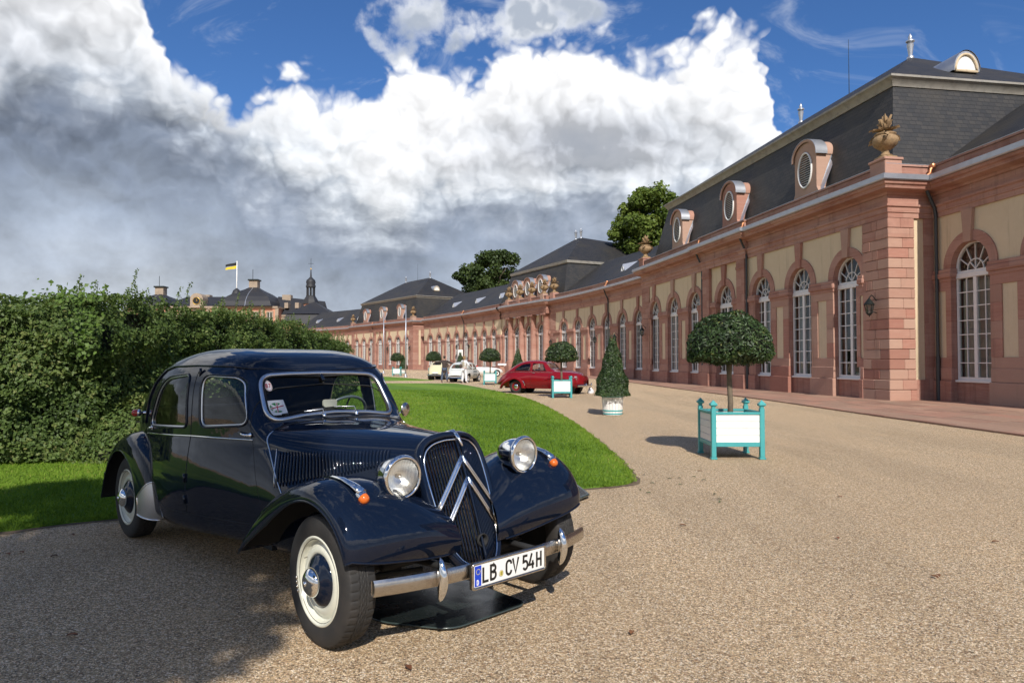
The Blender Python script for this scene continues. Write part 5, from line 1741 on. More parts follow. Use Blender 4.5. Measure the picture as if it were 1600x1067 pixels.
def quoin(f, s_corner, dirn, near, ret=1.8, wid=1.40):
    """rusticated corner: dirn +1 when the wall runs on towards larger s from the corner"""
    zs = [0, .40, .76] + [.76 + .363 * k for k in range(1, 17)]
    zs[-1] = ARCH
    rr = random.Random(11)
    all_ = MB()
    for j in range(len(zs) - 1):
        pr = .10 if j < 2 else .055
        split = rr.uniform(.45, .95); sy = rr.uniform(.40, .55) if j % 2 else rr.uniform(.6, .85)
        bl = [(-pr, split, -sy, pr), (split, wid, -.40, pr), (-pr, .40, -1.0, -sy)]
        if j % 3 == 2: bl[1] = (split, split + .3, -.40, pr); bl.append((split + .3, wid, -.40, pr))
        for x0, x1, y0, y1 in bl:
            e = rr.uniform(-.005, .006)
            a = (x0, x1) if dirn > 0 else (-x1, -x0)
            if near:
                MB().bbox(a[0] + .002, a[1] - .002, y0 + .002, y1 + e, zs[j] + .007, zs[j + 1] - .007, .018)
                mb = MB().bbox(a[0] + .002 - (e if x0 < 0 and dirn > 0 else 0), a[1] - .002, y0 + .002, y1 + e, zs[j] + .007, zs[j + 1] - .007, .018)
                o = f.put(data(mb, 'stone_block', M['block']), s_corner, 'stone_block')
            else:
                all_.box(a[0] + .004, a[1] - .004, y0 + .004, y1 + e, zs[j] + .008, zs[j + 1] - .008)
    cx = (0.0, wid) if dirn > 0 else (-wid, 0.0)
    core = MB().box(cx[0] + .01, cx[1] - .01, -1.0, .01, 0, ARCH)
    if near: f.put(data(core, 'quoin_core', M['stone']), s_corner, 'quoin_core')
    else:
        f.put(data(all_, 'quoin', M['stone']), s_corner, 'quoin'); f.put(data(core, 'quoin_core', M['stone']), s_corner, 'quoin_core')
    # inner part of the return: plaster strip between stone
    d = 1 if dirn > 0 else -1
    xx = sorted((0.0, d * .5))
    f.put(data(MB().box(xx[0] + (.02 if d > 0 else 0), xx[1] - (.02 if d < 0 else 0), -1.42, -1.0, 0, ARCH), 'return_plaster', M['plaster']), s_corner, 'return_plaster')
    f.put(data(MB().box(xx[0] - (.03 if d > 0 else 0), xx[1] + (.03 if d < 0 else 0), -2.1, -1.40, 0, ARCH), 'return_stone', M['stone']), s_corner, 'return_stone')
    f.put(data(MB().box(xx[0] - (.06 if d > 0 else 0), xx[1] + (.06 if d < 0 else 0), -1.42, -1.0, 0, .76), 'return_plinth', M['stone']), s_corner, 'return_plinth')

def pavilion(name, label, origin, ang, near):
    L, Dp = 25.5, 15.0
    f = Facade(name, label, origin, ang, L)
    xs_ = [2.35, 5.62, 8.89, 12.75, 16.61, 19.88, 23.15]
    for i, x in enumerate(xs_):
        nb = near and i < 3
        f.bay(x, BAY if i != 3 else 3.2, nb, i + 1)
        if i in (0, 1, 4, 5): f.pier((xs_[i] + xs_[i + 1]) / 2, PW_, near and i < 2)
    f.pier(1.48, .24, False); f.pier(L - 1.48, .24, False)
    # centre bay pilasters
    for x in (10.72, 14.78):
        w_ = 2.2
        f.pier(x + (-.12 if x < 12 else .12), 2.34, False)
        pil = MB().bbox(-.50, .50, -.1, .30, 0, .74, .02).bbox(-.47, .47, -.1, .24, .74, 1.2, .02).box(-.42, .42, -.1, .17, 1.2, 6.1).bbox(-.46, .46, -.1, .20, 6.1, 6.25, .01).box(-.42, .42, -.1, .18, 6.25, ARCH)
        f.put(data(pil, 'pilaster', M['stone']), x, 'pilaster')
    f.put(D['lower_door'], 12.75, 'door_panel')
    quoin(f, 0, 1, near); quoin(f, L, -1, False)
    for s0, s1 in ((0, 1.4), (L - 1.4, L)): f.put(data(MB().box(s0 + .05, s1 - .05, -.4, .0, SPR, ARCH), 'corner_wall', M['stone']), 0, 'corner_wall')
    pts = [(0, -2.6), (0, 0), (10.2, 0), (10.2, .14), (15.3, .14), (15.3, 0), (L, 0), (L, -2.6)]
    f.entablature(pts)
    # parapet pedestals with urns
    for s in (.25, L - .25):
        f.put(data(MB().bbox(-.42, .42, -.46, .22, 7.95, 8.62, .02).bbox(-.46, .46, -.50, .26, 8.62, 8.72, .02), 'urn_pedestal', M['block']), s, 'urn_pedestal')
        u = f.put(D['urn'], s, 'urn', y=-.12, z=8.72)
    # mansard
    r_ = f.root
    def P3(s, y, z): return (*f.local(s, y), z)
    b0, t0 = (.5, .6), (1.45, 1.40)
    lowc = [(b0[0], -b0[1]), (L - b0[0], -b0[1]), (L - b0[0], -Dp + b0[1]), (b0[0], -Dp + b0[1])]
    topc = [(t0[0], -t0[1]), (L - t0[0], -t0[1]), (L - t0[0], -Dp + t0[1]), (t0[0], -Dp + t0[1])]
    zb, zt = 8.38, 12.0
    Pl = [P3(*q, zb) for q in lowc]; Pt = [P3(*q, zt) for q in topc]
    roof = MB().add(Pl + Pt, [(0, 1, 5, 4), (1, 2, 6, 5), (2, 3, 7, 6), (3, 0, 4, 7)]).build('mansard_roof', M['slate_far'], r_)
    ov = .22
    eav = [(t0[0] - ov, -t0[1] + ov), (L - t0[0] + ov, -t0[1] + ov), (L - t0[0] + ov, -Dp + t0[1] - ov), (t0[0] - ov, -Dp + t0[1] - ov)]
    Pe = [P3(*q, 12.34) for q in eav]
    rd = [P3(8.0, -7.5, 16.35), P3(17.5, -7.5, 16.35)]
    up = MB().add(Pe + rd, [(0, 1, 5, 4), (1, 2, 5), (2, 3, 4, 5), (3, 0, 4)]).build('upper_roof', M['slate_far'], r_)
    path = [f.local(*q) for q in (topc[0], topc[1], topc[2], topc[3])]
    ctr = np.mean(np.array(path), 0)
    mo = MB().sweep([(-.02, 11.98), (.05, 11.97), (.07, 12.02), (.20, 12.24), (.27, 12.28), (.275, 12.36), (.0, 12.39)], path, closed=True).build('roof_moulding', M['moulding'], r_, angle=30)
    if near:
        # slates: end face towards us first, then the long front
        fx = P3(.9, -2.5, 10.2)
        slates([(Pl[3], Pl[0], Pt[0], Pt[3])], roof, 'slate', 300, focus=fx)
        slates([(Pl[0], Pl[1], Pt[1], Pt[0])], roof, 'slate', 0)
        slates([(Pe[3], Pe[0], rd[0], rd[0])], up, 'slate', 0)
    for q in (8.0, 17.5): f.put(D['finial'], q, 'roof_finial', y=-7.5, z=16.25)
    for x in (5.6, 12.75, 19.9): dormer(f, x)
    for x in (10.15, 15.35):
        pp = MB().tube([(0, .52, 7.78), (0, .44, 7.5), (0, .16, 6.9), (0, .12, 6.6), (0, .12, 1.5)], .055, 8).tube([(0, .12, 1.6), (0, .12, 0)], .07, 8)
        pi_ = f.put(data(pp, 'downpipe', M['pipe'], 50), x, 'downpipe')
        cp = MB().tube([(0, .17, 8.42), (0, .30, 8.3), (.0, .32, 8.15), (.05, .45, 8.05), (.05, .52, 7.9)], .06, 8).bbox(-.09, .09, .1, .28, 8.36, 8.5, .01)
        f.put(data(cp, 'rain_head', M['copper'], 50), x, 'rain_head', parent=pi_)
    MB().tube([P3(12.75, -7.5, 16.2), P3(12.75, -7.5, 19.4)], [.025, .012], 6).build('lightning_rod', M['iron'], r_)
    # half-round roof light on the end hip
    v0 = np.array(P3(3.6, -7.0, 13.6)); 
    dz = MB()
    ring = lambda x, k: [(*f.local(x, -6.1 + .62 * k * math.cos(R(a))), 13.55 + .85 * k * math.sin(R(a))) for a in np.linspace(0, 180, 14)]
    dz.grid([ring(3.05, 1.0), ring(3.05, .84), ring(3.15, .84)]).grid([ring(3.0, 1.03), ring(5.2, 1.0)])
    hat = dz.build('roof_light', M['metal'], r_, angle=40)
    fr2 = MB(); rg = ring(3.10, .80); fr2.add(rg, [tuple(range(len(rg)))])
    fr2.build('roof_light_shutter', M['white_wood'], hat)
    rg2 = ring(3.07, .84)
    MB().tube(rg2 + [rg2[0]], .06, 6).build('roof_light_frame', M['plaster'], hat, True)
    return f

def wing(name, label, origin, a0, a1, L, centres, pitch, near, roof_w=13.0):
    f = Facade(name, label, origin, a0, L, a1)
    for k, s in enumerate(centres):
        f.bay(s, pitch, k in near, k)
        if k < len(centres) - 1: f.pier(s + pitch / 2, pitch - 2 * OW, k in near or k + 1 in near)
    for s0, s1 in ((-.25, centres[0] - OW), (centres[-1] + OW, L + .25)):
        if s1 - s0 < .05: continue
        f.pier((s0 + s1) / 2, s1 - s0, False)
    for s0, s1 in ((-.25, centres[0] - pitch / 2), (centres[-1] + pitch / 2, L + .25)):
        if s1 - s0 > .02: f.put(data(MB().box((s0 - s1) / 2 - .01, (s1 - s0) / 2 + .01, -.45, -.002, SPR, ARCH), 'end_plaster', M['plaster']), (s0 + s1) / 2, 'end_plaster')
    f.entablature([(-.2, 0), (L + .2, 0)])
    pr = [(-.35, 8.40), (-.9, 8.85), (-roof_w / 2, 12.5), (-roof_w + .5, 8.4)]
    path = f.path([(-1.4, 0), (L + 1.4, 0)])
    MB().sweep(pr, path).build('roof', M['slate_far'], f.root)
    # small zinc skylights
    for s in np.arange(5.5, L - 3, 8.5):
        tri = MB().add([(-.55, -2.2, 9.65), (.55, -2.2, 9.65), (0, -2.2, 10.35), (0, -3.9, 10.75), (-.75, -2.5, 9.85), (.75, -2.5, 9.85)], [(0, 1, 2), (0, 2, 3, 4), (1, 5, 3, 2)])
        o_ = f.put(data(tri, 'skylight', M['metal']), float(s), 'skylight')
        f.put(data(MB().tube([(.22 * math.cos(R(a)), -2.18, 9.92 + .22 * math.sin(R(a))) for a in range(0, 360, 30)], .03, 5, closed=True), 'skylight_ring', M['white_wood']), float(s), 'skylight_ring', parent=o_)
    return f
def spaced(L, n, first): 
    p = (L - 2 * first) / n
    return [first + p * (k + .5) for k in range(n)], p

pavA = pavilion('corner_pavilion', 'near red sandstone pavilion with slate mansard roof and three oval dormers', (13.5, 25.1), 99.3, True)
wingN = wing('near_wing', 'red sandstone wing cut off by the right edge beside the near pavilion', (15.28 + 16 * .1132, 25.39 - 16 * .9936), 96.5, 96.5, 16.0, [14.26 - 3.27 * 3, 14.26 - 3.27 * 2, 14.26 - 3.27, 14.26], 3.27, (2, 3))
jx, jy = 13.5 + 25.5 * math.cos(R(99.3)), 25.1 + 25.5 * math.sin(R(99.3))
J2 = (jx + 1.8 * math.sin(R(99.3)), jy - 1.8 * math.cos(R(99.3)))
wingA = wing('curved_wing', 'curved red sandstone wing between the near pavilion and the columned porch', J2, 99.5, 110.5, 25.2, *spaced(25.2, 7, .4), ())
pb_a = 125.4
wingB = wing('curved_wing', 'distant curved red sandstone wing between columned porch and far pavilion', (-1.5, 87.4), 111.5, 120.5, 28.6, *spaced(28.6, 8, .5), ())
pavB = pavilion('far_pavilion', 'far red sandstone pavilion with dark hipped mansard roof beyond the flag poles', (-16.2, 115.2), pb_a, False)
kx, ky = -16.2 + 25.5 * math.cos(R(pb_a)), 115.2 + 25.5 * math.sin(R(pb_a))
wingC = wing('curved_wing', 'farthest red sandstone wing seen just over the hedge', (kx + 1.8 * math.sin(R(pb_a)), ky - 1.8 * math.cos(R(pb_a))), 128, 138, 26.0, *spaced(26.0, 7, .4), ())

# columned centre porch
def porch():
    L = 14.9
    f = Facade('columned_porch', 'red sandstone centre porch with four columns and urns on its parapet', (4.75, 74.75), 115.6, L)
    cs = [3.55, 6.55, 9.55, 12.55]
    pitch = 3.0
    for k, s in enumerate(cs):
        f.bay(s, pitch, False, k)
        f.pier(s - 1.5, pitch - 2 * OW, False)
    f.pier(14.05, pitch - 2 * OW, False)
    quoin(f, .0, 1, False, wid=1.3); 
    f.put(data(MB().box(0.05, 2.05, -.4, 0, SPR, ARCH), 'corner_wall', M['stone']), 0, 'corner_wall')
    colm = MB().bbox(-.52, .52, -.3, .66, 0, 1.25, .03).lathe([(.50, 1.25), (.50, 1.36), (.42, 1.42), (.40, 1.5), (.40, 3.2), (.34, 6.05), (.37, 6.10), (.34, 6.16), (.46, 6.36), (.46, 6.40)], 20, 'z', (0, .13, 0)).bbox(-.5, .5, -.35, .62, 6.40, ARCH, .02)
    me = data(colm, 'column', M['stone'], 40)
    for s in (2.05, 5.05, 8.05, 11.05):
        f.put(me, s, 'column')
        f.put(data(MB().bbox(-.38, .38, .0, .72, 7.95, 8.70, .02), 'urn_pedestal', M['block']), s, 'urn_pedestal')
        f.put(D['urn'], s, 'urn', y=.36, z=8.70)
    f.put(data(MB().bbox(-.42, .42, -.3, .4, 7.95, 8.70, .02), 'urn_pedestal', M['block']), .4, 'urn_pedestal')
    f.put(D['urn'], .4, 'urn', y=.05, z=8.70)
    f.entablature([(0, -2.0), (0, 0), (1.35, 0), (1.35, .5), (L - 3, .5), (L - 3, 0), (L, 0), (L, -2)])
    def P3(s, y, z): return (*f.local(s, y), z)
    b, t_ = .5, 1.6
    Bk = -24
    lo = [P3(-1.2 + b, -b, 8.4), P3(L + 1.2 - b, -b, 8.4), P3(L + 1.2 - b, Bk, 8.4), P3(-1.2 + b, Bk, 8.4)]
    hi = [P3(-1.2 + t_, -t_, 12.0), P3(L + 1.2 - t_, -t_, 12.0), P3(L + 1.2 - t_, Bk, 12.0), P3(-1.2 + t_, Bk, 12.0)]
    MB().add(lo + hi, [(0, 1, 5, 4), (1, 2, 6, 5), (3, 0, 4, 7), (2, 3, 7, 6)]).build('mansard_roof', M['slate_far'], f.root)
    e = [P3(-1.2 + t_ - .2, -t_ + .2, 12.3), P3(L + 1.2 - t_ + .2, -t_ + .2, 12.3), P3(L + 1.2 - t_ + .2, Bk, 12.3), P3(-1.2 + t_ - .2, Bk, 12.3)]
    rd = [P3(L / 2 - .6, -7.2, 16.2), P3(L / 2 + .6, -7.2, 16.2), P3(L / 2 - .6, Bk, 15.2), P3(L / 2 + .6, Bk, 15.2)]
    MB().add(e + rd, [(0, 1, 5, 4), (1, 2, 7, 5), (3, 0, 4, 6), (4, 5, 7, 6)]).build('upper_roof', M['slate_far'], f.root)
    MB().sweep([(-.02, 11.98), (.15, 12.05), (.22, 12.32), (0, 12.34)], [f.local(-1.2 + t_, Bk), f.local(-1.2 + t_, -t_), f.local(L + 1.2 - t_, -t_)]).build('roof_moulding', M['moulding'], f.root)
    for s in (L / 2 - .6, L / 2 + .6): f.put(D['finial'], s, 'roof_finial', y=-7.2, z=16.1)
    for s in (4.2, 7.4, 10.6): dormer(f, s)
    return f
pch = porch()

# downpipes in the corners and wall lanterns
for f_, s in ((wingN, 15.7), (wingA, 12.0), (wingB, 13.0)):
    pp = MB().tube([(0, .52, 7.78), (0, .44, 7.5), (0, .16, 6.9), (0, .12, 6.6), (0, .12, 1.5)], .06, 8).tube([(0, .12, 1.6), (0, .12, 0)], .075, 8)
    pi_ = f_.put(data(pp, 'downpipe', M['pipe'], 50), s, 'downpipe')
    cp = MB().tube([(0, .17, 8.42), (0, .30, 8.3), (.0, .32, 8.15), (.05, .45, 8.05), (.05, .52, 7.9)], .06, 8).bbox(-.09, .09, .1, .28, 8.36, 8.5, .01)
    f_.put(data(cp, 'rain_head', M['copper'], 50), s, 'rain_head', parent=pi_)
lamp_list = [(pavA, .62, 3.42), (pavA, 25.5 - .72, 3.5), (wingA, 10.0, 3.4), (wingA, 14.6, 3.4), (pch, .7, 3.4), (wingB, 10.6, 3.4), (wingB, 15.2, 3.4), (pavB, .7, 3.5), (pavB, 9.0, 3.5), (pavB, 16.5, 3.5)]
for f_, s, z in lamp_list: lantern(f_, s, z, '')

# ------------------------------------------------------------------ hedge, trees, clipped bay trees
def leaf_mat(name, stops, gloss=.25, trans=.3):
    m, t = new_mat(name)
    at = t.node('ShaderNodeAttribute', attribute_name='tint').outputs['Fac']
    cc = t.ramp(at, stops)
    b = t.node('ShaderNodeBsdfPrincipled'); t.put(b.inputs['Base Color'], cc)
    b.inputs['Roughness'].default_value = .5
    b.inputs['Specular IOR Level'].default_value = gloss
    tl = t.node('ShaderNodeBsdfTranslucent'); t.put(tl.inputs[0], t.mix(.5, cc, t.mix(1.0, cc, (1.5, 1.4, .5), 'MULTIPLY')))
    mx = t.node('ShaderNodeMixShader'); mx.inputs[0].default_value = trans
    t.t.links.new(b.outputs[0], mx.inputs[1]); t.t.links.new(tl.outputs[0], mx.inputs[2])
    finish(t, mx.outputs[0])
    return m
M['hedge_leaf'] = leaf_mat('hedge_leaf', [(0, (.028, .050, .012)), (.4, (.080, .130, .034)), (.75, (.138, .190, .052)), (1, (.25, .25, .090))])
M['vine_leaf'] = leaf_mat('vine_leaf', [(0, (.06, .11, .02)), (1, (.13, .21, .04))])
M['bay_leaf'] = leaf_mat('bay_leaf', [(0, (.013, .028, .007)), (.5, (.032, .064, .015)), (.9, (.068, .112, .028)), (1, (.16, .17, .05))], .5, .15)
M['plane_leaf'] = leaf_mat('plane_tree_leaf', [(0, (.045, .075, .013)), (.5, (.105, .155, .028)), (1, (.19, .24, .05))])
M['dark_leaf'] = leaf_mat('dark_tree_leaf', [(0, (.022, .040, .011)), (.5, (.052, .082, .022)), (1, (.10, .135, .04))])
M['core'] = pmat('hedge_shade', (.012, .018, .006), .95)  # near-black fill colour standing in for shade inside the foliage
M['bark'] = pmat('bark', (.11, .085, .06), .9, var=[(8, .5, (.06, .045, .035))], bump=(20, .8, .03))
M['bay_bark'] = pmat('bay_bark', (.16, .125, .085), .85, var=[(12, .5, (.09, .07, .05))], bump=(30, .5, .01))

def wobble(p, k, seed=0.0):
    """smooth pseudo-noise in space, about -1..1"""
    x, y, z = p[:, 0] * k, p[:, 1] * k, p[:, 2] * k
    return (np.sin(x * 1.3 + 1.7 * np.sin(y * 1.1 + seed) + seed) + np.sin(y * 1.7 + 1.3 * np.sin(z * 1.4 + seed * 2)) + np.sin(z * 1.9 + 1.5 * np.sin(x * 1.2 + seed * 3))) / 3
def leaves(Pc, Nn, size, aspect, jitter, fold=.25):
    """folded leaf blades (two quads' worth in 4 points) at points Pc facing roughly along Nn"""
    n = len(Pc)
    N_ = Nn + rng.normal(0, jitter, (n, 3))
    N_ /= np.linalg.norm(N_, axis=1, keepdims=True) + 1e-9
    T_ = np.cross(N_, rng.normal(0, 1, (n, 3)))
    T_ /= np.linalg.norm(T_, axis=1, keepdims=True) + 1e-9
    B_ = np.cross(N_, T_)
    s = (size * rng.uniform(.7, 1.3, n))[:, None]
    tip, base = Pc + T_ * s * .5, Pc - T_ * s * .5
    l = Pc + B_ * s * aspect * .5 + N_ * s * fold * .3 - T_ * s * .05
    r = Pc - B_ * s * aspect * .5 + N_ * s * fold * .3 - T_ * s * .05
    V = np.stack([base, l, tip, r], 1).reshape(-1, 3)
    b = np.arange(n)[:, None] * 4
    F = np.concatenate([b + [0, 1, 2], b + [0, 2, 3]])
    return V, F
def stack(parts):
    V, F, T, o = [], [], [], 0
    for v, f, t in parts:
        V.append(v); F.append(f + o); T.append(np.repeat(t, len(v) // len(t))); o += len(v)
    return np.concatenate(V), np.concatenate(F), np.concatenate(T)

# ---- the tall hedge on the left
H_SIDE = [(-17, 9.1), (-12, 9.35), (-8.5, 9.45), (-6.7, 9.55), (-5.95, 10.15), (-5.80, 12), (-6.0, 18), (-6.6, 26), (-7.3, 32.6), (-8.0, 33.4), (-10, 33.6)]
def h_top(x, y): return np.interp(y, [9, 12, 20, 27, 33], [2.22, 2.34, 2.48, 2.36, 1.96]) + .07 * np.sin(x * 2.1 + 1.5 * np.sin(x * .9)) + .08 * np.sin(y * 1.3) + .05 * np.sin(x * 5.3 + y * 4.1)
hp = np.array(H_SIDE); hl = np.concatenate([[0], np.cumsum(np.hypot(*np.diff(hp, axis=0).T))])
def hedge_pts(n, s0, s1, deep, zpow=1.0):
    s = rng.uniform(s0, s1, n)
    i = np.clip(np.searchsorted(hl, s) - 1, 0, len(hp) - 2)
    d = (hp[i + 1] - hp[i]) / np.linalg.norm(hp[i + 1] - hp[i], axis=1, keepdims=True)
    xy = np.stack([np.interp(s, hl, hp[:, 0]), np.interp(s, hl, hp[:, 1])], 1)
    nrm = np.stack([d[:, 1], -d[:, 0]], 1)
    top = h_top(xy[:, 0], xy[:, 1])
    z = .06 + (top - .06) * rng.random(n) ** zpow
    p3 = np.concatenate([xy, z[:, None]], 1)
    bulge = .34 * wobble(p3, 1.7, .4) + .17 * wobble(p3, 4.0, 2.0)
    ins = rng.exponential(deep, n)
    rnd_top = .45 * np.clip((z - top + .6) / .6, 0, 1) ** 2
    off = bulge - ins - rnd_top
    xy = xy + nrm * off[:, None]
    N3 = np.concatenate([nrm, np.full((n, 1), .35)], 1)
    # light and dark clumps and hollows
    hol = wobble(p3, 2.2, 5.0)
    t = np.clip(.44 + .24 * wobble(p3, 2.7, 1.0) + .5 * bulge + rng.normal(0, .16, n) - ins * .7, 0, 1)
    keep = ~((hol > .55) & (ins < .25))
    return np.concatenate([xy, z[:, None]], 1)[keep], N3[keep], t[keep]
parts = []
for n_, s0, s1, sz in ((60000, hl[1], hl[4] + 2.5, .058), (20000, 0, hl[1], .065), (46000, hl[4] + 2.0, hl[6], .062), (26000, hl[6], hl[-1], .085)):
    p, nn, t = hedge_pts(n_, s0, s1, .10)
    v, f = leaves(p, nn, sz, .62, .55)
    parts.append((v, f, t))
# top surface
n_ = 36000
s = rng.uniform(hl[1], hl[-2], n_); ins = rng.random(n_) ** 1.3 * 3.2
i = np.clip(np.searchsorted(hl, s) - 1, 0, len(hp) - 2)
d = (hp[i + 1] - hp[i]) / np.linalg.norm(hp[i + 1] - hp[i], axis=1, keepdims=True)
xy = np.stack([np.interp(s, hl, hp[:, 0]), np.interp(s, hl, hp[:, 1])], 1) - np.stack([d[:, 1], -d[:, 0]], 1) * ins[:, None]
z = h_top(xy[:, 0], xy[:, 1]) - .05 + rng.normal(0, .05, n_)
p3 = np.concatenate([xy, z[:, None]], 1)
p3[:, 2] += .10 * wobble(p3, 2.3, .7)
v, f = leaves(p3, np.tile([0, 0, 1.0], (n_, 1)), .065, .6, .6)
parts.append((v, f, np.clip(.55 + .22 * wobble(p3, 2.7, 1.0) + rng.normal(0, .14, n_), 0, 1)))
# upright shoots
for k in range(230):
    sv = random.uniform(hl[1], hl[-3])
    x, y = float(np.interp(sv, hl, hp[:, 0])), float(np.interp(sv, hl, hp[:, 1]))
    x -= random.uniform(.05, .9); y += random.uniform(-.1, .5) if sv < hl[3] else 0
    hgt_ = random.choice([.12, .16, .2, .26, .34, .48]) * random.uniform(.7, 1.2)
    m = int(26 * hgt_ / .2)
    zz = np.linspace(0, hgt_, m)
    top = float(h_top(x, y))
    ln = random.uniform(-.25, .25)
    pp = np.stack([x + ln * zz + rng.normal(0, .016, m), y + rng.normal(0, .016, m), top - .06 + zz], 1)
    v, f = leaves(pp, np.stack([np.cos(zz * 90), np.sin(zz * 90), np.full(m, .5)], 1), .046, .5, .4)
    parts.append((v, f, np.clip(rng.normal(.62, .12, m), 0, 1)))
# loose sprigs standing off the faces
ps_, ns_, ts_ = hedge_pts(2200, hl[1], hl[6], .001)
for k in range(min(900, len(ps_))):
    m = random.randint(9, 18)
    zz = np.linspace(0, 1, m) * random.uniform(.12, .30)
    d_ = ns_[k] * [1, 1, .2] + np.array([random.gauss(0, .5), random.gauss(0, .3), random.uniform(.1, 1.0)])
    d_ = d_ / np.linalg.norm(d_)
    pp = ps_[k] + d_ * (zz[:, None] - .06) + rng.normal(0, .018, (m, 3))
    v, f = leaves(pp, np.tile(ns_[k] + [0, 0, .5], (m, 1)), random.uniform(.05, .075), .6, .7)
    parts.append((v, f, np.clip(rng.normal(random.choice([.45, .6, .72]), .10, m), 0, 1)))
V, F, T = stack(parts)
hedge = thing('tall_hedge', 'tall leafy green hedge running along the left side behind the dark car', 'hedge', (0, 0, 0))
o = mesh_np('foliage', V, F, M['hedge_leaf'], hedge, colors=T); o['kind'] = 'stuff'
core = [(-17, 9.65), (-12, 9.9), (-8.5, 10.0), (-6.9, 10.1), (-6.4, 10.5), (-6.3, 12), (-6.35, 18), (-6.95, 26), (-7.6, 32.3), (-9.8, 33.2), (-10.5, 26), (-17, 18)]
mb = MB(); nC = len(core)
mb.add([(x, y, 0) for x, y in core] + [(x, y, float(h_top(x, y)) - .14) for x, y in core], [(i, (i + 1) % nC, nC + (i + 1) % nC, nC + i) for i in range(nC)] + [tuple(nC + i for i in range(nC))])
mb.build('shade_core', M['core'], hedge)  # dark solid core added inside the hedge to block light
n_ = 150
p = np.stack([rng.normal(-5.72, .12, n_), np.full(n_, 9.42) + rng.normal(0, .08, n_), np.clip(rng.normal(1.95, .22, n_), 1.4, 2.45)], 1)
p2 = np.stack([rng.normal(-6.0, .28, 90), np.full(90, 9.45) + rng.normal(0, .08, 90), np.clip(rng.normal(2.34, .08, 90), 2.1, 2.6)], 1)
p = np.concatenate([p, p2])
v, f = leaves(p, np.tile([0.0, -1, .5], (len(p), 1)), .060, .8, .6)
vine = mesh_np('climbing_vine', v, f, M['vine_leaf'], None, colors=np.repeat(np.clip(rng.normal(.5, .25, len(p)), 0, 1), 4))
tag(vine, 'light green climbing vine spilling over the front face of the tall hedge', 'vine')
# low bush in front of the hedge flank
n_ = 9000
q = rng.normal(0, 1, (n_, 3)); q /= np.linalg.norm(q, axis=1, keepdims=True); q[:, 2] = np.abs(q[:, 2])
rad = 1 + .22 * wobble(q * 2, 1.5, 3) - rng.exponential(.07, n_)
p = q * rad[:, None] * np.array([.95, .75, .88])
ll = np.clip(.58 + .22 * wobble(p, 5, 1) + rng.normal(0, .14, n_), 0, 1)
v, f = leaves(p, q, .055, .6, .6)
bush = thing('low_bush', 'low rounded green bush at the foot of the hedge behind the car tail', 'bush', (-5.55, 10.55, 0))
o = mesh_np('foliage', v, f, M['hedge_leaf'], bush, colors=np.repeat(ll, 4)); o['kind'] = 'stuff'
cb_ = MB().lathe([(.0, .62), (.35, .55), (.55, .3), (.62, 0)], 14); cb_.build('shade_core', M['core'], bush)  # added dark core, painted shade inside the bush

# ---- trees
def tree(name, label, loc, height, crown, mat, n_clump, n_leaf, size, trunk_r, seed, cat='tree'):
    rr = np.random.default_rng(seed)
    th = thing(name, label, cat, loc)
    cx, cy, cz, rx, ry, rz = crown
    tr = MB().tube([(0, 0, 0), (.1, 0, cz * .35), (cx * .5, cy * .5, cz * .7), (cx, cy, cz)], [trunk_r, trunk_r * .8, trunk_r * .6, trunk_r * .3], 10)
    tr.build('trunk', M['bark'], th, True)
    q = rr.normal(0, 1, (n_clump, 3)); q /= np.linalg.norm(q, axis=1, keepdims=True)
    rad = rr.uniform(.45, 1.0, n_clump) ** .6
    C = np.array([cx, cy, cz]) + q * rad[:, None] * np.array([rx, ry, rz])
    for k in range(min(14, n_clump)):
        e = C[k]
        m_ = (np.array([cx, cy, cz * .75]) + e) / 2 + rr.normal(0, .1 * rx, 3)
        MB().tube([(cx * .5, cy * .5, cz * .62), tuple(m_), tuple(e)], [trunk_r * .35, trunk_r * .2, trunk_r * .06], 6).build('limb', M['bark'], th, True)
    per = n_leaf // n_clump
    cr_ = rr.uniform(.20, .34, n_clump) * (rx + ry + rz) / 3
    P_, T_, N_ = [], [], []
    for k in range(n_clump):
        u = rr.normal(0, 1, (per, 3)); u /= np.linalg.norm(u, axis=1, keepdims=True)
        r_ = cr_[k] * rr.random(per) ** .45
        pts = C[k] + u * r_[:, None] * np.array([1, 1, .8])
        P_.append(pts); N_.append(u + [0, 0, .4])
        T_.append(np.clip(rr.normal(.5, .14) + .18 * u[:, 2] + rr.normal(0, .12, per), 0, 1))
    P_, N_, T_ = np.concatenate(P_), np.concatenate(N_), np.concatenate(T_)
    v, f = leaves(P_, N_, size, .75, .7)
    o = mesh_np('crown', v, f, mat, th, colors=np.repeat(T_, 4)); o['kind'] = 'stuff'
    return th
tree('plane_tree', 'light green broad tree rising behind the building roof by the far urn', (16.3, 84, 0), 22, (0, 0, 17.2, 4.3, 4.3, 5.0), M['plane_leaf'], 85, 26000, .42, .4, 5)
tree('dark_tree', 'dark green tree standing behind the roofs left of the porch', (-4.2, 138, 0), 22, (0, 0, 17.6, 6.6, 5.5, 5.3), M['dark_leaf'], 60, 15000, .55, .5, 8)
tree('shade_tree', 'broad leafy tree standing behind the viewer, shading the gravel left of the car', (-4.6, -5.0, 0), 10, (.9, 1.2, 7.2, 3.4, 2.3, 1.9), M['plane_leaf'], 70, 26000, .17, .22, 12)

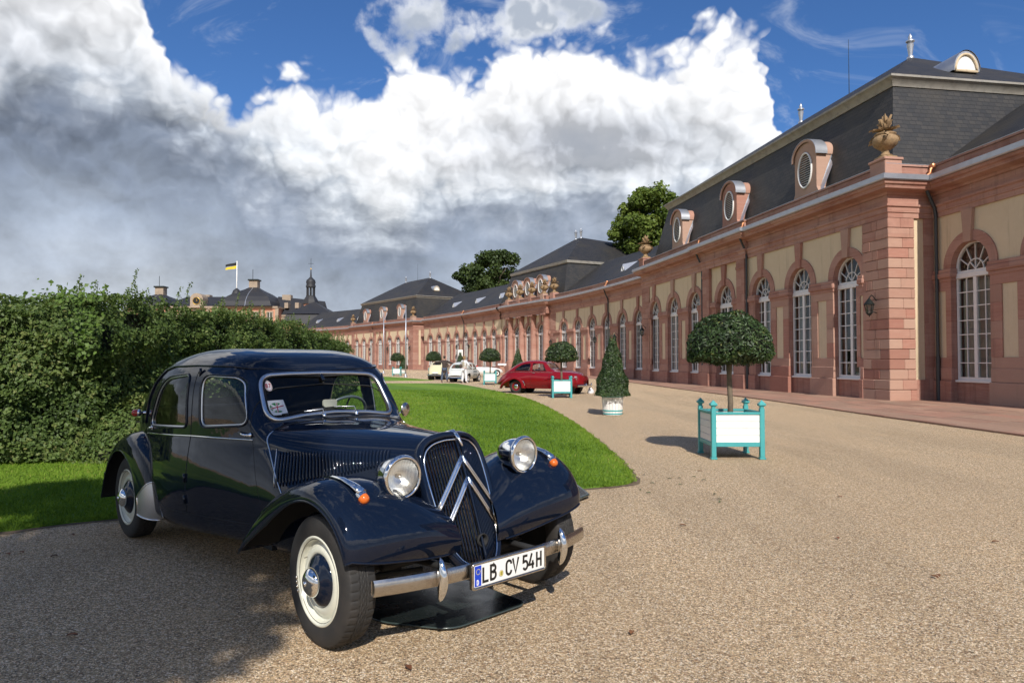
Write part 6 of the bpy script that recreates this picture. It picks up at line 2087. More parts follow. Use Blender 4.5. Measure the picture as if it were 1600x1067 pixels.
# ---- clipped bay trees: mushroom heads and cones
def bay_dome(n, size):
    q = rng.normal(0, 1, (n, 3)); q /= np.linalg.norm(q, axis=1, keepdims=True)
    flat = q[:, 2] < 0
    r_ = 1 - rng.exponential(.040, n) + .06 * wobble(q * 3, 1.6, 2) + (rng.random(n) < .02) * rng.uniform(0, .07, n)
    p = q * r_[:, None]
    p[:, 2] = np.where(flat, p[:, 2] * .16, p[:, 2])
    ex = np.abs(p[:, 2]) ** .9
    p[:, 0] *= .645; p[:, 1] *= .645
    rag = .06 * wobble(p * 7, 1.0, 4) + rng.normal(0, .018, n)
    p[:, 2] = np.where(flat, p[:, 2] * .60 + rag, np.sign(p[:, 2]) * np.abs(p[:, 2]) ** .85 * .66)
    nn = np.where(flat[:, None], q * [1, 1, .4] + [0, 0, -.5], q + [0, 0, .35])
    v, f = leaves(p, nn, size, .36, .55)
    t = np.clip(.45 + .25 * wobble(p * 6, 1.5, 1) + rng.normal(0, .2, n), 0, .93)
    t[rng.random(n) < .015] = 1.0
    return v, f, np.repeat(t, 4)
def bay_cone(n, size, h_=1.62, r0=.46):
    z = 1 - np.sqrt(rng.random(n))
    a = rng.random(n) * 2 * np.pi
    rad = r0 * (1 - z) ** .92 * (1 - rng.exponential(.06, n) + .09 * np.sin(z * 17 + 3 * np.sin(a * 2))) + .03
    p = np.stack([rad * np.cos(a), rad * np.sin(a), z * h_], 1)
    p += (.02 * wobble(p, 9, 1))[:, None] * np.stack([np.cos(a), np.sin(a), np.zeros(n)], 1)
    nn = np.stack([np.cos(a), np.sin(a), np.full(n, .45)], 1)
    v, f = leaves(p, nn, size, .42, .55)
    t = np.clip(.45 + .2 * wobble(p * 5, 1.5, 1) + rng.normal(0, .2, n), 0, .95)
    return v, f, np.repeat(t, 4)
def np_data(v, f, t, mat, name):
    o = mesh_np(name, v, f, mat, None, colors=t); me = o.data; bpy.data.objects.remove(o); return me
DOME_NEAR = np_data(*bay_dome(9500, .062), M['bay_leaf'], 'crown')
DOME_FAR = np_data(*bay_dome(4200, .085), M['bay_leaf'], 'crown')
CONE_NEAR = np_data(*bay_cone(9000, .060), M['bay_leaf'], 'crown')
CONE_FAR = np_data(*bay_cone(3500, .085), M['bay_leaf'], 'crown')
def _core(mb, nm): o = mb.build(nm, M['core'], None, True); me = o.data; bpy.data.objects.remove(o); return me
DOME_CORE = _core(MB().lathe([(0, -.05), (.50, -.03), (.56, .06), (.50, .28), (.36, .46), (.18, .56), (0, .59)], 20), 'shade_core')  # added dark core, stands in for shade inside the clipped heads
CONE_CORE = _core(MB().lathe([(0, 0), (.36, .02), (.30, .4), (.14, 1.0), (.02, 1.42), (0, 1.45)], 16), 'shade_core')  # same added dark core for the cones
def bay_tree(label, loc, near, k=1.0):
    t = thing('bay_tree', label, 'tree', loc, random.uniform(0, 6), 'clipped bay trees standing in tubs')
    o = link('crown', DOME_NEAR if near else DOME_FAR, t); o.location = (0, 0, 1.53 * k); o.scale = (k, k, k); o['kind'] = 'stuff'
    o = link('shade_core', DOME_CORE, t); o.location = (0, 0, 1.53 * k); o.scale = (k, k, k)
    MB().tube([(.01, 0, .35), (.0, .012, .8), (.012, 0, 1.2), (0, 0, 1.62 * k)], [.046, .041, .038, .045], 10).build('trunk', M['bay_bark'], t, True)
    return t
def bay_cone_tree(label, loc, near, k=1.0):
    t = thing('bay_cone', label, 'tree', loc, random.uniform(0, 6), 'clipped bay cones standing in tubs')
    o = link('crown', CONE_NEAR if near else CONE_FAR, t); o.location = (0, 0, .52); o.scale = (k, k, k); o['kind'] = 'stuff'
    o = link('shade_core', CONE_CORE, t); o.location = (0, 0, .52); o.scale = (k, k, k)
    MB().tube([(0, 0, .40), (0, 0, .62)], .04, 8).build('trunk', M['bay_bark'], t, True)
    return t

# fallen leaves on the gravel
M['dry_leaf'] = pmat('dry_leaf', (.20, .08, .03), .8, rnd=.35)
M['green_leaf'] = pmat('fallen_green_leaf', (.05, .09, .025), .7, rnd=.3)
def ground_leaf(px, py, green, L_):
    d_ = 1585.8 / (py - 563.4); x_ = (px - 800) / 1098.5 * d_
    pts = [[(-L_ / 2 + L_ * t, s_ * L_ * .28 * math.sin(math.pi * min(1, t * .9 + .05)), .005 + .006 * abs(s_) + .006 * math.sin(t * 3.0)) for s_ in (-1, 0, 1)] for t in np.linspace(0, 1, 6)]
    o = MB().grid(pts).build('fallen_leaf', M['green_leaf' if green else 'dry_leaf'], None, True)
    o.location = (x_, d_, .003); o.rotation_euler = (0, 0, random.uniform(0, 6.3))
    tag(o, 'small green leaf fallen on the gravel near the lawn corner' if green else 'dry brown leaf fallen on the gravel', 'leaf', 'green leaves fallen near the lawn corner' if green else 'dry leaves fallen on the gravel')
for px, py in ((1000, 765), (1012, 770), (1045, 748), (1060, 747), (1083, 745), (1098, 750), (1115, 772), (1122, 780), (1123, 784), (1062, 757), (1018, 755), (1005, 742)): ground_leaf(px, py, True, .05)
for px, py in ((1092, 736), (1310, 776), (1305, 840), (1550, 846), (1460, 898), (1455, 900), (120, 990), (18, 865), (40, 862), (118, 835), (988, 735), (1065, 820), (640, 1040), (985, 986), (90, 868)): ground_leaf(px, py, False, .055)

# ------------------------------------------------------------------ tubs for the bay trees
M['turquoise'] = pmat('turquoise_paint', (.055, .33, .335), .45, coat=.2, var=[(7, .3, (.08, .38, .37)), (30, .15, (.03, .20, .21))])
M['tub_white'] = pmat('white_tub_boards', (.80, .79, .75), .55, var=[(5, .25, (.70, .68, .62)), (22, .15, (.55, .52, .45))], rnd=.04)
M['soil'] = pmat('potting_soil', (.045, .03, .02), .95, bump=(30, .8, .02))
def box_tub(label, loc, rz=0.0, k=1.0):
    t = thing('planter_box', label, 'planter', loc, rz, 'white square planters with turquoise frames')
    t.scale = (k, k, k)
    h = .355
    for sx_ in (-1, 1):
        for sy_ in (-1, 1):
            x, y = sx_ * h, sy_ * h
            if 'tub_post' not in D:
                D['tub_post'] = data(MB().bbox(-.034, .034, -.034, .034, .03, .745, .005).bbox(-.045, .045, -.045, .045, 0, .03, .006), 'post', M['turquoise'])
                fi = MB().bbox(-.026, .026, -.026, .026, .745, .772, .003)
                fi.add([(-.05, -.05, .79), (.05, -.05, .79), (.05, .05, .79), (-.05, .05, .79), (-.05, -.05, .808), (.05, -.05, .808), (.05, .05, .808), (-.05, .05, .808), (0, 0, .868), (-.03, -.03, .772), (.03, -.03, .772), (.03, .03, .772), (-.03, .03, .772)],
                       [(0, 1, 5, 4), (1, 2, 6, 5), (2, 3, 7, 6), (3, 0, 4, 7), (4, 5, 8), (5, 6, 8), (6, 7, 8), (7, 4, 8), (9, 10, 1, 0), (10, 11, 2, 1), (11, 12, 3, 2), (12, 9, 0, 3)])
                D['tub_finial'] = data(fi, 'finial', M['turquoise'])
                D['tub_rail_lo'] = data(MB().bbox(-.32, .32, -.026, .026, .185, .245, .004), 'rail', M['turquoise'])
                D['tub_rail_hi'] = data(MB().bbox(-.32, .32, -.030, .030, .655, .69, .004), 'rail', M['turquoise'])
                D['tub_plank'] = [data(MB().bbox(-.319, .319, -.016, .016, .246 + .1022 * j, .246 + .1022 * (j + 1) - .004, .004), 'plank', M['tub_white']) for j in range(4)]
            p = link('post', D['tub_post'], t); p.location = (x, y, 0)
            link('finial', D['tub_finial'], p)
    for q in range(4):
        a = q * math.pi / 2
        for nm in ('tub_rail_lo', 'tub_rail_hi'):
            r_ = link('rail', D[nm], t); r_.location = (h * math.sin(a), -h * math.cos(a), 0); r_.rotation_euler = (0, 0, a)
        for me in D['tub_plank']:
            r_ = link('plank', me, t); r_.location = ((h - .002) * math.sin(a), -(h - .002) * math.cos(a), 0); r_.rotation_euler = (0, 0, a)
    MB().box(-.33, .33, -.33, .33, .24, .60).build('soil', M['soil'], t)
    return t
def round_tub(label, loc, k=1.0):
    t = thing('round_planter', label, 'planter', loc, 0, 'white round planters with turquoise hoops')
    t.scale = (k, k, k)
    N = 20
    for j in range(N):
        if 'stave' not in D:
            rows = []
            for z, r_ in ((.012, .252), (.56, .292)):
                rows.append([(r_ * math.cos(a), r_ * math.sin(a), z) for a in np.linspace(-.145, .145, 4)] + [((r_ - .025) * math.cos(a), (r_ - .025) * math.sin(a), z) for a in np.linspace(.145, -.145, 4)])
            mb = MB().grid(rows, closed_v=True); mb.f.append(tuple(range(8, 16))); mb.f.append(tuple(range(7, -1, -1)))
            D['stave'] = data(mb, 'stave', M['tub_white'])
        s_ = link('stave', D['stave'], t); s_.rotation_euler = (0, 0, 2 * math.pi * j / N)
    for z in (.05, .13, .50):
        r_ = .252 + .04 * z / .56
        MB().lathe([(r_ + .002, z - .016), (r_ + .008, z - .016), (r_ + .009, z + .016), (r_ + .003, z + .016)], 40).build('hoop', M['turquoise'], t, angle=40)
    MB().lathe([(0, .50), (.26, .50)], 24).build('soil', M['soil'], t)
    return t
def gp(px, py):
    d_ = 1585.8 / (py - 563.4)
    return ((px - 800) / 1098.5 * d_, d_)
box_tub('nearest large white planter box with turquoise frame on the open gravel', (3.31, 10.70, 0)); bay_tree('nearest ball-headed bay tree, in the planter box on the open gravel', (3.31, 10.70, 0), True)
box_tub('white planter box with turquoise frame in front of the red car', (1.94, 27.6, 0)); bay_tree('ball-headed bay tree growing in front of the red car', (1.94, 27.6, 0), False)
box_tub('white planter box with turquoise frame between silver car and red car', (-1.32, 42.4, 0)); bay_tree('ball-headed bay tree between the silver car and the red car', (-1.32, 42.4, 0), False)
box_tub('white planter box half hidden behind the cream car', (-6.35, 57.0, 0)); bay_tree('ball-headed bay tree just above the person in the dark coat', (-6.35, 57.0, 0), False, 1.0)
box_tub('farthest white planter box, beside the flag poles', (-10.95, 67.0, 0)); bay_tree('farthest ball-headed bay tree, beside the flag poles', (-10.95, 67.0, 0), False)
round_tub('white round tub with turquoise hoops near the gravel centre', (2.67, 18.7, 0)); bay_cone_tree('nearest clipped bay cone, in the round tub', (2.67, 18.7, 0), True)
round_tub('round white tub hidden behind the red car', (.33, 39.5, 0)); bay_cone_tree('clipped bay cone rising behind the red car tail', (.33, 39.5, 0), False)
round_tub('round white tub behind the silver car', (-3.95, 53.6, 0)); bay_cone_tree('clipped bay cone rising behind the silver car', (-3.95, 53.6, 0), False)
round_tub('farthest round white tub left of the second flag pole', (-12.2, 79.0, 0)); bay_cone_tree('farthest clipped bay cone, by the second flag pole', (-12.2, 79.0, 0), False)

# ------------------------------------------------------------------ the other cars
class Shell:
    """lofted small-car body: tables over u (front axle 0, forward positive)"""
    def __init__(s, wt, wb, vb, ws, n, bl, kt=.10):
        s.wt, s.wb, s.vb, s.ws, s.n, s.bl, s.kt = pchip(*zip(*wt)), pchip(*zip(*wb)), pchip(*zip(*vb)), pchip(*zip(*ws)), pchip(*zip(*n)), pchip(*zip(*bl)), kt
        s.u0, s.u1 = min(p[0] for p in wt), max(p[0] for p in wt)
    def v(s, u, z):
        u, z = np.broadcast_arrays(np.asarray(u, float), np.asarray(z, float))
        wt, wb, vb, n = s.wt(u), s.wb(u), s.vb(u), s.n(u)
        q = np.clip((z - wb) / (wt - wb), 0, 1)
        up = vb * (1 - q ** n) ** (1 / n) * (1 - s.kt * np.maximum(z - wb, 0))
        x = np.clip((wb - z) / (wb - s.ws(u)), 0, 1)
        lo = vb + s.bl(u) * np.sin(np.pi * np.minimum(x * 1.05, 1)) - .05 * x ** 4
        return np.where(z >= wb, up, lo)
    def mesh(s, nst=90, nl=18, nu=40):
        rows = []
        for u in np.linspace(s.u1, s.u0, nst):
            wt, wb, ws, n = float(s.wt(u)), float(s.wb(u)), float(s.ws(u)), float(s.n(u))
            lw = np.linspace(ws, wb, nl)[:-1]
            ph = np.linspace(0, np.pi / 2, 200)
            uw = wb + (wt - wb) * np.sin(ph) ** (2 / n)
            vv = float(s.vb(u)) * np.cos(ph) ** (2 / n) * (1 - s.kt * (uw - wb))
            L = np.concatenate([[0], np.cumsum(np.hypot(np.diff(vv), np.diff(uw)))]); q = np.linspace(0, L[-1], nu)
            uw, vv = np.interp(q, L, uw), np.interp(q, L, vv)
            W = np.concatenate([lw, uw]); Vv = np.concatenate([s.v(u, lw), vv])
            half = np.stack([np.full(len(W), u), -Vv, W], 1)
            rows.append(np.vstack([half, half[-2::-1] * [1, -1, 1]]))
        return grid_mesh(np.array(rows))
    def cut(s, V, F, side=(), front=(), arches=()):
        cen = V[F].mean(1); kill = np.zeros(len(F), bool); out = []
        jobs = [('s', p, sg) for p in side for sg in (-1, 1)] + [('f', p, 0) for p in front] + [('a', p, sg) for p in arches for sg in (-1, 1)]
        for kind, poly, sg in jobs:
            poly_, rng_ = poly if kind == 'f' else (poly, None)
            if kind in 'sa': m = in_poly(cen[:, 0], cen[:, 2], poly_) & (cen[:, 1] * sg > .3)
            else: m = in_poly(cen[:, 1], cen[:, 2], poly_) & (cen[:, 0] > rng_[0]) & (cen[:, 0] < rng_[1])
            m &= ~kill
            if not m.any(): continue
            e = np.intersect1d(F[m].ravel(), F[~m & ~kill].ravel()); kill |= m
            if kind in 'sa':
                q = np.array([snap_to(V[i][[0, 2]], poly_) for i in e])
                V[e, 0], V[e, 2] = q[:, 0], q[:, 1]; V[e, 1] = sg * s.v(q[:, 0], q[:, 1])
            else:
                q = np.array([snap_to(V[i][[1, 2]], poly_) for i in e]); V[e, 1], V[e, 2] = q[:, 0], q[:, 1]
            if kind != 'a': out.append((kind, sg, poly_, F[m]))
        return V, F[~kill], out
    def on(s, pts, sg, off=.0, step=.04):
        q = np.array(dense(pts, step, False))
        return np.stack([q[:, 0], -sg * (s.v(q[:, 0], q[:, 1]) + off), q[:, 1]], 1)
def circle(u, w_, r_, n=28): return [(u + r_ * math.cos(a), w_ + r_ * math.sin(a)) for a in np.linspace(0, 2 * math.pi, n + 1)[:-1]]
def small_wheel(parent, u, v, r_, wd, rim_mat, cap_mat):
    wh = bpy.data.objects.new('wheel', None); col.objects.link(wh); wh.parent = parent
    wh.location = (u, -v, r_); wh.rotation_euler = (0, 0, 0 if v > 0 else math.pi); wh.empty_display_size = .1
    MB().lathe([(r_ * .62, -wd * .40), (r_ * .72, -wd * .5), (r_ * .92, -wd * .48), (r_, -wd * .32), (r_, wd * .32), (r_ * .92, wd * .48), (r_ * .62, wd * .4)], 30, 'y').build('tyre', M['rubber'], wh, True)
    MB().lathe([(r_ * .66, -wd * .42), (r_ * .60, -wd * .36), (r_ * .52, -wd * .22), (r_ * .30, -wd * .30), (r_ * .0, -wd * .30)], 26, 'y').build('rim', rim_mat, wh, True)
    MB().lathe([(r_ * .40, -wd * .30), (r_ * .36, -wd * .46), (r_ * .2, -wd * .58), (0, -wd * .62)], 22, 'y').build('hub_cap', cap_mat, wh, True)
    return wh
def finish_car(t, sh, paint, side, front, arches, trim=None, win_mat=None, lining=M['cloth']):
    V, F = sh.mesh()
    V, F, panes = sh.cut(V, F, side, front, arches)
    np_part('body', V, F, paint, t)
    for kind, sg, poly, Fp in panes:
        Vp = V.copy()
        if kind == 's': Vp[:, 1] -= sg * .01
        nm = 'window_pane'
        if kind == 'f': nm = 'windscreen' if Vp[Fp].mean((0, 1))[0] > (sh.u0 + sh.u1) / 2 else 'rear_window'
        g = np_part(nm, Vp, Fp, win_mat or M['car_glass'], t)
        if trim is not None and kind == 's':
            q = np.array(dense(poly, .05))
            MB().tube(np.stack([q[:, 0], sg * (sh.v(q[:, 0], q[:, 1]) + .003), q[:, 1]], 1), .010, 5, closed=True).build('window_trim', trim, g, True)
    MB().box(sh.u0 + .5, sh.u1 - .9, -.5, .5, .22, .30).build('floor_pan', M['black'], t)
    for p in arches:
        c = np.mean(np.array(p), 0)
        for sg in (-1, 1):
            pts = [(c[0] + (x - c[0]) * .99, c[1] + (z - c[1]) * .99) for x, z in p]
            MB().grid([[(x, sg * float(sh.v(x, max(z, .26)) - .005), z) for x, z in pts], [(x, sg * .28, z) for x, z in pts]], closed_v=True).build('wheel_well', M['black'], t, True)
    return V

# red two-door saloon
M['red_paint'] = paint_mat('red_car_paint', (.19, .006, .010), (.16, .03, .03))
M['car_glass_dark'] = glass_mat('dark_car_glass', (.45, .50, .48))
red_h = math.atan2(-.45, .89)
# rear near wheel stands at (.2, 31.3); front axle is 2.35 m ahead, half the track to the left
hx, hy = math.cos(red_h), math.sin(red_h)
rx_, ry_ = hy, -hx
fa = (.20 - rx_ * .61 + hx * 2.35, 31.3 - ry_ * .61 + hy * 2.35)
red = thing('red_car', 'red rounded vintage two-door saloon parked side-on on the gravel', 'car', (fa[0], fa[1], 0), red_h)
shR = Shell([(.72, .60), (.68, .74), (.55, .86), (.3, .94), (0, .985), (-.4, 1.005), (-.58, 1.02), (-.66, 1.06), (-.98, 1.36), (-1.15, 1.43), (-1.5, 1.465), (-1.9, 1.45), (-2.25, 1.37), (-2.55, 1.23), (-2.85, 1.03), (-3.1, .86), (-3.35, .66), (-3.48, .48)],
            [(.72, .50), (.55, .66), (.2, .80), (-.5, .90), (-2.4, .93), (-2.8, .86), (-3.1, .72), (-3.48, .42)],
            [(.72, .30), (.66, .46), (.5, .58), (.2, .66), (-.5, .70), (-1.3, .735), (-2.2, .72), (-2.8, .62), (-3.2, .48), (-3.48, .30)],
            [(.72, .40), (.4, .28), (-.3, .24), (-2.3, .25), (-3.0, .30), (-3.48, .38)], [(.72, 2.4), (-.5, 2.6), (-.7, 3.6), (-1.1, 4.2), (-2.0, 3.4), (-2.8, 2.6), (-3.48, 2.4)],
            [(.72, .0), (.5, .05), (.0, .10), (-.7, .085), (-1.6, .075), (-2.35, .12), (-3.0, .12), (-3.48, .02)], .13)
w_front = rounded([(-.86, .99), (-.86, 1.01), (-1.02, 1.30), (-1.52, 1.335), (-1.52, .99)], [.03, .03, .07, .05, .05])
w_rear = rounded([(-1.62, .99), (-1.62, 1.33), (-2.02, 1.29), (-2.36, 1.10), (-2.42, .99)], [.05, .06, .12, .12, .05])
scr = rounded([(-.52, 1.06), (.52, 1.06), (.46, 1.34), (-.46, 1.34)], .07)
rscr = rounded([(-.32, 1.10), (.32, 1.10), (.28, 1.28), (-.28, 1.28)], .08)
finish_car(red, shR, M['red_paint'], [w_front, w_rear], [(scr, (-1.05, -.60)), (rscr, (-3.0, -2.2))], [circle(0, .30, .35), circle(-2.35, .30, .35)], M['red_paint'])
for sg in (1, -1):
    # separate rear mudguard and front wing swell
    rows, pt = wing((-2.35, .28), ([-6, 15, 40, 65, 90, 120, 150, 175, 186], [.50, .52, .55, .56, .52, .50, .58, .74, .80], [.355, .355, .355, .355, .355, .36, .42, .58, .70],
                   [.70] * 9, [.835, .84, .845, .85, .85, .84, .82, .76, .70], [.55] * 9, [.46, .47, .50, .50, .46, .44, .50, .66, .74]), np.linspace(-6, 186, 60), nv=24) if False else (None, None)
    wv_ = []
    th_ = [-6, 15, 40, 65, 90, 120, 150, 175, 186]
    fR = [pchip(th_, a) for a in ([.50, .52, .55, .56, .53, .53, .62, .80, .88], [.355, .355, .355, .355, .355, .36, .45, .66, .80], [.70, .70, .70, .70, .70, .70, .66, .58, .52], [.835, .84, .845, .85, .85, .84, .80, .72, .66])]
    for t_ in np.linspace(-6, 186, 56):
        rc, rl, vc, vo = [float(g(t_)) for g in fR]
        row = []
        for q in np.linspace(0, 1, 22):
            if q < .5: v_ = .5 + (vc - .5) * q / .5; r_ = rc - .10 * (1 - q / .5) ** 2
            else:
                s_ = math.sin((q - .5) / .5 * math.pi / 2); v_ = vc + (vo - vc) * s_; r_ = rl + (rc - rl) * max(0, 1 - s_ ** 2.2) ** (1 / 2.2)
            row.append((-2.35 + r_ * math.cos(R(t_)), -sg * v_, .28 + r_ * math.sin(R(t_))))
        wv_.append(row)
    rwg = MB().grid(wv_).build('rear_wing', M['red_paint'], red, True)
    MB().tube([P(-1.84, sg * .80, .34), P(-1.86, sg * .83, .44), P(-1.92, sg * .845, .56)], .012, 6, flat=(1.5, 1)).build('stone_guard', M['chrome'], rwg, True)
    # front wing: long swell running into the door
    wv_ = []
    th_ = [8, 30, 55, 85, 110, 140, 160, 172]
    fR = [pchip(th_, a) for a in ([.50, .58, .57, .53, .56, .78, 1.05, 1.30], [.36, .36, .36, .36, .38, .60, .92, 1.24], [.50, .56, .60, .62, .64, .66, .68, .70], [.72, .80, .82, .83, .83, .825, .815, .80])]
    for t_ in np.linspace(8, 172, 56):
        rc, rl, vc, vo = [float(g(t_)) for g in fR]
        row = []
        for q in np.linspace(0, 1, 22):
            if q < .5: v_ = .34 + (vc - .34) * q / .5; r_ = rc - .12 * (1 - q / .5) ** 2
            else:
                s_ = math.sin((q - .5) / .5 * math.pi / 2); v_ = vc + (vo - vc) * s_; r_ = rl + (rc - rl) * max(0, 1 - s_ ** 2.2) ** (1 / 2.2)
            row.append((r_ * math.cos(R(t_)), -sg * v_, .30 + r_ * math.sin(R(t_))))
        wv_.append(row)
    fwg = MB().grid(wv_).build('front_wing', M['red_paint'], red, True)
    hd = orient(MB().lathe([(.075, -.05), (.088, .0), (.085, .012), (.06, .03), (0, .042)], 20, 'x'), P(.50, sg * .575, .70), (1, -sg * .12, .12)).build('headlight', M['lens'], red, True)
    orient(MB().lathe([(.075, -.04), (.095, -.01), (.098, .004), (.086, .014)], 20, 'x'), P(.50, sg * .575, .70), (1, -sg * .12, .12)).build('headlight_rim', M['chrome'], hd, True)
    orient(MB().lathe([(0, -.03), (.08, .004)], 20, 'x'), P(.49, sg * .575, .70), (1, -sg * .12, .12)).build('reflector', M['reflector'], hd, True)
    for (u, v) in ((0, .61), (-2.35, .61)): small_wheel(red, u, sg * v, .305, .15, M['red_paint'], M['chrome'])
    MB().tube(shR.on([(-.55, .93), (-1.5, .955), (-2.4, .945), (-2.75, .90)], sg, .004), .007, 5).build('belt_strip', M['chrome'], red, True)
    MB().tube(shR.on([(-.72, .98), (-.72, .6), (-.76, .34), (-1.5, .31), (-1.56, .36), (-1.57, .95)], sg, .001), .004, 4).build('door_gap', M['black'], red, True)
    MB().tube(shR.on([(-1.38, .90), (-1.50, .905)], sg, .03), .010, 6).build('door_handle', M['chrome'], red, True)
    MB().bbox(-1.72, -1.20, sg * .34 - .22, sg * .34 + .22, .42, .56, .04).build('seat', M['seat'], red)
    MB().bbox(-1.82, -1.68, sg * .34 - .22, sg * .34 + .22, .5, 1.06, .04).build('backrest', M['cream_wheel'] if sg > 0 else M['seat'], red)
for j in range(6):
    z = .50 + j * .062
    MB().tube([(float(.70 - .10 * (abs(y) / .34) ** 2 - max(0, z - .66) * .35) + .02, y, z) for y in np.linspace(-.34 + .015 * j, .34 - .015 * j, 11)], .012, 6).build('grille_bar', M['chrome'] if j == 5 else M['red_paint'], red, True)
MB().tube([P(u, 0, float(shR.wt(u)) + .006) for u in np.linspace(.62, -.5, 14)], .009, 6).build('bonnet_strip', M['chrome'], red, True)
for u0, ue, sg in ((.80, .62, 1), (-3.58, -3.42, -1)):
    bm_ = MB()
    rows = []
    for t_ in np.linspace(-1, 1, 21):
        u = u0 - (u0 - ue) * abs(t_) ** 2.6
        rows.append([(u + sg * o_, .78 * t_, z) for o_, z in ((-.012, .33), (.015, .345), (.02, .375), (.015, .405), (-.012, .42))])
    b_ = bm_.grid(rows, closed_v=True).build('bumper', M['chrome'], red, angle=50)
    for y in (-.3, .3): MB().tube([(u0 + sg * .03, y, .28), (u0 + sg * .05, y, .38), (u0 + sg * .03, y, .48)], [.015, .032, .012], 8).build('overrider', M['chrome'], b_, True)
rs_ = rounded([(-.42, -1.15), (.42, -1.15), (.42, -1.95), (-.42, -1.95)], .1, 4)
MB().add([(u, y, float(1.6)) for y, u in []], []) if False else None
sun_v = [[(u, y, 1.472 - .06 * (y / .5) ** 2 - .04 * ((u + 1.55) / .5) ** 2) for y in np.linspace(-.42, .42, 9)] for u in np.linspace(-1.15, -1.95, 9)]
MB().grid(sun_v).build('folding_roof', M['black'], red, True)

# small silver car seen from behind
M['silver_paint'] = paint_mat('pale_grey_car_paint', (.56, .58, .56), (.45, .44, .42))
M['grey_panel'] = paint_mat('darker_grey_panel_paint', (.20, .23, .24), (.2, .2, .2))
sil_h = math.atan2(.94, .34)
shS = Shell([(.50, .50), (.44, .66), (.2, .80), (-.1, .86), (-.25, .90), (-.55, 1.24), (-.75, 1.33), (-1.2, 1.37), (-1.7, 1.34), (-2.05, 1.24), (-2.3, 1.06), (-2.46, .84), (-2.56, .62), (-2.60, .46)],
            [(.50, .42), (.2, .66), (-.3, .80), (-2.0, .82), (-2.4, .68), (-2.6, .40)],
            [(.50, .30), (.35, .50), (0, .60), (-.6, .64), (-1.8, .65), (-2.3, .60), (-2.5, .54), (-2.60, .46)],
            [(.5, .36), (.2, .26), (-2.2, .26), (-2.6, .32)], [(.5, 2.5), (-.2, 2.8), (-.6, 4), (-1.8, 3.8), (-2.3, 3.0), (-2.6, 2.6)], [(.5, 0), (0, .06), (-1, .05), (-1.9, .075), (-2.6, .02)], .12)
# rear right wheel at px 730, rear left at 706
sx0 = gp(730.5, 597.2)
hx, hy = math.cos(sil_h), math.sin(sil_h); rx_, ry_ = hy, -hx
sil = thing('silver_car', 'small pale grey vintage car seen from behind, black roof rack on top', 'car', (sx0[0] - rx_ * .58 + hx * 1.9, sx0[1] - ry_ * .58 + hy * 1.9, 0), sil_h)
wS1 = rounded([(-.52, .86), (-.66, 1.20), (-1.12, 1.24), (-1.12, .86)], .06); wS2 = rounded([(-1.2, .86), (-1.2, 1.24), (-1.75, 1.20), (-1.98, .90)], .06)
rS = rounded([(-.40, .93), (.40, .93), (.33, 1.18), (-.33, 1.18)], .07); fS = rounded([(-.46, .92), (.46, .92), (.40, 1.20), (-.40, 1.20)], .06)
finish_car(sil, shS, M['silver_paint'], [wS1, wS2], [(rS, (-2.6, -2.0)), (fS, (-.62, -.2))], [circle(0, .28, .33), circle(-1.9, .28, .33)], M['silver_paint'])
for sg in (1, -1):
    for u in (0, -1.9): small_wheel(sil, u, sg * .58, .275, .13, M['white_paint'], M['chrome'])
    MB().tube(shS.on([(-.40, .80), (-.45, .35), (-1.14, .33), (-1.16, .82)], sg, .001), .005, 4).build('door_gap', M['black'], sil, True)
    orient(MB().lathe([(.05, -.02), (.05, .01), (.03, .03), (0, .035)], 12, 'x'), P(-2.50, sg * .50, .62), (-1, -sg * .4, .1)).build('tail_lamp', M['red_lens'], sil, True)
    for (z0, z1) in ((.40, .58), (.63, .78)):
        pts = [[(u, -sg * (float(shS.v(u, z)) + .006), z) for z in np.linspace(z0, z1, 5)] for u in np.linspace(-.48, -1.10, 8)]
        MB().grid(pts).build('door_panel', M['grey_panel'], sil, True)
for j in range(3):
    z = .72 + j * .05
    MB().tube([(-2.475 + .10 * (z - .72) - .0, y, z) for y in np.linspace(-.36, .36, 7)], .010, 5).build('engine_louvre', M['grey_panel'], sil, True)
MB().bbox(-2.60, -2.545, -.26, .26, .50, .64, .01).build('number_plate', M['plate_white'], sil)
MB().grid([[(u + sg_, y, z) for sg_, z in ((-.02, .30), (.0, .33), (.0, .38), (-.02, .40))] for y, u in ((-.60, -2.48), (-.3, -2.62), (0, -2.65), (.3, -2.62), (.60, -2.48))]).build('bumper', M['chrome'], sil, True)
rk = MB()
for y in (-.45, .45): rk.tube([(-.75, y, 1.40), (-1.9, y, 1.40)], .018, 6)
for u in (-.75, -1.1, -1.5, -1.9): rk.tube([(u, -.45, 1.40), (u, .45, 1.40)], .014, 6)
for u in (-.85, -1.8):
    for y in (-.45, .45): rk.tube([(u, y, 1.40), (u, y * 1.06, 1.26)], .014, 6)
rk.build('roof_rack', M['black_gloss'], sil, True)

# cream car, mostly hidden behind the person in the dark coat
M['cream_paint'] = paint_mat('cream_car_paint', (.60, .54, .36), (.5, .45, .35))
shC = Shell([(.6, .5), (.45, .70), (.1, .85), (-.35, .92), (-.6, 1.2), (-.85, 1.36), (-1.5, 1.44), (-2.1, 1.40), (-2.6, 1.2), (-2.95, .92), (-3.15, .62), (-3.22, .45)], [(.6, .42), (.2, .7), (-.4, .84), (-2.4, .84), (-2.9, .66), (-3.22, .40)],
            [(.6, .3), (.3, .5), (-.4, .6), (-1.5, .66), (-2.5, .62), (-2.95, .54), (-3.22, .42)], [(.6, .4), (.2, .3), (-2.8, .3), (-3.22, .36)], [(.6, 2.4), (-.4, 2.6), (-.8, 3.2), (-2.2, 2.8), (-3.2, 2.3)], [(.6, 0), (0, .05), (-2.4, .06), (-3.22, 0)], .12)
c0 = gp(685, 593.6)
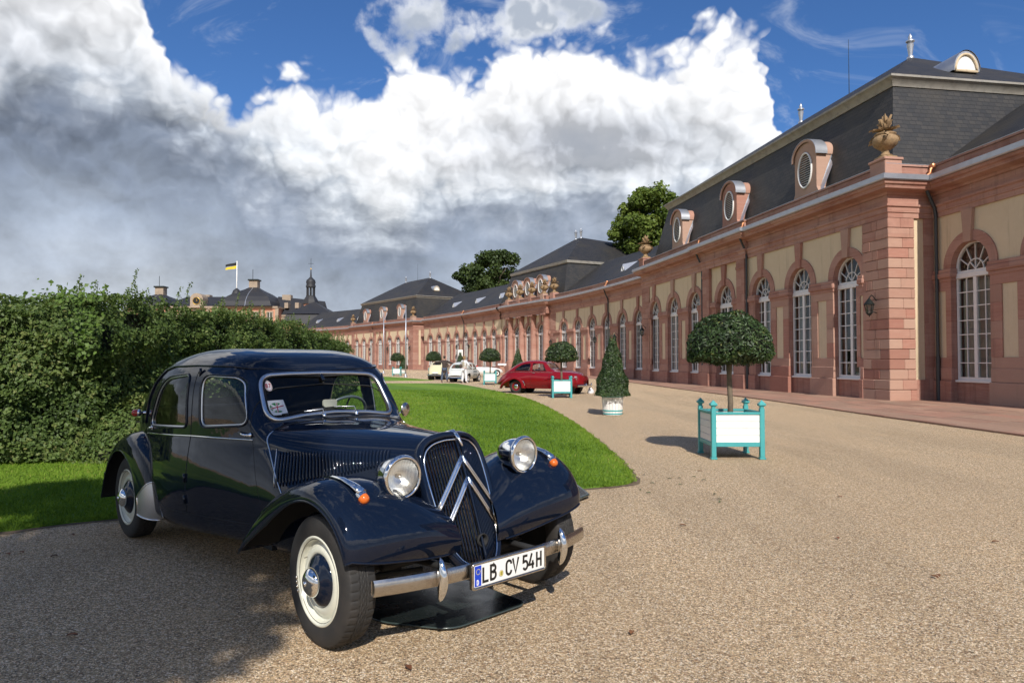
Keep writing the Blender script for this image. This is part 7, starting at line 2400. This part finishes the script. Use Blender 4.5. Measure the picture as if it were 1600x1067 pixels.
cre = thing('cream_car', 'cream vintage car with sloping tail behind the person in the dark coat', 'car', (c0[0] + .12, c0[1] + 3.0, 0), R(84))
wC = rounded([(-.6, .92), (-.8, 1.25), (-2.0, 1.27), (-2.25, .95)], .08); rC = rounded([(-.34, 1.12), (.34, 1.12), (.28, 1.30), (-.28, 1.30)], .06)
finish_car(cre, shC, M['cream_paint'], [wC], [(rC, (-3.2, -2.0))], [circle(0, .3, .36), circle(-2.5, .3, .36)], M['cream_paint'])
for sg in (1, -1):
    for u in (0, -2.5): small_wheel(cre, u, sg * .58, .32, .15, M['white_paint'], M['chrome'])
    orient(MB().lathe([(.045, -.02), (.045, .01), (0, .03)], 10, 'x'), P(-3.08, sg * .40, .60), (-1, 0, .2)).build('tail_lamp', M['red_lens'], cre, True)
MB().tube([(-3.20, y, .36) for y in np.linspace(-.62, .62, 7)], .035, 6).build('bumper', M['chrome'], cre, True)
MB().bbox(-3.26, -3.20, -.22, .22, .48, .58, .01).build('number_plate', M['plate_white'], cre)

# white open car behind the planter
M['white_car'] = paint_mat('white_car_paint', (.72, .72, .70), (.6, .58, .55))
shW = Shell([(.7, .5), (.5, .68), (0, .80), (-.5, .86), (-1.0, .88), (-1.8, .90), (-2.4, .88), (-3.0, .78), (-3.3, .55)], [(.7, .42), (.2, .62), (-.6, .76), (-2.4, .78), (-3.0, .6), (-3.3, .42)],
            [(.7, .35), (.4, .62), (-.5, .72), (-2.2, .74), (-3, .62), (-3.3, .42)], [(.7, .36), (0, .26), (-2.8, .28), (-3.3, .38)], [(.7, 2.5), (-1, 3.4), (-3.3, 2.5)], [(.7, 0), (0, .05), (-2.4, .05), (-3.3, 0)], .05)
w0 = gp(757, 588.4)
wca = thing('white_open_car', 'white open-topped car with red seats behind the turquoise planter', 'car', (w0[0] + .9, w0[1] + .6, 0), R(20))
V, F = shW.mesh()
ck = V[F].mean(1)
op = (ck[:, 2] > .80) & (ck[:, 0] < -.95) & (ck[:, 0] > -2.2) & (np.abs(ck[:, 1]) < .58)
V2, F2 = V, F[~op]
cenA = V2[F2].mean(1)
V2, F2, _ = shW.cut(V2, F2, (), (), [circle(0, .3, .35), circle(-2.4, .3, .35)])
np_part('body', V2, F2, M['white_car'], wca)
MB().box(-2.3, -.9, -.6, .6, .28, .45).build('floor_pan', M['black'], wca)
for y in (-.32, .32): 
    s_ = MB().bbox(-1.75, -1.3, y - .24, y + .24, .45, .60, .04).build('seat', M['red_lens'], wca)
    MB().bbox(-1.9, -1.75, y - .24, y + .24, .5, 1.02, .05).build('backrest', M['red_lens'], s_)
sc_ = [(-.95, -.55, .86), (-1.12, -.48, 1.20), (-1.12, .48, 1.20), (-.95, .55, .86)]
wf_ = MB().tube(sc_, .015, 6).build('windscreen_frame', M['chrome'], wca, True)
MB().add(sc_, [(0, 1, 2, 3)]).build('windscreen', M['car_glass'], wf_)
for sg in (1, -1):
    for u in (0, -2.4): small_wheel(wca, u, sg * .62, .30, .15, M['white_paint'], M['chrome'])
MB().tube([(-3.32, y, .40) for y in np.linspace(-.7, .7, 7)], .035, 6).build('bumper', M['chrome'], wca, True)

# ------------------------------------------------------------------ people
M['skin'] = pmat('skin', (.45, .26, .18), .6)
M['brown_coat'] = pmat('dark_brown_coat', (.035, .022, .018), .75, sheen=.2)
M['jeans'] = pmat('blue_jeans', (.06, .085, .13), .8)
M['white_cloth'] = pmat('white_cloth', (.72, .72, .74), .8)
M['beige_cloth'] = pmat('beige_vest', (.42, .36, .27), .8)
M['brown_hair'] = pmat('brown_hair', (.07, .04, .025), .6)
M['fair_hair'] = pmat('fair_hair', (.32, .20, .09), .6)
M['shoe'] = pmat('dark_shoe', (.03, .025, .02), .6)
def person(name, label, loc, rz, armL, armR, stance, top, legs, hair, shoe, coat_len=.0, h=1.72, sleeves=True):
    t = thing(name, label, 'person', loc, rz)
    k = h / 1.75
    def S(j): return {a: (tuple(c * k for c in p), (tuple(q * k for q in r_) if hasattr(r_, '__len__') else r_ * k)) for a, (p, r_) in j.items()}
    (e1, w1), (e2, w2) = armL, armR
    J = {'pelvis': ((0, 0, .96), (.15, .11)), 'belly': ((0, .01, 1.12), (.135, .10)), 'chest': ((0, 0, 1.32), (.155, .11)), 'neckb': ((0, 0, 1.47), .065), 'neck': ((0, .012, 1.53), .05), 'head': ((0, .025, 1.63), (.075, .088)), 'crown': ((0, .015, 1.71), (.06, .07)),
         'shl': ((-.17, 0, 1.42), .062), 'ell': (e1, .045), 'wrl': (w1, .030), 'hal': (tuple(np.array(w1) + (np.array(w1) - np.array(e1)) * .30), (.035, .018)),
         'shr': ((.17, 0, 1.42), .062), 'elr': (e2, .045), 'wrr': (w2, .030), 'har': (tuple(np.array(w2) + (np.array(w2) - np.array(e2)) * .30), (.035, .018)),
         'hil': ((-.09, 0, .90), .088), 'knl': ((-.10 - stance, .02, .50), .058), 'anl': ((-.11 - stance * 1.6, -.02, .09), .040), 'tol': ((-.13 - stance * 1.6, .13, .035), .034),
         'hir': ((.09, 0, .90), .088), 'knr': ((.10 + stance, .04, .50), .058), 'anr': ((.11 + stance * 1.6, .02, .09), .040), 'tor': ((.13 + stance * 1.6, .17, .035), .034)}
    B = [('pelvis', 'belly'), ('belly', 'chest'), ('chest', 'neckb'), ('neckb', 'neck'), ('neck', 'head'), ('head', 'crown'), ('chest', 'shl'), ('shl', 'ell'), ('ell', 'wrl'), ('wrl', 'hal'), ('chest', 'shr'), ('shr', 'elr'), ('elr', 'wrr'), ('wrr', 'har'),
         ('pelvis', 'hil'), ('hil', 'knl'), ('knl', 'anl'), ('anl', 'tol'), ('pelvis', 'hir'), ('hir', 'knr'), ('knr', 'anr'), ('anr', 'tor')]
    skinned('body', M['skin'], t, S(J), B)
    g = lambda key, e: (J[key][0], tuple(x + e for x in J[key][1]) if hasattr(J[key][1], '__len__') else J[key][1] + e)
    ck_ = {k_: g(k_, .028) for k_ in ('pelvis', 'belly', 'chest', 'neckb', 'shl', 'ell', 'shr', 'elr')}
    if sleeves: ck_.update({k_: g(k_, .022) for k_ in ('wrl', 'wrr')})
    cb2 = [(a, b) for a, b in B if a in ck_ and b in ck_]
    if coat_len:
        ck_['hem'] = ((0, 0, .96 - coat_len), (.20, .15)); cb2.append(('pelvis', 'hem'))
    skinned('top', top, t, S(ck_), cb2)
    lk = {k_: g(k_, .018) for k_ in ('pelvis', 'hil', 'knl', 'anl', 'hir', 'knr', 'anr')}
    lk['knl'] = g('knl', .03); lk['knr'] = g('knr', .03); lk['anl'] = g('anl', .035); lk['anr'] = g('anr', .035)
    skinned('trousers', legs, t, S(lk), [(a, b) for a, b in B if a in lk and b in lk])
    for a, b in (('anl', 'tol'), ('anr', 'tor')):
        skinned('shoe', shoe, t, S({a: g(a, .012), b: g(b, .014)}), [(a, b)], 1)
    skinned('hair', hair, t, S({'a': ((0, .0, 1.67), (.086, .092)), 'b': ((0, -.01, 1.735), (.06, .07)), 'c': ((0, -.035, 1.58), (.06, .05))}), [('a', 'b'), ('a', 'c')], 2)
    return t
p1 = gp(694.5, 597.0)
person('person', 'person in a dark brown coat and jeans with both arms spread, seen from behind', (p1[0], p1[1], 0), 0.0, ((-.42, -.02, 1.34), (-.66, .02, 1.36)), ((.38, .05, 1.30), (.58, .18, 1.26)), .05, M['brown_coat'], M['jeans'], M['brown_coat'], M['shoe'], .36, 1.74)
p2 = gp(725.5, 598.6)
per2 = person('person', 'person in white trousers and pale vest with a shoulder bag beside the silver car', (p2[0], p2[1], 0), R(-35), ((-.25, .02, 1.18), (-.22, .16, 1.0)), ((.28, .10, 1.17), (.24, .34, 1.02)), .03, M['white_cloth'], M['white_cloth'], M['fair_hair'], M['white_cloth'], 0, 1.72)
ves = skinned('vest', M['beige_cloth'], per2, {'a': ((0, 0, .98), (.185, .145)), 'b': ((0, .01, 1.14), (.172, .138)), 'c': ((0, 0, 1.30), (.188, .148)), 'd': ((0, 0, 1.43), (.12, .10))}, [('a', 'b'), ('b', 'c'), ('c', 'd')], 2)
bag = thing('shoulder_bag', 'brown bag hanging from the shoulder of the person in white', 'bag', (p2[0] - .22, p2[1] - .10, 0))
skinned('bag_body', M['brown_hair'], bag, {'a': ((0, 0, .98), (.12, .09)), 'b': ((-.02, 0, 1.12), (.14, .10)), 'c': ((0, 0, 1.24), (.10, .06))}, [('a', 'b'), ('b', 'c')], 2)
MB().tube([(0, 0, 1.22), (.08, -.10, 1.36), (.22, .02, 1.48)], .012, 6).build('strap', M['brown_hair'], bag, True)

# ------------------------------------------------------------------ small furniture on the drive
def pole(label, px, py_base, top_y):
    x, y = gp(px, py_base)
    z = CAM_H + (563.4 - top_y) / 1098.5 * y
    t = thing('flag_pole', label, 'pole', (x, y, 0), 0, 'bare flag poles by the drive')
    MB().tube([(0, 0, 0), (0, 0, z)], [.06, .045], 10).build('shaft', M['metal'], t, True)
    MB().lathe([(.16, 0), (.16, .06), (.08, .10), (.07, .3)], 12).build('foot', M['metal'], t, True)
    MB().lathe([(.045, z), (.07, z + .06), (.05, z + .12), (0, z + .14)], 10).build('cap', M['metal'], t, True)
pole('taller grey flag pole, right of the pair in front of the far pavilion', 634, 589, 480)
pole('shorter grey flag pole, left of the pair in front of the far pavilion', 599.5, 583, 490)
def bench(label, loc, rz):
    t = thing('garden_bench', label, 'bench', loc, rz)
    for k in range(4): MB().bbox(-.75, .75, -.42 + .115 * k, -.325 + .115 * k, .42, .45, .005).build('seat_slat', M['white_paint'], t)
    for k in range(9): MB().bbox(-.70 + .168 * k, -.655 + .168 * k, .055, .085, .45, .86, .004).build('back_slat', M['white_paint'], t)
    MB().bbox(-.75, .75, .05, .09, .86, .93, .006).build('back_rail', M['white_paint'], t)
    for x in (-.72, .72):
        MB().bbox(x - .03, x + .03, -.42, -.36, 0, .64, .005).build('leg', M['white_paint'], t)
        MB().bbox(x - .03, x + .03, .04, .10, 0, .90, .005).build('leg', M['white_paint'], t)
        MB().bbox(x - .035, x + .035, -.44, .06, .62, .66, .006).build('armrest', M['white_paint'], t)
bx_, by_ = wingA.local(1.35, .75)
bench('white wooden slatted bench against the wall beside the near pavilion', (J2[0] + bx_, J2[1] + by_, .03), wingA.frame(1.3)[2] + math.pi)
# notice on a post behind the silver car, and reading desk by the porch
x, y = gp(719.5, 589.5)
t = thing('notice_board', 'white paper notice on a thin stand behind the silver car', 'sign', (x, y, 0))
MB().bbox(-.20, .20, -.02, .02, 1.80, 2.38, .01).build('board', M['white_paint'], t)
MB().tube([(0, .03, 0), (0, .03, 1.8)], .03, 8).build('post', M['metal'], t, True)
MB().bbox(-.3, .3, -.2, .2, 0, .04, .01).build('foot', M['metal'], t)
for k in range(3): MB().box(-.14, .14, -.024, -.021, 2.22 - .12 * k, 2.25 - .12 * k).build('printed_line', M['grey_panel'], t)
x, y = gp(784.5, 586.2)
t = thing('reading_desk', 'brown sandstone reading desk with pale sloping top by the porch', 'sign', (x, y, 0))
MB().bbox(-.16, .16, -.12, .12, 0, 1.0, .02).build('pedestal', M['block'], t)
MB().add([(-.42, -.28, .98), (.42, -.28, .98), (.42, .28, 1.12), (-.42, .28, 1.12), (-.42, -.28, 1.02), (.42, -.28, 1.02), (.42, .28, 1.16), (-.42, .28, 1.16)], [(0, 3, 2, 1), (4, 5, 6, 7), (0, 1, 5, 4), (1, 2, 6, 5), (2, 3, 7, 6), (3, 0, 4, 7)]).build('panel', M['white_paint'], t)
# small pale bag on the gravel at the red car's nose
x, y = gp(922.5, 614.5)
t = thing('paper_bag', 'small white crumpled bag on the gravel beside the red car nose', 'bag', (x, y, 0))
rows = []
for z, r_ in ((0, .13), (.06, .15), (.14, .12), (.22, .07), (.27, .035), (.29, .05)):
    rows.append([(r_ * math.cos(a) * (1 + .15 * math.sin(3 * a + z * 20)), r_ * math.sin(a) * (1 + .15 * math.cos(4 * a)), z) for a in np.linspace(0, 2 * math.pi, 17)[:-1]])
MB().grid(rows, closed_v=True).build('sack', M['white_cloth'], t, True)

# ---- glass sheet lying under the car's nose, a second one beside its far wheel
M['sheet_glass'] = (lambda: None)()
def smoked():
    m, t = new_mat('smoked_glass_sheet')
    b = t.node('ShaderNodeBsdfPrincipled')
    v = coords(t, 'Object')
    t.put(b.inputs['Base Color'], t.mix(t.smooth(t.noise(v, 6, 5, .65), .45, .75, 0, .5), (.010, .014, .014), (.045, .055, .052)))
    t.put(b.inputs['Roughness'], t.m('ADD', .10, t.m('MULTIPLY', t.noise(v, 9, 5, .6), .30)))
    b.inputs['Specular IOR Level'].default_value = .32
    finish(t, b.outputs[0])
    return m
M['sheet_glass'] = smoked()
M['glass_edge'] = pmat('green_glass_edge', (.035, .05, .048), .25, coat=.4)
def floor_sheet(label, name, corners, radii, z, thick):
    pts = rounded(corners, radii, 6)
    o = MB().prism(pts, z, z + thick, 'xy').build(name, M['sheet_glass'], None)
    tag(o, label, 'glass sheet')
    MB().tube([(x, y, z + thick * .6) for x, y in pts], thick * .55, 6, closed=True).build('sheet_edge', M['glass_edge'], o, True)
    return o
def cw(u, v):
    c, s_ = math.cos(CAR_RZ), math.sin(CAR_RZ)
    x, y = u, -v
    return (CAR_LOC[0] + c * x - s_ * y, CAR_LOC[1] + s_ * x + c * y)
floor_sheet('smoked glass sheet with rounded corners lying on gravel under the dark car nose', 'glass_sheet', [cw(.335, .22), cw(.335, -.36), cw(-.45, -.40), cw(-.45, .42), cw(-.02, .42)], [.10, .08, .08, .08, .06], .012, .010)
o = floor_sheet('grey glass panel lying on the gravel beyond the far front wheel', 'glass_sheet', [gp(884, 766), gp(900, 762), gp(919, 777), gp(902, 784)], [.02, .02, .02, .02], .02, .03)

# ------------------------------------------------------------------ the palace far behind the hedge
KD = 190.0
def kp(px, py, d_=KD): return ((px - 800) / 1098.5 * d_, CAM_H + (563.4 - py) / 1098.5 * d_)
M['palace_wall'] = pmat('salmon_plaster', (.50, .24, .15), .85, var=[(.4, .4, (.58, .32, .22))])
M['palace_trim'] = pmat('pale_stone_trim', (.34, .27, .20), .85, var=[(.8, .5, (.22, .17, .13))])
M['palace_roof'] = pmat('dark_slate_far', (.020, .021, .025), .6, var=[(.3, .5, (.034, .031, .028))])
M['gold'] = pmat('gilding', (.65, .42, .10), .35, .9)
M['flag_black'] = pmat('flag_black', (.01, .01, .01), .8); M['flag_yellow'] = pmat('flag_yellow', (.65, .48, .03), .8)
pal = thing('palace', 'far palace with dark slate domes and salmon walls above the hedge', 'palace', (0, KD, 0))
x0, x1 = kp(196, 0)[0], kp(432, 0)[0]
ez = kp(0, 478.5)[1]
def walls(xa, xb, ya, yb, z, parent, n, rows=2):
    MB().box(xa, xb, ya, yb, 0, z).build('wall', M['palace_wall'], parent)
    MB().box(xa - .3, xb + .3, ya - .35, yb, z - .5, z).build('cornice', M['palace_trim'], parent)
    for k in range(n + 1):
        x = xa + (xb - xa) * k / n
        MB().box(x - .45, x + .45, ya - .14, ya + .1, 0, z - .5).build('corner_strip', M['palace_trim'], parent)
    for k in range(n):
        x = xa + (xb - xa) * (k + .5) / n
        for r_ in range(rows):
            zz = z - 4.2 - r_ * 4.6
            w_ = MB().box(x - .9, x + .9, ya - .18, ya - .02, zz - .3, zz + 2.9).build('window', M['palace_trim'], parent)
            MB().box(x - .62, x + .62, ya - .21, ya - .17, zz, zz + 2.5).build('pane', M['car_glass_dark'], w_)
            MB().box(x - .05, x + .05, ya - .24, ya - .20, zz, zz + 2.5).build('glazing_bar', M['white_wood'], w_)
walls(x0, x1, 0, 14, ez, pal, 11)
def bell(cx, half, z, top, parent, depth=7.0):
    rows = []
    for t, s_ in ((0, 1.04), (.04, 1.0), (.25, .94), (.5, .78), (.72, .54), (.88, .30), (1.0, .16)):
        zz = z + (top - z) * t; h_ = half * s_; hy_ = depth * s_
        rows.append([(cx - h_, depth - hy_ - 1, zz), (cx + h_, depth - hy_ - 1, zz), (cx + h_, depth + hy_ - 1, zz), (cx - h_, depth + hy_ - 1, zz)])
    mb = MB().grid(rows, closed_v=True)
    d_ = mb.build('dome_roof', M['palace_roof'], parent)
    MB().box(cx - 1.15, cx + 1.15, depth - 2.1, depth + .1, top - .3, top + 1.9).build('chimney', M['palace_trim'], d_)
    MB().box(cx - 1.4, cx + 1.4, depth - 2.4, depth + .4, top + 1.9, top + 2.3).build('chimney_cap', M['iron'], d_)
    MB().tube([(cx - .5, depth - 1, top + 2.3), (cx - .5, depth - 1, top + 5.2)], .07, 5).build('lightning_rod', M['iron'], d_)
    # pale ridge line
    MB().tube([(cx, r_[0][1] - .02, r_[0][2]) for r_ in [[rows[i][0]] for i in range(len(rows))]], .10, 5).build('roof_hip', M['metal'], d_)
    return d_
bell(kp(384, 0)[0], 7.0, ez, kp(0, 446)[1], pal)
bell(kp(233, 0)[0], 5.4, ez, kp(0, 457)[1], pal)
ra, rb_ = kp(250, 0)[0], kp(352, 0)[0]
zr = kp(0, 460)[1]
MB().add([(ra, -.3, ez), (rb_, -.3, ez), (rb_, 14, ez), (ra, 14, ez), (ra + 4, 7, zr), (rb_, 7, zr)], [(0, 1, 5, 4), (1, 2, 5), (2, 3, 4, 5), (3, 0, 4)]).build('main_roof', M['palace_roof'], pal)
# gable with clock
gx0 = kp(308, 0)[0]
gb = MB().prism([(gx0 - 1.7, ez - .4), (gx0 + 1.7, ez - .4), (gx0 + 1.7, ez + 2.0)] + [(gx0 + 1.7 * math.cos(R(a)), ez + 2.0 + 1.5 * math.sin(R(a))) for a in range(15, 180, 15)] + [(gx0 - 1.7, ez + 2.0)], -.8, 2.5).build('clock_gable', M['palace_trim'], pal)
MB().lathe([(0, -.86), (.95, -.86), (.95, -.8)], 20, 'y', (gx0, 0, ez + 1.4)).build('clock_face', M['flag_black'], gb)
MB().tube([(gx0 + .95 * math.cos(a), -.88, ez + 1.4 + .95 * math.sin(a)) for a in np.linspace(0, 6.283, 21)[:-1]], .10, 5, closed=True).build('clock_ring', M['gold'], gb, True)
for k_, (dx, dz) in enumerate(((.0, .7), (.45, .2))): MB().tube([(gx0, -.90, ez + 1.4), (gx0 + dx, -.90, ez + 1.4 + dz)], .06, 4).build('clock_hand', M['gold'], gb)
# right-hand long roof
rc0, rc1 = kp(415, 0)[0], kp(492, 0)[0]
walls(rc0, rc1, 4, 16, kp(0, 490)[1], pal, 4)
MB().add([(rc0, 3.6, kp(0, 489)[1]), (rc1, 3.6, kp(0, 494)[1]), (rc1, 16, kp(0, 494)[1]), (rc0, 16, kp(0, 489)[1]), (rc0, 7, kp(0, 472)[1]), (rc1, 7, kp(0, 478)[1]), (rc0, 10, kp(0, 458)[1]), (rc1, 10, kp(0, 466)[1])],
         [(0, 1, 5, 4), (4, 5, 7, 6), (1, 2, 7, 5), (2, 3, 6, 7), (3, 0, 4, 6)]).build('long_roof', M['palace_roof'], pal)
for px, py in ((430, 459), (467, 464), (297, 459)):
    xx, zz = kp(px, py)
    MB().box(xx - 1.2, xx + 1.2, 9, 11, zz - 2.5, zz + .6).build('chimney', M['palace_trim'], pal)
for px in (438, 455): 
    xx, zz = kp(px, 474)
    dm = MB().box(xx - .5, xx + .5, 4.6, 7, zz - .9, zz + .6).build('dormer', M['palace_trim'], pal)
# bell tower
tw = thing('bell_tower', 'slender bell tower with open lantern and gilded spire above the hedge', 'tower', (kp(491.5, 0)[0], KD - 4, 0))
tw.scale = (.85, .85, 1.0)
zb_, z1_, z2_, z3_, z4_, z5_ = [kp(0, v)[1] for v in (500, 476, 464, 449, 437, 424)]
MB().lathe([(2.2, 0), (2.2, z1_)], 8, 'z', cap=True).build('drum', M['palace_wall'], tw)
MB().lathe([(2.6, z1_ - .2), (2.5, z1_ + .3), (2.1, z1_ + 1.1), (1.5, z2_ - .2), (1.5, z2_)], 8, 'z', cap=True).build('lower_roof', M['palace_roof'], tw)
for a in range(8):
    c, s_ = math.cos(R(a * 45 + 22.5)), math.sin(R(a * 45 + 22.5))
    MB().tube([(1.15 * c, 1.15 * s_, z2_), (1.15 * c, 1.15 * s_, z3_)], .20, 6).build('lantern_post', M['palace_roof'], tw)
MB().lathe([(.0, z2_ + .5), (.35, z2_ + .5), (.30, z2_ + 1.0), (.12, z2_ + 1.4), (0, z2_ + 1.5)], 10).build('bell', M['iron'], tw, True)
MB().lathe([(1.5, z3_ - .4), (1.55, z3_), (1.3, z3_ + .4), (1.5, z3_ + .9), (1.35, z3_ + 1.5), (.7, z4_ - .1), (.3, z4_ + .3), (.14, z5_), (.0, z5_ + .2)], 12).build('onion_roof', M['palace_roof'], tw, angle=60)
MB().lathe([(0, z5_ - .1), (.28, z5_ + .15), (0, z5_ + .45)], 10).build('gilt_ball', M['gold'], tw, True)
cr2 = MB().tube([(0, 0, z5_ + .3), (0, 0, z5_ + 3.0)], .05, 5)
cr2.tube([(-.8, 0, z5_ + 1.6), (.8, 0, z5_ + 1.6)], .05, 5)
cr2.build('cross', M['iron'], tw)
# pyramid-roofed end pavilion of the orangery
ep = thing('end_pavilion', 'dark pyramid-roofed pavilion below the bell tower at the hedge top', 'building', (kp(480, 0, 172)[0], 172, 0))
def k2(py): return kp(0, py, 172)[1]
hw = 6.2
MB().box(-hw, hw, 0, 12, 0, k2(506)).build('wall', M['palace_wall'], ep)
MB().add([(-hw, 0, k2(506)), (hw, 0, k2(506)), (hw, 12, k2(506)), (-hw, 12, k2(506)), (-hw + .7, .7, k2(491)), (hw - .7, .7, k2(491)), (hw - .7, 11.3, k2(491)), (-hw + .7, 11.3, k2(491))], [(0, 1, 5, 4), (1, 2, 6, 5), (2, 3, 7, 6), (3, 0, 4, 7)]).build('mansard_roof', M['palace_roof'], ep)
MB().add([(-hw + .4, .4, k2(490)), (hw - .4, .4, k2(490)), (hw - .4, 11.6, k2(490)), (-hw + .4, 11.6, k2(490)), (0, 6, k2(468))], [(0, 1, 4), (1, 2, 4), (2, 3, 4), (3, 0, 4)]).build('pyramid_roof', M['palace_roof'], ep)
# flag on its pole
fx, fz0 = kp(362, 470); fz1 = kp(0, 405)[1]
fl = thing('palace_flag', 'black and yellow flag flying from a white pole on the palace roof', 'flag', (fx, KD + 3, 0))
MB().tube([(0, 0, ez), (0, 0, fz1)], .13, 6).build('pole', M['white_paint'], fl, True)
def cloth(z0, z1, mat):
    rows = []
    for t in np.linspace(0, 1, 9):
        x = -3.1 * t; y = .35 * math.sin(t * 6)
        dz = -.55 * t
        rows.append([(x, y, z0 + dz), (x, y + .02, z1 + dz * 1.5 - .0)])
    return MB().grid(rows).build('flag_stripe', mat, fl, True)
zt = kp(0, 406.5)[1]; zm = kp(0, 411.5)[1]; zl = kp(0, 416.5)[1]
cloth(zm, zt, M['flag_black']); cloth(zl, zm, M['flag_yellow'])
MB().lathe([(1.6, ez + 2.2), (1.5, ez + 3.2), (.9, ez + 4.6), (.2, ez + 5.2), (0, ez + 5.3)], 10, 'z', (0, 0, 0)).build('roof_lantern', M['palace_roof'], fl, True)
